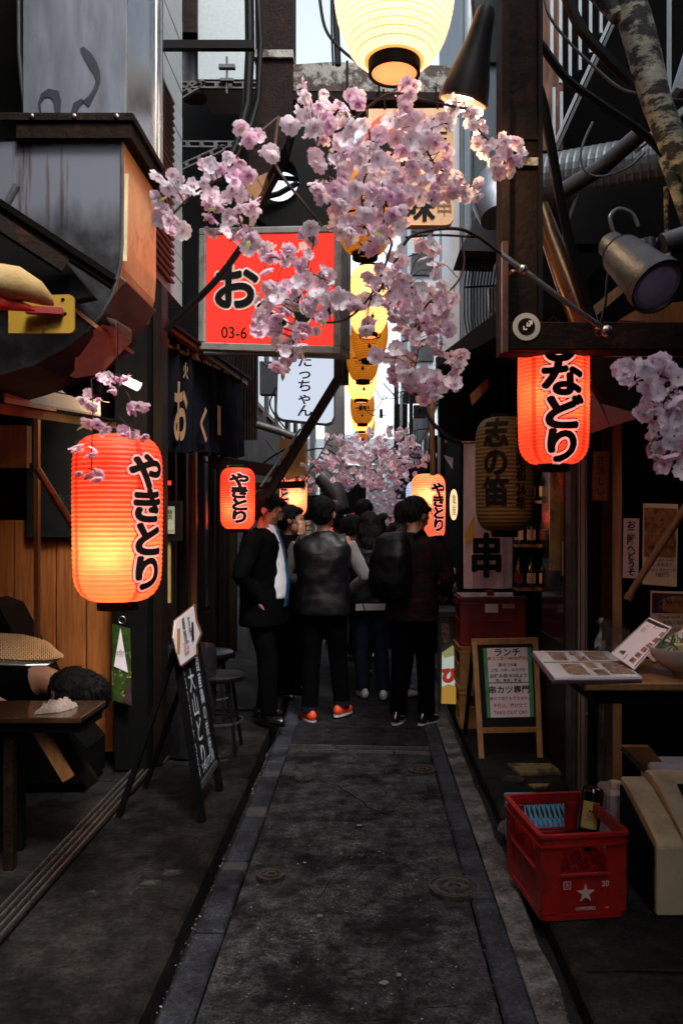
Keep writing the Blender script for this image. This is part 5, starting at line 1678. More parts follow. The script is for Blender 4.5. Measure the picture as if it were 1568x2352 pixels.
for k, (fx, fy, s) in enumerate([(.25, .83, '一品料理'), (.25, .72, '枝豆 350\n冷奴 350\n漬物 300'), (.25, .52, 'サラダ'), (.25, .44, 'ポテト 450\nトマト 400'), (.25, .3, '焼物 各種'), (.62, .84, '串焼き'), (.62, .72, 'もも 180\nかわ 150\nねぎま 180'), (.62, .5, 'つくね 200\nレバー 150'), (.6, .28, '手羽 220\nなんこつ 180')]):
    Wc = (p3 - p0).length; Hc = (p1 - p0).length
    letter(s, (lambda fx, fy: lambda x, y, l: inv @ cq(fx + x / Wc, fy + y / Hc, .0015))(fx, fy), M['redink'] if k in (0, 2, 4, 5) else M['ink'], sm, w=.03)
b = MB().add([P(1478, 1500, 3.15), P(1600, 1424, 3.15), P(1610, 1470, 3.12), P(1500, 1520, 3.12)] + [P(1478, 1500, 3.155), P(1600, 1424, 3.155), P(1610, 1470, 3.125), P(1500, 1520, 3.125)], [(0, 1, 2, 3), (7, 6, 5, 4), (0, 4, 5, 1), (3, 2, 6, 7), (0, 3, 7, 4), (1, 5, 6, 2)])
solo(b, 'spare_menu', M['sheet'], 'second white menu sheet lying behind the bowl at the right edge', 'menu')
bw = thing('salad_bowl', 'white ceramic bowl of greens with tofu cut off by the right edge', 'bowl', (PX(1585, 2.85), 2.87, .956))
R_ = .135
prof = [(.05, 0), (.055, .012), (.09, .03), (.125, .065), (R_, .1), (R_ - .006, .1), (.12, .07), (.08, .04), (.001, .03)]
MB().lathe(prof, 40).build('bowl', mat('white_ceramic', (.55, .5, .48), .15, var=.05, bump=0), bw, local=True, smooth=True)
b = MB()
for i in range(90):
    a, r_ = rnd.uniform(0, 6.28), .1 * rnd.random() ** .5
    q = Vector((r_ * math.cos(a), r_ * math.sin(a), .085 + .035 * rnd.random()))
    dv = Vector((rnd.uniform(-1, 1), rnd.uniform(-1, 1), rnd.uniform(-.1, .9))).normalized() * rnd.uniform(.02, .05)
    b.bar(q, q + dv, .006, .0015)
b.build('greens', M['greenmix'], bw, local=True, kind='stuff')
MB().box(-.07, -.03, -.07, -.03, .09, .12).build('tofu', mat('tofu', (.6, .5, .25), .5, bump=0), bw, local=True, bevel=.004)
b = MB().tube([(-.06, -.05, .12), (-.058, -.052, .155)], .0015, 5).tube([(-.04, -.05, .12), (-.041, -.052, .16)], .0015, 5)
b.build('picks', M['woodpale'], bw, local=True)
# hanging plastic sheet under counter
vs, fs = [], []
for j in range(9):
    for i in range(9):
        vs.append((PX(1378 + i * 3.6 - j * .8, 3.3), 3.3 + .02 * math.sin(i * 2 + j * .4), .92 - j * .075))
for j in range(8):
    for i in range(8):
        k = j * 9 + i; fs.append((k, k + 1, k + 10, k + 9))
solo(MB().add(vs, fs), 'plastic_curtain', M['plastic_sheet'], 'clear crumpled plastic sheet hanging beneath the counter', 'plastic sheet', smooth=True)
b = MB()
vs, fs = [], []
for j in range(7):
    for i in range(9):
        vs.append((PX(1362 + i * 9, 3.3), 3.26 + .03 * math.sin(i * 1.7 + j), PZ(1500 - j * 12 - 12 * math.sin(i * .8), 3.3)))
for j in range(6):
    for i in range(8):
        k = j * 9 + i; fs.append((k, k + 1, k + 10, k + 9))
solo(MB().add(vs, fs), 'plastic_wrap', M['plastic_sheet'], 'crumpled translucent plastic wrap behind the menus before the door jamb', 'plastic sheet', smooth=True)


# ---- crates
def crate(name, label, loc, rz, W, D, Hc, m, group=None, dividers=False, ridge=True, lip=.012):
    t_ = thing(name, label, 'crate', loc, rz, group)
    w2, d2, th = W / 2, D / 2, .009

    def ring(x, y, z0, z1, thk, rad=.03):
        pts, ins = [], []
        for (cx, cy, a0) in ((x - rad, y - rad, 0), (-x + rad, y - rad, 90), (-x + rad, -y + rad, 180), (x - rad, -y + rad, 270)):
            for k in range(5):
                a = R(a0 + k * 22.5)
                pts.append((cx + rad * math.cos(a), cy + rad * math.sin(a)))
                ins.append((cx + (rad - thk) * math.cos(a), cy + (rad - thk) * math.sin(a)))
        n_ = len(pts)
        vs = [(x_, y_, z0) for x_, y_ in pts] + [(x_, y_, z1) for x_, y_ in pts] + [(x_, y_, z1) for x_, y_ in ins] + [(x_, y_, z0) for x_, y_ in ins]
        fs = []
        for k in range(n_):
            k2 = (k + 1) % n_
            for q in range(4):
                fs.append((q * n_ + k, q * n_ + k2, ((q + 1) % 4) * n_ + k2, ((q + 1) % 4) * n_ + k))
        return vs, fs
    b = MB()
    b.add(*ring(w2 + lip, d2 + lip, Hc - .045, Hc - .038, .016))
    b.add(*ring(w2 + lip, d2 + lip, Hc - .012, Hc, .02))
    b.add(*ring(w2 + .002, d2 + .002, Hc - .04, Hc - .01, .012))
    b.build('rim', m, t_, local=True, smooth=True)
    b = MB()
    b.add(*ring(w2, d2, .0, .02, .012)).add(*ring(w2 - .006, d2 - .006, .02, Hc * .5, .008))
    b.box(-w2 + .02, w2 - .02, -d2 + .02, d2 - .02, .008, .014)
    b.build('tub', m, t_, local=True)
    for sx in (-1, 1):
        for sy in (-1, 1):
            x, y = sx * w2, sy * d2
            b = MB()
            b.box(min(x, x - sx * .075), max(x, x - sx * .075), min(y, y - sy * .014), max(y, y - sy * .014), .02, Hc - .04)
            b.box(min(x, x - sx * .014), max(x, x - sx * .014), min(y - sy * .015, y - sy * .075), max(y - sy * .015, y - sy * .075), .02, Hc - .04)
            b.build('corner_post', m, t_, local=True, bevel=.003)
    b = MB()
    for s in (-1, 1):
        b.box(-w2 + .07, w2 - .07, s * d2 - .006, s * d2 + .006, Hc * .5, Hc * .5 + .012)
        b.box(s * w2 - .006, s * w2 + .006, -d2 + .07, d2 - .07, Hc * .5, Hc * .5 + .012)
    b.build('handle_sills', m, t_, local=True, bevel=.002)
    if dividers:
        b = MB()
        nx, ny_ = 4, 5
        for i in range(1, nx):
            x = -w2 + W * i / nx
            pts = [(-d2 + .012, .015)]
            pts.append((-d2 + .012, Hc * .42))
            for j in range(1, 2 * ny_):
                pts.append((-d2 + D * j / (2 * ny_), Hc * (.52 if j % 2 == 0 else .42)))
            pts += [(d2 - .012, Hc * .42), (d2 - .012, .015)]
            b.prism(pts, x - .0015, x + .0015, 'x')
        for j in range(1, ny_):
            y = -d2 + D * j / ny_
            pts = [(-w2 + .012, .015), (-w2 + .012, Hc * .42)]
            for i in range(1, 2 * nx):
                pts.append((-w2 + W * i / (2 * nx), Hc * (.52 if i % 2 == 0 else .42)))
            pts += [(w2 - .012, Hc * .42), (w2 - .012, .015)]
            b.prism(pts, y - .0015, y + .0015, 'y')
        b.build('dividers', m, t_, local=True)
    return t_


cr = crate('beer_crate', 'bright red plastic beer crate with a white star on the right pavement in front', (.765, 3.17, .046), R(7), .325, .44, .315, M['redplastic'], dividers=True)
yf = -.23 - .0015
pk = mat('crate_print', (.6, .42, .4), .5, bump=0)
b = MB()
st_ = [(.034 * (1 if k % 2 == 0 else .4) * math.sin(k * math.pi / 5), .1 + .034 * (1 if k % 2 == 0 else .4) * math.cos(k * math.pi / 5)) for k in range(10)]
b.prism(st_, yf - .001, yf + .003)
b.build('star', pk, cr, local=True)
for s, x, z, w_ in (('SAPPORO', 0, .045, .075), ('20', .075, .132, .028), ('大', -.07, .132, .017), ('大瓶', .08, .045, .016)):
    letter(s, (lambda x0, z0: lambda x, y, l: (x0 + x, yf, z0 + y))(x, z), pk, cr, w=w_, offset=.01)
b = MB()
for a in ((-.084, -.056, .118, .12), (-.084, -.056, .144, .146), (-.084, -.082, .12, .144), (-.058, -.056, .12, .144)):
    b.box(a[0], a[1], yf - .0006, yf + .001, a[2], a[3])
b.build('print_box', pk, cr, local=True)
letter('サッポロ\nビール', lambda x, y, l: (-.1965, -x, .09 + y), mat('worn_crate_print', (.4, .12, .1), .5, bump=0), cr, w=.17)
# bottle
bt = thing('brown_bottle', 'dark glass bottle with a yellow label standing upside down in the red crate', 'bottle', (.87, 3.27, .09), 0, rot=(R(-8), R(10), 0))
MB().lathe([(.013, 0), (.015, .05), (.02, .09), (.043, .14), (.045, .15), (.045, .31), (.04, .325), (.03, .33), (.001, .318)], 28).build('glass', M['bottle'], bt, local=True, smooth=True)
b = MB()
b.lathe([(.0457, .17), (.0457, .275)], 28)
# partial label
vs, fs = [], []
for k in range(10):
    a = R(-60 + k * 10)
    for z in (.17, .275): vs.append((.046 * math.sin(a), -.046 * math.cos(a), z))
fs = [(2 * k, 2 * k + 2, 2 * k + 3, 2 * k + 1) for k in range(9)]
MB().add(vs, fs).build('label', M['labelpaper'], bt, local=True)
letter('■■\nビール\n本醸造\nALC.5%', lambda x, y, l: (.0465 * math.sin(R(-15) + x / .046), -.0465 * math.cos(R(-15) + x / .046), .222 + y), M['ink'], bt, w=.035)
# blue basket behind crate
bb = thing('blue_basket', 'blue perforated plastic basket lid seen through the back of the red crate', 'basket', (.76, 3.58, .05))
b = MB()
for i in range(12):
    x = -.12 + i * .0218
    b.bar((x, -.1, .11), (x + .03, .12, .2), .006, .008)
    b.bar((x + .03, -.1, .11), (x, .12, .2), .006, .008)
b.bar((-.13, -.105, .108), (.15, -.105, .108), .014, .012).bar((-.13, .125, .2), (.15, .125, .2), .014, .012).bar((-.13, -.105, .108), (-.13, .125, .2), .012, .012).bar((.15, -.105, .108), (.15, .125, .2), .012, .012)
b.box(-.13, .15, -.11, .12, 0, .09)
b.build('lattice', M['blueplastic'], bb, local=True)

# stacked crates further back
yc = 5.85
G_C = 'crates stacked on the right pavement'
crate('yellow_crate', 'bottom yellow plastic crate of the stack behind the A-frame menu sign', (PX(1122, 5.85) , yc, .046), R(-2), .45, .36, .29, M['yellowplastic'], G_C)
crate('yellow_crate', 'second yellow plastic crate in the stack, directly under the dark red one', (PX(1120, 5.85), yc, .337), R(1), .45, .36, .29, M['yellowplastic'], G_C)
c2 = crate('red_crate', 'dark red plastic crate on top of the stack with papers taped on', (PX(1123, 5.85), yc, .628), R(0), .46, .37, .34, M['redold'], G_C, lip=.016)
MB().box(-.228, .228, -.183, -.175, .02, .33).build('front_panel', M['redold'], c2, local=True)
MB().box(-.22, .23, -.18, .18, .344, .35).build('top_board', mat('crate_top_board', (.35, .3, .26), .7, var=.2, dirt=((.12, .1, .09), 6, .5, .6)), c2, local=True)
MB().box(-.06, .03, -.2045, -.2035, .24, .3).build('taped_note', M['sheet'], c2, local=True)
MB().box(.06, .15, -.2045, -.2035, .27, .3).build('torn_label', mat('torn_red_label', (.6, .25, .2), .6), c2, local=True)
MB().box(-.03, .02, -.1, -.05, .35, .385).build('small_block', M['redold'], c2, local=True)
# A-frame menu sign
af = thing('menu_easel', 'wood framed A-frame board with a lunch menu taped on with green tape', 'A-frame sign', (PX(1170, 5.0), 5.0, .045))
BL, BR = P(1105, 1730, 4.96), P(1239, 1722, 4.98)
TL, TR = P(1088, 1474, 5.16), P(1228, 1471, 5.18)
BL.z = BR.z = .046
MB().bar(BL, TL, .032, .03, up=(0, 1, 0)).build('leg', M['woodpale'], af)
MB().bar(BR, TR, .032, .03, up=(0, 1, 0)).build('leg', M['woodpale'], af)
MB().bar(TL + Vector((-.016, 0, 0)), TR + Vector((.016, 0, 0)), .03, .035).build('top_rail', M['woodpale'], af)
MB().bar(BL.lerp(TL, .235), BR.lerp(TR, .235), .028, .03).build('bottom_rail', M['woodpale'], af)
for q, u_ in ((TL, -1), (TR, 1)):
    f_ = Vector((q.x + u_ * .01, 5.55, .046))
    MB().bar(q + Vector((0, .03, -.02)), f_, .025, .02).build('rear_leg', M['darkwood'], af)
n_a = (BR - BL).cross(TL - BL).normalized()
if n_a.y > 0: n_a = -n_a
def aq(fx, fy, l=0): return BL.lerp(BR, fx).lerp(TL.lerp(TR, fx), fy) + n_a * l
def aslab(name, x0, x1, y0, y1, l0, l1, m):
    vs = [aq(x, y, l) for l in (l0, l1) for y in (y0, y1) for x in (x0, x1)]
    MB().add(vs, [(0, 2, 3, 1), (4, 5, 7, 6), (0, 1, 5, 4), (2, 6, 7, 3), (0, 4, 6, 2), (1, 3, 7, 5)]).build(name, m, af)
aslab('board', .04, .96, .25, .97, -.006, 0, M['blackboard'])
aslab('tape', .14, .93, .34, .94, .001, .0022, M['tape'])
aslab('paper', .20, .86, .64, .94, .003, .004, M['sheet'])
aslab('paper', .20, .86, .34, .63, .003, .004, M['sheet'])
inva = root_matrix(af).inverted()
Wa, Ha = (BR - BL).length, (TL - BL).length
for s, fy, w_, m in [('ランチ', .9, .15, 'ink'), ('串カツ定食¥800(税別)', .845, .235, 'redink'), ('串カツ5本', .79, .11, 'ink'), ('ご飯、小鉢、みそ汁付', .745, .2, 'ink'), ('お好み串 ¥100より', .695, .22, 'ink'), ('肉、魚貝、野菜', .655, .15, 'ink'),
                      ('串カツ専門', .575, .24, 'ink'), ('串カツ定食もできます。', .5, .235, 'redink'), ('手仕込、揚げ立て', .44, .2, 'redink'), ('TAKE OUT OK!', .38, .2, 'redink')]:
    letter(s, (lambda fy: lambda x, y, l: inva @ aq(.53 + x / Wa, fy + y / Ha, .0055))(fy), M[m], af, w=w_ * (.245 / .24), offset=.02 if w_ > .1 else 0)
# stones
for pts, z, lab in [([(1165, 1752), (1262, 1753), (1292, 1772), (1195, 1776)], .06, 'mossy yellowish stone slab on the right pavement beneath the easel'), ([(1212, 1800), (1262, 1799), (1255, 1806), (1225, 1807)], .055, 'small flat yellowish stone chip behind the red crate')]:
    pp = []
    for u, v in pts:
        dd_ = (EYE - z) * F / (v - CV)
        pp.append((PX(u, dd_), dd_))
    b = MB().prism(pp, .044, z, 'z')
    solo(b, 'stone_slab', M['stone'], lab, 'stone slab')
# appliance
ap = thing('old_heater', 'yellowed cream plastic appliance housing standing on end at the lower right edge', 'appliance', (1.3, 3.1, .045))
prof = [(2.96, .045), (2.955, .30), (2.97, .335), (3.08, .375), (3.25, .445), (3.36, .465), (3.42, .45), (3.44, .38), (3.44, .045)]
MB().prism(prof, 1.17, 1.77, 'x').build('shell', M['cream'], ap, bevel=.008)
MB().prism([(2.975, .045), (2.97, .30), (2.985, .325), (3.1, .365), (3.3, .42), (3.4, .43), (3.41, .045)], 1.065, 1.165, 'x').build('side_shell', M['cream'], ap, bevel=.006)
MB().prism([(3.0, .06), (3.0, .29), (3.38, .4), (3.38, .06)], 1.055, 1.065, 'x').build('back_plate', M['black'], ap)
for k in range(30):
    MB().box(1.215, 1.285, 2.95, 2.9595, .07 + k * .0056, .0735 + k * .0056).build('vent_slat', M['black'], ap)
MB().prism([(3.12, .395), (3.24, .445), (3.24, .449), (3.12, .399)], 1.24, 1.33, 'x').build('display', M['glassdark'], ap)
MB().ball((1.26, 2.957, .27), .009, .004, .009, 8, 6).build('screw_hole', M['black'], ap)
MB().bar((1.205, 2.95, .29), (1.22, 2.95, .33), .006, .01).bar((1.215, 2.95, .33), (1.235, 2.952, .33), .005, .008).bar((1.36, 2.975, .345), (1.39, 2.98, .35), .01, .004).build('red_mark', M['redold'], ap)
jc = thing('white_canister', 'white plastic jerry can with a cream screw cap behind the red crate', 'canister', (1.09, 3.55, .045))
MB().box(-.06, .06, -.08, .09, 0, .29).build('body', mat('canister_plastic', (.45, .38, .38), .5, var=.1, dirt=((.2, .12, .12), 6, .5, .7)), jc, local=True, bevel=.014)
MB().at((-.01, -.02, .29)).lathe([(.03, 0), (.03, .025), (.026, .03), (.001, .03)], 20).build('cap', M['cream'], jc, local=True, smooth=True)
b = MB().box(1.28, 1.5, 3.52, 3.8, .045, .40)
solo(b, 'white_tub', mat('tub_plastic', (.4, .37, .4), .5), 'pale lidded tub behind the cream appliance', 'tub', bevel=.015)
b = MB().bar((1.33, 3.4, .42), (1.36, 3.38, .58), .012, .02, up=(0, 1, 0))
solo(b, 'small_stick', M['woodtan'], 'thin wooden stick leaning behind the cream appliance', 'stick')
b = MB()
b.prism([(PX(1424, 3.7), PZ(1716, 3.7)), (PX(1492, 3.7), PZ(1716, 3.7)), (PX(1528, 3.7), PZ(1760, 3.7)), (PX(1528, 3.7), PZ(1790, 3.7)), (PX(1495, 3.7), PZ(1788, 3.7))], 3.7, 3.74)
solo(b, 'tan_board', M['woodtan'], 'tan plywood board end under the counter at right', 'board')
b = MB().bar(P(1424, 1716, 3.66), P(1500, 1790, 3.66), .02, .03, up=(0, 1, 0))
solo(b, 'board_edge', M['galvgrey'], 'worn grey wooden edge strip beside the tan board', 'batten')

# mid right: lit food sign with steel rack, boxes, blackboards, banner
d = 6.3
rk = thing('steel_rack', 'grey metal stand around the lit food sign at the right of the crowd', 'stand', P(1025, 1625, d))
MB().box(PX(1001, d), PX(1050, d), d - .1, d + .4, PZ(1413, d), PZ(1402, d)).build('top', M['galvgrey'], rk)
for u in (1003, 1047): MB().box(PX(u, d), PX(u + 6, d), d - .09, d - .06, .045, PZ(1413, d)).build('leg', M['galvgrey'], rk)
fs2 = thing('lit_food_sign', 'lit food advertising board with a red hiragana and pictures of fried food', 'sign', P(1030, 1620, d + .05))
lit = emit('lit_print', (.75, .8, .7), .17)
iprism(MB(), [(1011, 1416), (1062, 1416), (1062, 1618), (1013, 1618)], d + .05, .05).build('panel', mat('sign_backing', (.06, .06, .05), .5), fs2)
iprism(MB(), [(1013, 1420), (1030, 1418), (1032, 1475), (1016, 1478)], d + .03, .01).build('plate_picture', M['photogrey'], fs2)
iprism(MB(), [(1030, 1416), (1062, 1416), (1062, 1445), (1040, 1440)], d + .03, .01).build('meat_picture', M['photo'], fs2)
iprism(MB(), [(1015, 1500), (1040, 1484), (1062, 1488), (1062, 1590), (1014, 1578)], d + .02, .01).build('white_panel', lit, fs2)
iprism(MB(), [(1014, 1500), (1040, 1482), (1062, 1484), (1062, 1500), (1020, 1512)], d + .015, .01).build('cabbage_picture', emit('cabbage_print', (.5, .5, .2), .14), fs2)
iprism(MB(), [(1014, 1578), (1030, 1572), (1062, 1580), (1062, 1618), (1013, 1616)], d + .015, .01).build('fried_picture', emit('fried_print', (.65, .35, .06), .17), fs2)
letter('ひ', plane_map(PX(1032, d), PZ(1552, d), d + .005), M['white'], fs2, w=.1, dil=.012)
letter('ひ', plane_map(PX(1032, d), PZ(1552, d), d + .002), emit('sign_red_ink', (.6, .03, .02), .18), fs2, w=.1, dil=.005)
d = 6.9
sct = thing('side_counter', 'small serving ledge with black chalk signs on the right behind the plaid man', 'counter', P(1010, 1500, d))
MB().box(PX(985, d), PX(1048, d), d - .1, d + .3, PZ(1356, d), PZ(1348, d)).build('ledge', M['galvgrey'], sct)
iprism(MB(), [(985, 1360), (1040, 1360), (1040, 1500), (985, 1500)], d, .05).build('panel', M['blackboard'], sct)
letter('オ', plane_map(PX(996, d), PZ(1376, d), d - .003), M['chalk'], sct, w=.04)
cbs = thing('chalk_card', 'small black card with white chalk characters on the side ledge', 'sign', P(1010, 1346, d))
iprism(MB(), [(985, 1311), (1027, 1311), (1032, 1347), (985, 1347)], d - .05, .01).build('card', M['blackboard'], cbs)
letter('か\nす', plane_map(PX(994, d), PZ(1329, d), d - .053), M['chalk'], cbs, h=.11)
letter('す\nす\nめ', plane_map(PX(1008, d), PZ(1328, d), d - .053), M['chalk'], cbs, h=.1)
for k, (a, bq, cq_, dq, lab) in enumerate([(1000, 1032, 1286, 1312, 'white foam box on the side ledge, the taller one behind'), (1022, 1045, 1306, 1346, 'small white foam box with a label on the side ledge, in front')]):
    tf = solo(MB().box(PX(a, d), PX(bq, d), d + .02 - k * .04, d + .2, PZ(dq, d), PZ(cq_, d)), 'foam_box', mat('foam%d' % k, (.5, .52, .54), .7), lab, 'box', group='foam boxes on the side ledge')
oval = thing('oval_sign', 'small lit cream oval sign with brown print on the right above the banner', 'sign', P(1043, 1190, 6.5))
b = MB(); b.prism([(PX(1042, 6.5) + .03 * math.cos(k * .21), PZ(1159, 6.5) + .125 * (abs(math.sin(k * .21)) ** .7) * (1 if math.sin(k * .21) > 0 else -1)) for k in range(30)], 6.5, 6.54)
b.build('plate', emit('cream_glow', (1, .68, .36), .42), oval)
letter('亀\n屋', plane_map(PX(1042, 6.5), PZ(1159, 6.5), 6.497), M['brownmetal'], oval, h=.17, w=.035)
pn = solo(MB().add([P(1018, 1045, 6), P(1040, 1052, 6), P(1038, 1078, 6), P(1018, 1045, 6.01), P(1040, 1052, 6.01), P(1038, 1078, 6.01)], [(0, 1, 2), (5, 4, 3), (0, 3, 4, 1), (1, 4, 5, 2), (2, 5, 3, 0)]),
          'paper_pennant', M['sheet'], 'small white paper triangle hanging from the right awning', 'pennant')
d = 5.15
bn = thing('cloth_banner', 'pinkish hanging cloth banner with a large black brush character behind the red crate', 'banner', P(1120, 1350, d))
vs, fs = [], []
for j in range(25):
    for i in range(25):
        f = i / 24
        z = PZ(1018 + j * 13.9, d)
        x = PX(1064 + f * 112, d)
        vs.append((x, d + .02 * math.sin(f * 11 + j * .13) + .008 * math.sin(f * 30), z))
for j in range(24):
    for i in range(24):
        k = j * 25 + i; fs.append((k, k + 1, k + 26, k + 25))
MB().add(vs, fs).build('cloth', M['pinkcloth'], bn, smooth=True)
MB().tube([P(1060, 1016, d), P(1180, 1016, d)], .008, 8).build('rod', M['woodtan'], bn)
letter('串', plane_map(PX(1115, d), PZ(1275, d), d - .032), M['ink'], bn, w=.17, h=.27, dil=.01)
iprism(MB(), [(1066, 1225), (1090, 1180), (1092, 1235), (1068, 1250)], d - .03, .003).build('yellow_print', M['amber'], bn)
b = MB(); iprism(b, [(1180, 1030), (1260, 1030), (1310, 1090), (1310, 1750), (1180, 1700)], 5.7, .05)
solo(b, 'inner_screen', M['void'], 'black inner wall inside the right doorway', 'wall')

# ================================================================== LOWER LEFT
# chalkboard A-frame
b0, b1 = P(465, 1888, 3.82), P(505, 1815, 4.28)
b0.z = b1.z = .081
t0, t1 = P(404, 1490, 3.86), P(452, 1478, 4.30)
cb = thing('chalkboard_stand', 'tall black A-frame chalkboard with white chalk writing on the left pavement', 'A-frame sign', (-.8, 4.05, .08))
MB().bar(b0, t0, .03, .035, up=(1, 0, 0)).build('leg', M['black'], cb)
MB().bar(b1, t1, .03, .035, up=(1, 0, 0)).build('leg', M['black'], cb)
nb = (b1 - b0).cross(t0 - b0).normalized()
if nb.x < 0: nb = -nb
def bq_(fx, fy, l=0): return b0.lerp(b1, fx).lerp(t0.lerp(t1, fx), fy) + nb * l
def bslab(name, x0, x1, y0, y1, l0, l1, m):
    vs = [bq_(x, y, l) for l in (l0, l1) for y in (y0, y1) for x in (x0, x1)]
    MB().add(vs, [(0, 2, 3, 1), (4, 5, 7, 6), (0, 1, 5, 4), (2, 6, 7, 3), (0, 4, 6, 2), (1, 3, 7, 5)]).build(name, m, cb)
bslab('board', .02, .98, .2, .98, -.008, .004, M['blackboard'])
bslab('bottom_rail', .0, 1, .17, .205, -.01, .016, M['galvgrey'])
for fx in (0, 1):
    q = t0 if fx == 0 else t1
    MB().bar(q, Vector((q.x - .28, q.y + .02, .081)), .03, .025).build('rear_leg', M['black'], cb)
invb = root_matrix(cb).inverted()
Wb, Hb = (b1 - b0).length, (t0 - b0).length
for s, fx, fy, w_, h_, m in [('大\n山\nど\nり', .42, .56, .13, .5, 'chalk'), ('国\n産\n鶏\nの\n炭\n焼', .8, .6, .075, .52, 'chalk'), ('本\n日\nの\nお\nす\nす\nめ\n新\n鮮', .13, .56, .035, .56, 'chalk'), ('YAKITORI', .6, .255, .3, .05, 'chalk')]:
    letter(s, (lambda fx, fy: lambda x, y, l: invb @ bq_(fx + x / Wb, fy + y / Hb, .0065))(fx, fy), M[m], cb, w=w_, h=h_, offset=.01)
# beer placard
plc = thing('beer_placard', 'shield shaped beer placard with a glass picture fixed on top of the chalkboard', 'sign', bq_(.5, .9))
pp = [(399, 1425), (445, 1388), (450, 1425), (461, 1455), (450, 1482), (451, 1504), (413, 1533), (404, 1505), (395, 1465)]
def flat(ptsuv, l0, l1):
    q0 = bq_(0, 0, l0)
    A_ = [ray_plane(u, v, q0, nb) for u, v in ptsuv]
    B_ = [q + nb * (l1 - l0) for q in A_]
    n_ = len(A_)
    return MB().add(A_ + B_, [tuple(range(n_)), tuple(range(2 * n_ - 1, n_ - 1, -1))] + [(i, (i + 1) % n_, n_ + (i + 1) % n_, n_ + i) for i in range(n_)])
flat(pp, .02, .03).build('wood_edge', M['woodtan'], plc)
ce = (sum(p[0] for p in pp) / 9, sum(p[1] for p in pp) / 9)
flat([(ce[0] + (u - ce[0]) * .93, ce[1] + (v - ce[1]) * .94) for u, v in pp], .031, .034).build('print', M['sheet'], plc)
flat([(407, 1445), (414, 1443), (413, 1500), (407, 1500)], .036, .037).build('beer_glass', M['amber'], plc)
flat([(440, 1430), (444, 1428), (446, 1470), (441, 1474)], .036, .037).build('beer_bottle', M['blackboard'], plc)
invp = root_matrix(plc).inverted()
for s, u, v, w_, h_, m in [('超\n刺', 424, 1446, .06, .12, 'ink'), ('爽\n快', 436, 1438, .05, .1, 'ink'), ('キレ味 新登場\n生ビール', 428, 1480, .13, .03, 'ink'), ('お店で乾杯\n期間限定', 430, 1495, .12, .035, 'redink')]:
    q0 = ray_plane(u, v, bq_(0, 0, .037), nb)
    letter(s, (lambda q0: lambda x, y, l: invp @ (q0 + (b1 - b0).normalized() * x + (t0 - b0).normalized() * y))(q0), M[m], plc, w=w_, h=h_, offset=.01)

# stool behind chalkboard
def stool(loc, label, h=.47, r_=.16):
    t_ = thing('stool', label, 'stool', loc, group='black stools on the left pavement')
    MB().at((0, 0, h - .03)).lathe([(.001, 0), (r_ * .95, 0), (r_, .012), (r_, .03), (r_ * .9, .04), (.001, .04)], 28).build('seat', M['leather'], t_, local=True, smooth=True)
    for a in (45, 135, 225, 315):
        c_, s_ = math.cos(R(a)), math.sin(R(a))
        MB().bar((c_ * r_ * .6, s_ * r_ * .6, h - .03), (c_ * r_ * 1.05, s_ * r_ * 1.05, 0), .018, .018).build('leg', M['black'], t_, local=True)
    MB().at((0, 0, .18)).lathe([(r_ * .93, 0), (r_ * .93, .012), (r_ * .88, .012), (r_ * .88, 0), (r_ * .93, 0)], 20).build('foot_ring', M['galvgrey'], t_, local=True)
    return t_
stool((-.93, 5.05, .075), 'round black stool behind the chalkboard, nearest one')
stool((-1.12, 5.75, .075), 'black stool farther back beside the dark doors', .5)
b = MB().at((-1.1, 4.98, .08)).lathe([(.15, 0), (.16, .3), (.165, .62), (.15, .66), (.001, .66)], 24)
b.X = Matrix.Identity(4)
solo(b, 'black_drum', mat('drum', (.012, .012, .014), .25, coat=.5), 'glossy black round bin standing behind the chalkboard', 'bin', smooth=True)
# table at left
lt = thing('side_table', 'dark varnished table at the left edge with a crumpled towel on it', 'table', (-1.5, 3.45, .05))
MB().box(PX(-80, 3.45), PX(186, 3.3), 3.3, 3.62, .675, .70).build('table_top', M['tabletop'], lt, bevel=.004)
MB().box(PX(-80, 3.45), PX(180, 3.3), 3.33, 3.6, .63, .675).build('apron', M['black'], lt)
MB().bar(P(88, 1672, 3.4), P(158, 1788, 3.42), .045, .03, up=(0, 1, 0)).build('brace', M['woodtan'], lt)
MB().bar(P(120, 1660, 3.55), P(215, 1800, 3.6), .05, .04, up=(0, 1, 0)).build('leg', M['darkwood'], lt)
MB().box(PX(8, 3.35), PX(30, 3.35), 3.35, 3.39, .05, .66).build('leg', M['rust'], lt)
MB().box(PX(-60, 3.6), PX(60, 3.6), 3.55, 3.6, .05, .66).build('rear_panel', M['black'], lt)
vs, fs = [], []
NT = 30
for j in range(NT + 1):
    for i in range(NT + 1):
        fx, fy = i / NT * 2 - 1, j / NT * 2 - 1
        e = 1 + .18 * noise.noise(Vector((fx * 2, fy * 2, 3)))
        r2 = fx * fx + fy * fy
        hgt = .022 * max(0, 1 - r2) + .034 * abs(noise.noise(Vector((fx * 2.2 + fy, fy * 3.1, 1)))) + .012 * noise.noise(Vector((fx * 7, fy * 7, 2)))
        hgt = (hgt + .014) * max(0, 1 - max(abs(fx), abs(fy)) ** 10) ** .5 if max(abs(fx), abs(fy)) < 1 else 0
        fx += .35 * fy
        q = P(130, 1612, 3.42)
        vs.append((q.x + fx * .05 * e, q.y + fy * .045 * e + .02 * fx, .702 + max(0, hgt)))
for j in range(NT):
    for i in range(NT):
        k = j * (NT + 1) + i; fs.append((k, k + 1, k + NT + 2, k + NT + 1))
solo(MB().add(vs, fs), 'towel', M['towel'], 'crumpled off-white towel lying on the dark table', 'towel', smooth=True)
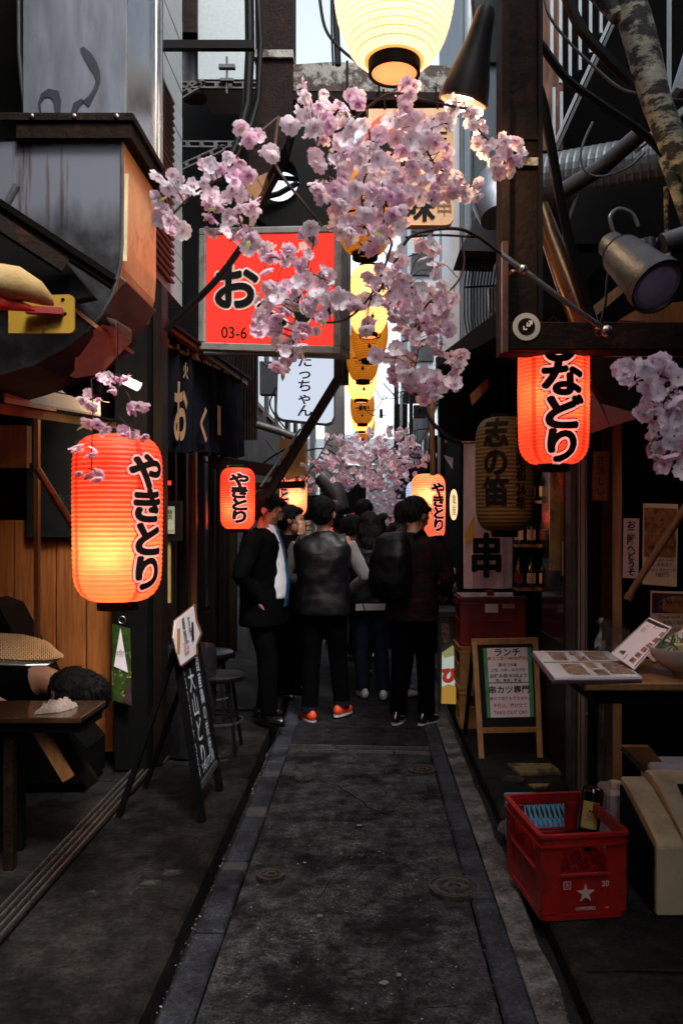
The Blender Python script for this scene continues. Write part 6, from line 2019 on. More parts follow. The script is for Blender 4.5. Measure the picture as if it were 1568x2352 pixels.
# woven basket lid
wv = thing('woven_tray', 'beige woven tray with a drooping rim sticking in from the left edge above the table', 'tray', P(40, 1540, 3.15))
b = MB()
nxw, nyw = 46, 16
def wp(i, j):
    fx, fy = i / nxw, j / nyw
    u = -70 + fx * 215
    top = 1452 + 10 * fx + 34 * max(0, fx - .55) ** 1.3 * 2
    bot = 1507 + 4 * math.sin(fx * 3) + 6 * fx
    v = top + (bot - top) * fy
    if fx > .8: v = v + (1510 - v) * ((fx - .8) / .2) ** 2
    return P(u, v, 3.35 - fy * .25) + Vector((0, 0, .012 * math.sin(math.pi * fy)))
for i in range(0, nxw + 1):
    pth = [wp(i, j) + Vector((0, 0, .0018 * (1 if (i + j) % 2 else -1))) for j in range(nyw + 1)]
    for j in range(nyw): b.bar(pth[j], pth[j + 1], .0034, .0014)
for j in range(0, nyw + 1):
    pth = [wp(i, j) + Vector((0, 0, .0018 * (-1 if (i + j) % 2 else 1))) for i in range(nxw + 1)]
    for i in range(nxw): b.bar(pth[i], pth[i + 1], .0048, .0014)
b.build('weave', M['woven'], wv, kind='stuff')
MB().tube([P(-60, 1524, 3.08), P(60, 1528, 3.08), P(110, 1527, 3.1), P(140, 1510, 3.15)], .004, 6).build('rim_wire', M['steel'], wv)
b = MB()
b.add([P(-70, 1508, 3.1), P(140, 1508, 3.14), P(112, 1526, 3.1), P(-70, 1526, 3.08)], [(0, 1, 2, 3)])
b.add([P(-70, 1508, 3.11), P(140, 1508, 3.15), P(112, 1526, 3.11), P(-70, 1526, 3.09)], [(3, 2, 1, 0)])
b.build('underside', mat('dark_mesh', (.03, .022, .015), .5, dirt=((.3, .22, .12), 90, .6, .65)), wv)

# ================================================================== CHERRY BLOSSOM SPRAYS


def flower_mesh(seed, mname, double=True):
    r = random.Random(seed)
    b = MB()

    def petal(a, L, W, tilt, z0):
        vs = []
        nl, nw = 4, 4
        for i in range(nl + 1):
            f = i / nl
            for j in range(nw + 1):
                g_ = j / nw * 2 - 1
                wd = W * (math.sin(math.pi * min(1, .12 + f * .66)) ** .8)
                ln = L * f * (1 - .13 * (1 - abs(g_)) * (f > .9) - .12 * g_ * g_ * f)
                x = ln
                y = wd * g_
                z = .30 * L * f * f * tilt + .25 * W * g_ * g_ * f + .05 * L * math.sin(f * 5 + g_ * 3 + seed)
                vs.append((x, y, z + z0))
        X = Euler((0, -r.uniform(.05, .5) * tilt, a)).to_matrix()
        vs = [X @ Vector(q) for q in vs]
        fs = []
        for i in range(nl):
            for j in range(nw):
                k = i * (nw + 1) + j
                fs.append((k, k + 1, k + nw + 2, k + nw + 1))
        b.add(vs, fs)
    for k in range(5):
        petal(k * 1.2566 + r.uniform(-.12, .12), .028 * r.uniform(.88, 1.1), .0128, r.uniform(-.1, .7), 0)
    if double:
        for k in range(3 if seed % 2 else 0):
            petal(k * 2.1 + .6 + r.uniform(-.3, .3), .018 * r.uniform(.8, 1.1), .008, r.uniform(.6, 1.3), .002)
    b.mi = 1
    for k in range(5):
        a = r.uniform(0, 6.28)
        b.bar((0, 0, 0), (.006 * math.cos(a), .006 * math.sin(a), .009), .0008)
    b.mi = 2
    b.tube([(0, 0, 0), (0, 0, -.006), (.001, 0, -.014)], [.003, .0022, .0006], 5)
    me = bpy.data.meshes.new('blossom')
    me.from_pydata([tuple(q) for q in b.v], [], b.f)
    for n_ in (mname, 'stamen', 'twig'): me.materials.append(M[n_])
    me.polygons.foreach_set('material_index', b.m)
    me.polygons.foreach_set('use_smooth', [True] * len(me.polygons))
    return me


FM = [flower_mesh(i, ['petal', 'petal2', 'petal', 'petal3', 'petal', 'petal2'][i]) for i in range(6)]
FMP = [FM[1], FM[3], FM[5]]


def spray(name, label, clusters, branches, d0, dv=.12, size=1.0, group=None, seed=1, down=.3, fms=None, joined=False, leafn=4, spread=1.0, kind=None):
    r = random.Random(seed)
    fms = fms or FM
    root = thing(name, label, 'cherry branch', P(clusters[0][0], clusters[0][1], d0), group=group)
    inv = root_matrix(root).inverted()
    bb_ = MB()
    pts_all = []
    for path, rad in branches:
        pts = [P(u, v, dd or d0) for (u, v, *q) in path for dd in ((q[0] if q else None),)]
        if len(pts) > 2: wire(bb_, pts, rad, 6)
        else: bb_.tube(pts, [rad, rad * .5], 6)
        for i in range(len(pts) - 1):
            for k in range(7): pts_all.append(pts[i].lerp(pts[i + 1], k / 7))
        pts_all.append(pts[-1])
    tw = MB()
    fl = []
    for (cu, cv_, ru, rv, n, *dd) in clusters:
        dc = dd[0] if dd else d0
        for k in range(n):
            best = None
            for tr in range(12):
                a = r.uniform(0, 6.283); q = r.random() ** .5
                p = P(cu + ru * q * math.cos(a) * spread, cv_ + rv * q * math.sin(a) * spread, dc + r.uniform(-dv, dv) * .5)
                md = min([(p - o).length for o in fl] or [9])
                if best is None or md > best[0]: best = (md, p)
                if md > .031 * size: break
            fl.append(best[1])
    stuff = MB() if joined else None
    for p in fl:
        to = Vector((0, 0, EYE)) - p
        to.normalize()
        dirv = (to * r.uniform(.15, 1.0) + Vector((r.uniform(-1, 1), r.uniform(-.8, .6), r.uniform(-1, .8) - down))).normalized()
        s = size * r.uniform(.68, 1.18)
        qt = dirv.to_track_quat('Z', 'Y') @ Euler((0, 0, r.uniform(0, 6.28))).to_quaternion()
        me = r.choice(fms)
        if joined:
            mx_ = Matrix.LocRotScale(p, qt, Vector((s, s, s)))
            stuff.X = mx_
            stuff.mi = {'petal': 0, 'petal2': 1, 'petal3': 2}[{0: 'petal', 1: 'petal2', 2: 'petal', 3: 'petal3', 4: 'petal', 5: 'petal2'}[FM.index(me)]]
            nfl = len([1 for q_ in me.polygons if q_.material_index == 0])
            stuff.add([v.co for v in me.vertices], [tuple(q_.vertices) for q_ in me.polygons if q_.material_index == 0])
        else:
            o = bpy.data.objects.new('blossom', me)
            col.objects.link(o)
            o.parent = root
            o.matrix_basis = inv @ Matrix.LocRotScale(p, qt, Vector((s, s, s)))
        nb_ = min(pts_all, key=lambda o: (o - p).length) if pts_all else None
        if nb_ is not None:
            base = p - dirv * .012 * size
            if (base - nb_).length < .45:
                mid = base.lerp(nb_, .5) + Vector((0, 0, .012 * size))
                tw.tube([base, mid, nb_], [.0009 * size, .0011 * size, .0016 * size], 4, cap=False)
    if joined: stuff.build('blossoms', [M['petal'], M['petal2'], M['petal3']], root, kind='stuff', smooth=True)
    if bb_.v: bb_.build('branch', M['twig'], root, smooth=True)
    if tw.v: tw.build('twigs', M['twig'], root, kind='stuff')
    if leafn:
        lf = MB()
        for k in range(leafn):
            p = r.choice(fl)
            lf.at(p + Vector((0, -.02, -.01)), (r.uniform(0, 3), r.uniform(0, 3), r.uniform(0, 6))).add([(0, 0, 0), (.012, -.007, .002), (.024, -.005, 0), (.033, 0, -.003), (.024, .005, 0), (.012, .007, .002)], [(0, 1, 2, 3, 4, 5)])
        lf.X = Matrix.Identity(4)
        lf.build('young_leaves', M['leaf'], root)
    return root


G_B = 'artificial cherry blossom sprays over the alley'
D = 2.3
spray('blossom_spray', 'left end of the near pink cherry blossom garland, reaching past the steel duct',
      [(385, 415, 32, 22, 4), (408, 440, 20, 18, 2), (368, 475, 16, 22, 3), (385, 510, 32, 20, 4), (405, 535, 18, 12, 2), (450, 440, 30, 28, 4), (480, 470, 26, 30, 4), (492, 385, 32, 26, 5), (545, 370, 34, 30, 6), (570, 310, 30, 24, 5), (605, 365, 22, 24, 3),
       (515, 445, 40, 36, 7), (560, 430, 32, 34, 6), (500, 520, 28, 26, 4), (550, 520, 46, 42, 11), (590, 565, 22, 18, 3), (575, 480, 22, 24, 3)],
      [([(640, 268, 2.45), (600, 300, 2.4), (560, 330), (520, 400), (450, 440), (390, 500)], .0035), ([(640, 268, 2.45), (632, 330, 2.4), (636, 385), (700, 470), (740, 520)], .0045), ([(520, 400), (540, 470), (560, 540)], .0025), ([(630, 400), (600, 455), (560, 470)], .0022)],
      D, group=G_B, seed=3)
spray('blossom_spray', 'upper middle mass of pink blossoms below the cream lantern, the densest one',
      [(715, 222, 36, 24, 7), (790, 228, 36, 24, 7), (742, 255, 40, 20, 6), (695, 285, 30, 26, 5), (755, 290, 50, 32, 12), (820, 320, 55, 40, 16), (745, 350, 42, 34, 8), (800, 380, 50, 34, 11), (865, 395, 50, 45, 15), (785, 430, 66, 32, 15), (900, 440, 52, 44, 14),
       (830, 470, 72, 40, 20), (800, 520, 38, 30, 8), (880, 525, 42, 34, 9), (860, 555, 36, 18, 5), (730, 440, 24, 20, 3), (920, 490, 24, 30, 5)],
      [([(1070, 250, 2.5), (980, 232), (900, 215), (840, 250), (780, 300), (720, 300)], .004), ([(840, 250), (850, 350), (830, 450), (850, 540)], .003), ([(780, 300), (760, 400), (780, 480)], .0025), ([(900, 400), (880, 500), (900, 560)], .002)],
      D + .05, .2, group=G_B, seed=5)
spray('blossom_spray', 'blossoms right of the middle mass, glowing warm under the bell lamp',
      [(940, 195, 22, 18, 4), (925, 232, 24, 20, 4), (925, 280, 36, 30, 7), (970, 300, 48, 26, 8), (1008, 285, 26, 22, 4), (945, 330, 40, 34, 9), (990, 355, 46, 34, 9), (1020, 395, 40, 34, 8), (960, 400, 50, 30, 9), (1078, 430, 26, 28, 6), (1045, 420, 26, 20, 4), (985, 440, 40, 24, 6),
       (1050, 250, 26, 18, 6, 2.5), (1085, 272, 20, 18, 5, 2.5), (1105, 310, 26, 24, 4, 2.5), (1130, 345, 40, 34, 9, 2.5), (1180, 350, 28, 28, 7, 2.5), (1150, 380, 30, 16, 4, 2.5)],
      [([(1070, 250, 2.5), (1100, 300, 2.5), (1150, 350, 2.5), (1190, 370, 2.5)], .003), ([(900, 215), (960, 300), (1000, 380), (1080, 430)], .003)],
      D + .08, .14, group=G_B, seed=8)
spray('blossom_spray', 'lower left trail of blossoms hanging before the red lit sign',
      [(710, 530, 26, 22, 4), (600, 572, 16, 22, 3), (640, 590, 22, 20, 3), (612, 625, 10, 10, 1), (680, 590, 32, 26, 6), (690, 635, 28, 26, 5), (645, 665, 32, 26, 6), (602, 705, 26, 24, 4), (650, 705, 36, 24, 6), (700, 690, 34, 30, 7), (720, 735, 28, 26, 5), (650, 760, 34, 20, 5), (690, 775, 30, 22, 5),
       (665, 808, 30, 18, 5), (645, 838, 20, 12, 3), (738, 640, 18, 20, 4), (752, 672, 24, 22, 5), (790, 690, 30, 22, 6), (610, 755, 16, 18, 2)],
      [([(740, 640), (700, 620), (650, 600), (600, 570)], .002), ([(720, 560), (700, 640), (680, 720), (670, 820)], .002), ([(900, 560), (880, 620), (850, 680), (800, 730), (740, 740), (700, 715)], .0035)],
      D + .02, group=G_B, seed=11)
spray('blossom_spray', 'lower right trail of blossoms before the lantern chain, curling to a hook at its end',
      [(975, 565, 30, 18, 5), (905, 600, 26, 34, 5), (985, 600, 26, 16, 3), (860, 635, 36, 26, 7), (925, 640, 24, 24, 4), (880, 680, 44, 26, 9), (985, 655, 34, 26, 7), (930, 700, 46, 34, 11), (985, 705, 40, 30, 9), (1018, 690, 24, 22, 4), (960, 750, 50, 30, 11), (1020, 745, 22, 22, 4), (985, 795, 34, 20, 5), (850, 745, 22, 12, 3),
       (890, 812, 32, 16, 5), (930, 825, 26, 14, 4), (905, 860, 28, 18, 4), (950, 870, 30, 20, 6), (998, 868, 26, 24, 5), (985, 898, 30, 16, 5), (1030, 880, 22, 16, 4), (1052, 850, 14, 22, 4), (1045, 822, 20, 12, 3)],
      [([(1150, 583, 2.7), (1090, 540, 2.5), (1040, 525, 2.4), (960, 535), (925, 565), (890, 640), (850, 690)], .005), ([(1090, 545, 2.5), (1010, 540, 2.4), (930, 545)], .0035), ([(1060, 545, 2.45), (1065, 610, 2.4), (1040, 660), (980, 700), (940, 780)], .003),
       ([(940, 640), (960, 720), (960, 800), (950, 860)], .002), ([(950, 860), (1010, 880), (1050, 850)], .0015)],
      D + .06, .15, group=G_B, seed=14)
spray('blossom_spray', 'lilac spray of blossoms hanging down the right edge, beside the big red lantern',
      [(1445, 848, 32, 22, 6), (1470, 865, 28, 26, 5), (1505, 845, 36, 22, 7), (1540, 865, 20, 26, 4), (1485, 905, 28, 24, 5), (1530, 905, 26, 22, 5), (1490, 945, 28, 24, 6), (1525, 950, 34, 26, 7), (1560, 930, 20, 26, 4), (1505, 985, 28, 20, 5), (1550, 985, 30, 30, 7), (1500, 1028, 22, 20, 4), (1545, 1030, 30, 22, 6), (1530, 1065, 22, 16, 4), (1562, 1065, 16, 18, 3)],
      [([(1620, 830), (1560, 880), (1520, 930), (1510, 990), (1530, 1060)], .003), ([(1560, 880), (1500, 860), (1440, 850)], .002)],
      1.95, .1, .88, group=G_B, seed=17)
spray('hanging_blossom', 'small pink blossom clusters dangling on stalks in front of the big red lantern',
      [(240, 862, 16, 8, 2), (190, 908, 16, 10, 2), (222, 925, 16, 12, 2), (258, 892, 14, 10, 2), (280, 880, 16, 14, 2), (312, 935, 24, 12, 4), (215, 976, 14, 12, 2), (240, 984, 20, 8, 2), (288, 992, 16, 8, 2), (318, 998, 20, 10, 3), (186, 1030, 14, 10, 2), (208, 1034, 12, 10, 2), (184, 1090, 12, 10, 1), (204, 1086, 8, 8, 1), (224, 1094, 12, 10, 2)],
      [([(210, 870), (214, 940), (212, 1010), (210, 1080)], .0018), ([(250, 860), (290, 900), (300, 930), (304, 990)], .0018), ([(210, 870), (240, 862)], .0015)],
      2.22, .04, .80, seed=21, down=.55, fms=FMP, leafn=1)
# middle garland: nearest part as single blossoms, far part as a mass
DM = 7.0
spray('blossom_garland', 'second cherry blossom garland across the middle of the alley above the crowd',
      [(770, 1005, 22, 12, 9), (800, 1020, 30, 14, 11), (855, 1005, 40, 18, 20), (900, 990, 22, 14, 7), (935, 1000, 30, 16, 9), (840, 1040, 60, 26, 38), (900, 1040, 45, 26, 25), (795, 1062, 50, 24, 22), (860, 1080, 60, 26, 34), (930, 1070, 45, 20, 16), (965, 1050, 24, 22, 11), (950, 1020, 20, 16, 7),
       (745, 1052, 34, 20, 13), (720, 1075, 30, 18, 11), (695, 1098, 22, 14, 9), (712, 1118, 24, 10, 7), (800, 1095, 40, 18, 16), (880, 1105, 45, 16, 16), (985, 1048, 12, 8, 3)],
      [([(1000, 985), (950, 990), (900, 1030), (840, 1070)], .006), ([(760, 1000), (720, 1070), (690, 1110)], .006), ([(980, 990), (940, 1050), (880, 1100)], .004)],
      DM, .6, 1.2, group=None, seed=31, leafn=6)
spray('far_blossom_garland', 'far cherry blossom garland fading down the alley behind the second one',
      [(870, 1115, 60, 18, 50, 9.5), (860, 1135, 50, 18, 50, 11), (890, 1150, 40, 16, 40, 12), (885, 1170, 26, 18, 24, 11), (900, 1195, 12, 18, 12, 9), (815, 1120, 36, 14, 30, 10), (855, 1100, 90, 22, 70, 9), (830, 1050, 60, 20, 40, 8.5), (900, 1060, 60, 24, 40, 8.5)], [], 11, .8, 1.2, seed=33, joined=True, leafn=0)
spray('small_blossom_bunch', 'small lilac blossom bunch hanging beside the right shop posts', [(1000, 1230, 12, 12, 8), (1004, 1250, 8, 10, 5)], [], 6.7, .1, 1, seed=35, leafn=0)

# far lit shop signs and red lanterns behind the crowd
fsn = thing('far_red_sign', 'distant lit red sign with pale script behind the crowd', 'sign', P(905, 1215, 14))
iprism(MB(), [(885, 1185), (930, 1178), (932, 1212), (886, 1215)], 14, .1).build('panel', emit('far_red', (.5, .03, .02), .3), fsn)
letter('ひ小', plane_map(PX(908, 14), PZ(1197, 14), 13.99), emit('far_script', (1, .7, .35), .7), fsn, w=.26)
b = MB(); iprism(b, [(820, 1132), (905, 1128), (925, 1215), (815, 1215)], 17, .2)
solo(b, 'far_shop_front', mat('pale_front', (.4, .45, .48), .6, var=.3, scale=1.5), 'pale shop front at the end of the alley behind the distant blossoms', 'shop front')
b = MB(); iprism(b, [(800, 1175), (840, 1150), (850, 1165), (850, 1180), (800, 1200)], 13, .3)
solo(b, 'far_red_awning', emit('awning_glow', (.9, .1, .06), .25), 'small red lit awning above the heads of the crowd', 'awning')
b = MB()
b.tube([P(735, 1090, 9), P(765, 1120, 9), P(778, 1160, 9), P(740, 1180, 8.9)], [.1, .13, .13, .1], 14)
solo(b, 'curved_duct', M['galvgrey'], 'curved steel duct above the man in the leather vest', 'duct', smooth=True)
b = MB(); iprism(b, [(690, 1140), (800, 1130), (840, 1090), (840, 1170), (760, 1190), (700, 1195)], 9.3, .3)
solo(b, 'dark_canopy', M['black'], 'black canopy above the crowd in the middle distance', 'canopy')
b = MB().tube([P(930, 1125, 9), P(960, 1150, 9), P(990, 1170, 8.9)], [.09, .11, .1], 14)
solo(b, 'right_curved_duct', M['galvgrey'], 'grey curved duct left of the pink lantern', 'duct', smooth=True)
for i, (u, v0, v1, dd, wd, m) in enumerate([(905, 860, 1100, 12, 10, 'midwall'), (918, 900, 1060, 11.5, 6, 'zinc'), (940, 880, 1120, 11, 8, 'cable'), (1006, 800, 1180, 9.3, 5, 'zinc'), (1012, 960, 1250, 8.0, 9, 'darkwood'), (985, 1000, 1140, 9.5, 20, 'void')]):
    solo(MB().box(PX(u, dd), PX(u + wd, dd), dd, dd + .12, PZ(v1, dd), PZ(v0, dd)), 'upright_pipe', M[m], ['grey boxed upright right of the lantern chain', 'thin pale pipe right of the lantern chain', 'thin black pole right of the chain', 'thin white pipe at the edge of the right shops', 'dark post beside the pink lantern', 'dark boarded strip behind the pink lantern'][i], 'post')
b = MB().box(PX(905, 12), PX(935, 12), 11.9, 12.2, PZ(985, 12), PZ(930, 12))
solo(b, 'transformer_box', M['black'], 'black electrical box on a pole near the bare bulb', 'electrical box')
for i in range(10):
    u0, v0 = rnd.uniform(560, 800), rnd.uniform(900, 1100)
    dd = rnd.uniform(6.5, 9)
b = MB()
for i in range(12):
    a = (rnd.uniform(880, 960), rnd.uniform(860, 1000)); c = (a[0] + rnd.uniform(-80, 90), a[1] + rnd.uniform(-60, 60))
    wire(b, [P(a[0], a[1], 10), P((a[0] + c[0]) / 2, (a[1] + c[1]) / 2 + 15, 10), P(c[0], c[1], 10)], .005, 5)
tag(b.build('wire_tangle', M['cable']), 'tangle of thin overhead wires around the far lantern chain', 'wires')
tag([o for o in col.objects if o.name == 'wire_tangle'][0], kind='stuff')
b = MB().box(PX(772, 8.6), PX(800, 8.6), 8.6, 8.75, PZ(880, 8.6), PZ(520, 8.6))
solo(b, 'dark_duct_riser', M['black'], 'black vertical riser just left of the upper lanterns of the chain', 'duct')
b = MB().box(PX(905, 10.5), PX(1000, 10.5), 10.5, 10.9, PZ(1120, 10.5), PZ(1050, 10.5))
solo(b, 'dark_fascia', M['darkwood'], 'dark shop fascia above the far right end of the crowd', 'fascia')
for k, (u0, v0, u1, v1, dd_, m_, nm, lab, cat, tx) in enumerate([
    (918, 985, 938, 1040, 12.5, 'zinc', 'air_conditioner', 'pale air conditioner box high on the far right row', 'air conditioner', None),
    (950, 930, 978, 958, 11.2, 'midwall', 'air_conditioner', 'grey air conditioner box beside the curved brown hose', 'air conditioner', None),
    (792, 1000, 808, 1060, 13, 'e_signwhite', 'far_white_sign', 'small lit white upright sign at the far left of the alley', 'sign', '酒\n場'),
    (940, 1060, 954, 1120, 12, 'e_red', 'far_red_banner', 'small lit red upright sign far up the alley on the right', 'sign', '焼\n鳥'),
    (700, 1195, 712, 1250, 7.4, 'sheetwarm', 'paper_menu_strip', 'narrow paper menu strip on the dark wall behind the suited man', 'notice', 'セ\nリ'),
    (596, 830, 640, 905, 8.3, 'midwall', 'wall_unit', 'dark boxed unit on the wall left of the white sign', 'box', None),
    (520, 1068, 560, 1078, 5.6, 'brownmetal', 'thin_shelf', 'thin brown ledge above the small red lantern', 'shelf', None)]):
    tt = thing(nm, lab, cat, P((u0 + u1) / 2, v1, dd_))
    MB().box(PX(u0, dd_), PX(u1, dd_), dd_, dd_ + .15, PZ(v1, dd_), PZ(v0, dd_)).build('case', M[m_], tt)
    if tx: letter(tx, plane_map(PX((u0 + u1) / 2, dd_), PZ((v0 + v1) / 2, dd_), dd_ - .004), M['ink'], tt, h=(v1 - v0) * .8 * dd_ / F)
    elif nm == 'air_conditioner':
        MB().at((PX((u0 + u1) / 2, dd_), dd_ - .01, PZ((v0 + v1) / 2, dd_)), (R(90), 0, 0)).lathe([((v1 - v0) * .16 * dd_ / F, 0), ((v1 - v0) * .16 * dd_ / F, .01), (.001, .01)], 18).build('fan_grille', M['black'], tt)
for k, (pts, d_, r_) in enumerate([([(470, 1060), (560, 1085), (640, 1040), (700, 1010)], 6.3, .008), ([(600, 830), (640, 870), (620, 930), (660, 990)], 7.2, .008), ([(890, 830), (930, 870), (1000, 860)], 9, .007), ([(880, 880), (915, 930), (905, 1000)], 9.5, .007), ([(960, 860), (1000, 900), (1060, 880)], 7.5, .008),
        ([(610, 1010), (650, 1045), (740, 1030), (790, 1060)], 8.2, .009)]):
    solo(wire(MB(), [P(u, v, d_) for u, v in pts], r_), 'cable', M['cable'], ['thin cable above the small red lantern', 'looped black wire left of the white sign', 'thin wire crossing right of the lit chain lanterns', 'short hanging wire by the bare bulb', 'slack wire right of the lower blossom trail', 'sagging wire under the white sign'][k], 'cable', smooth=True)
# vertical shop cards on the right
cd2 = thing('sign_cards', 'column of small white cards with characters below the pink lantern', 'sign cards', P(1018, 1260, 7.2))
for k in range(6):
    iprism(MB(), [(1011, 1168 + k * 15), (1021, 1168 + k * 15), (1021, 1180 + k * 15), (1011, 1180 + k * 15)], 7.2, .01).build('card', M['midwall'], cd2)
    letter('品味酒串肉飯'[k], plane_map(PX(1016, 7.2), PZ(1174 + k * 15, 7.2), 7.197), M['ink'], cd2, w=.03)

# ================================================================== PEOPLE


def remesh(mb, name, m, parent, vox, smooth_it=2, disp=0, dscale=6, stretch=1, local=True, kind=None, cutf=None):
    me = bpy.data.meshes.new(name)
    me.from_pydata([tuple(q) for q in mb.v], [], mb.f)
    bm = bmesh.new(); bm.from_mesh(me)
    bmesh.ops.recalc_face_normals(bm, faces=bm.faces)
    bm.to_mesh(me); bm.free()
    o = bpy.data.objects.new(name, me)
    col.objects.link(o)
    md = o.modifiers.new('r', 'REMESH'); md.mode = 'VOXEL'; md.voxel_size = vox
    if smooth_it:
        ms_ = o.modifiers.new('s', 'SMOOTH'); ms_.iterations = smooth_it; ms_.factor = .5
    dg = bpy.context.evaluated_depsgraph_get()
    me2 = bpy.data.meshes.new_from_object(o.evaluated_get(dg))
    bpy.data.objects.remove(o)
    if disp:
        off = Vector((rnd.uniform(0, 50), 0, 0))
        nrm_ = [v.normal.copy() for v in me2.vertices]
        for v, nn_ in zip(me2.vertices, nrm_):
            q = v.co
            f = noise.noise(Vector((q.x * dscale, q.y * dscale, q.z * dscale * stretch)) + off) + .5 * noise.noise(Vector((q.x * dscale * 2.2, q.y * dscale * 2.2, q.z * dscale * 2.2 * stretch + 5)) + off)
            v.co += nn_ * f * disp
    me2.materials.clear()
    me2.materials.append(m)
    me2.polygons.foreach_set('use_smooth', [True] * len(me2.polygons))
    o = bpy.data.objects.new(name, me2)
    col.objects.link(o)
    o.parent = parent
    if kind: o['kind'] = kind
    return o


def person(label, x, y, z, h, face=0, head_yaw=0, head_pitch=0, feet=None, arms=None, top='nylon', sleeve=None, legs='trouser', shoe='shineshoe', hair='short', hem=.80, bulk=1.0, lean=0, open_shirt=False,
           collar=None, sole_m=None, foot_yaw=(12, -12), lift=(0, 0), long_hair=0, seated=None, coat_flare=1.0):
    """local frame: +y is where the figure faces; face = yaw of the whole body"""
    s = h / 1.74
    t_ = thing('person', label, 'person', (x, y, z), R(face), group=None)
    t_.scale = (s, s, s)
    feet = feet or [(-.11, 0), (.11, .02)]
    arms = arms or [((-.28, -.03, 1.13), (-.18, .08, .92)), ((.28, -.03, 1.13), (.18, .08, .92))]
    hips = Vector((0, 0, .92))
    sh = lean
    neck0 = Vector((0, .0 + sh, 1.44)); headc = Vector((0, .03 + sh * 1.25, 1.615 - abs(sh) * .15))
    Rh = Euler((R(-head_pitch), 0, R(head_yaw))).to_matrix()

    def H(q): return headc + Vector((0, 0, -.012)) + Rh @ Vector((q[0] * 1.2, q[1] * 1.18, q[2] * 1.12))
    # --- body
    b = MB()
    b.loft([(0, 0, .86, .15, .1), (0, 0, .95, .155, .105), (0, .0 + sh * .3, 1.1, .125, .09), (0, sh * .7, 1.28, .15, .1), (0, sh * .9, 1.38, .155, .09), (0, sh, 1.44, .08, .06), (0, sh, 1.47, .05, .05)])
    b.tube([neck0 - Vector((0, .01, .03)), neck0.lerp(headc, .5) , headc + Vector((0, -.01, -.02))], [.06, .053, .055], 14)
    # skull, jaw
    def hb(c, r_, sg=14, rg=10): 
        q0 = len(b.v)
        b.ball((0, 0, 0), *r_, seg=sg, rings=rg)
        b.v[q0:] = [H(Vector(c) + q) for q in b.v[q0:]]
    hb((0, -.012, .03), (.074, .092, .09), 18, 12)
    hb((0, .03, -.04), (.056, .058, .07), 14, 10)
    hb((0, .055, .0), (.056, .034, .06))
    hb((0, .095, -.018), (.011, .016, .018), 8, 6)
    hb((0, .09, .0), (.007, .014, .022), 8, 6)
    hb((0, .075, .036), (.048, .018, .010), 10, 6)
    hb((0, .078, -.058), (.022, .013, .008), 10, 6)
    hb((0, .075, -.086), (.02, .016, .014), 8, 6)
    for sx in (-1, 1):
        hb((sx * .074, -.005, -.002), (.010, .02, .031), 10, 8)
        hb((sx * .04, .062, -.016), (.02, .02, .016), 8, 6)
    # legs, arms
    for i, (fx, fy) in enumerate(feet):
        hp = Vector(((-.085, .085)[i], 0, .90))
        an = Vector((fx, fy, .09 + lift[i]))
        kn = hp.lerp(an, .5) + Vector((0, .02 + .5 * lift[i] + (seated or 0), 0))
        b.tube([hp, hp.lerp(kn, .5), kn, kn.lerp(an, .35), an, an - Vector((0, 0, .05))], [.085, .072, .052, .052, .034, .026], 12)
        fy_ = R(foot_yaw[i])
        fd = Vector((math.sin(-fy_), math.cos(fy_), 0))
        b.tube([an + Vector((0, 0, -.03)), an + fd * .03 - Vector((0, 0, .045)), an + fd * .09 - Vector((0, 0, .055))], [.026, .02, .014], 8)
    for i, (el_, wr) in enumerate(arms):
        sx = -1 if i == 0 else 1
        s0 = Vector((sx * .165, sh, 1.40))
        el_, wr = Vector(el_), Vector(wr)
        b.tube([Vector((sx * .1, sh, 1.39)), s0, s0.lerp(el_, .5), el_, el_.lerp(wr, .3), wr], [.05, .052, .044, .036, .036, .025], 12)
        hd = (wr - el_).normalized()
        side = hd.cross(Vector((0, 1, 0)))
        side = (Vector((1, 0, 0)) if side.length < .1 else side.normalized())
        pn_ = hd.cross(side).normalized()
        pm = wr + hd * .045
        b.bar(wr - hd * .01, wr + hd * .085, .075, .028, up=pn_)
        for k, (off, ln) in enumerate(((-.03, .062), (-.010, .072), (.010, .068), (.029, .053))):
            r0 = wr + hd * .08 + side * off
            b.tube([r0, r0 + hd * ln * .5, r0 + hd * ln * .8 + pn_ * .012 * sx, r0 + hd * ln + pn_ * .025 * sx], [.0088, .0085, .008, .006], 7)
        th = wr + hd * .025 + side * (-.036)
        b.tube([th, th - side * .022 + hd * .025, th - side * .026 + hd * .055], [.012, .010, .008], 7)
    remesh(b, 'body', M['skin'], t_, .0075, 2)
    # eyes
    eb = MB()
    for sx in (-1, 1): eb.ball(H((sx * .03, .079, .010)), .010, .008, .006, 8, 6)
    eb.build('eyes', M['hair'], t_, local=True, smooth=True)
    # hair
    hbm = MB()
    def hh2(c, r_, sg=16, rg=12):
        q0 = len(hbm.v)
        hbm.ball((0, 0, 0), *r_, seg=sg, rings=rg)
        hbm.v[q0:] = [H(Vector(c) + q) for q in hbm.v[q0:]]
    hh2((0, -.022, .048), (.084, .094, .088))
    hh2((0, -.045, .01), (.077, .068, .075))
    hh2((0, .045, .085), (.060, .045, .030))
    if hair == 'short':
        hh2((0, -.055, -.028), (.062, .045, .05))
    if hair == 'fade':
        hh2((0, -.03, .07), (.078, .088, .062))
    if hair == 'long':
        hh2((0, -.05, -.05), (.088, .065, .12)); hh2((-.055, -.01, -.05), (.034, .055, .13)); hh2((.055, -.01, -.05), (.034, .055, .13)); hh2((0, -.06, -.15), (.085, .05, .09))
    if hair == 'side':
        hh2((-.05, -.005, .03), (.034, .05, .045)); hh2((.05, -.005, .03), (.034, .05, .045)); hh2((0, -.055, -.03), (.065, .045, .055))
    hair_o = remesh(hbm, 'hair', M['hair'], t_, .008, 1, .009, 20, .5)
    hs_ = MB()
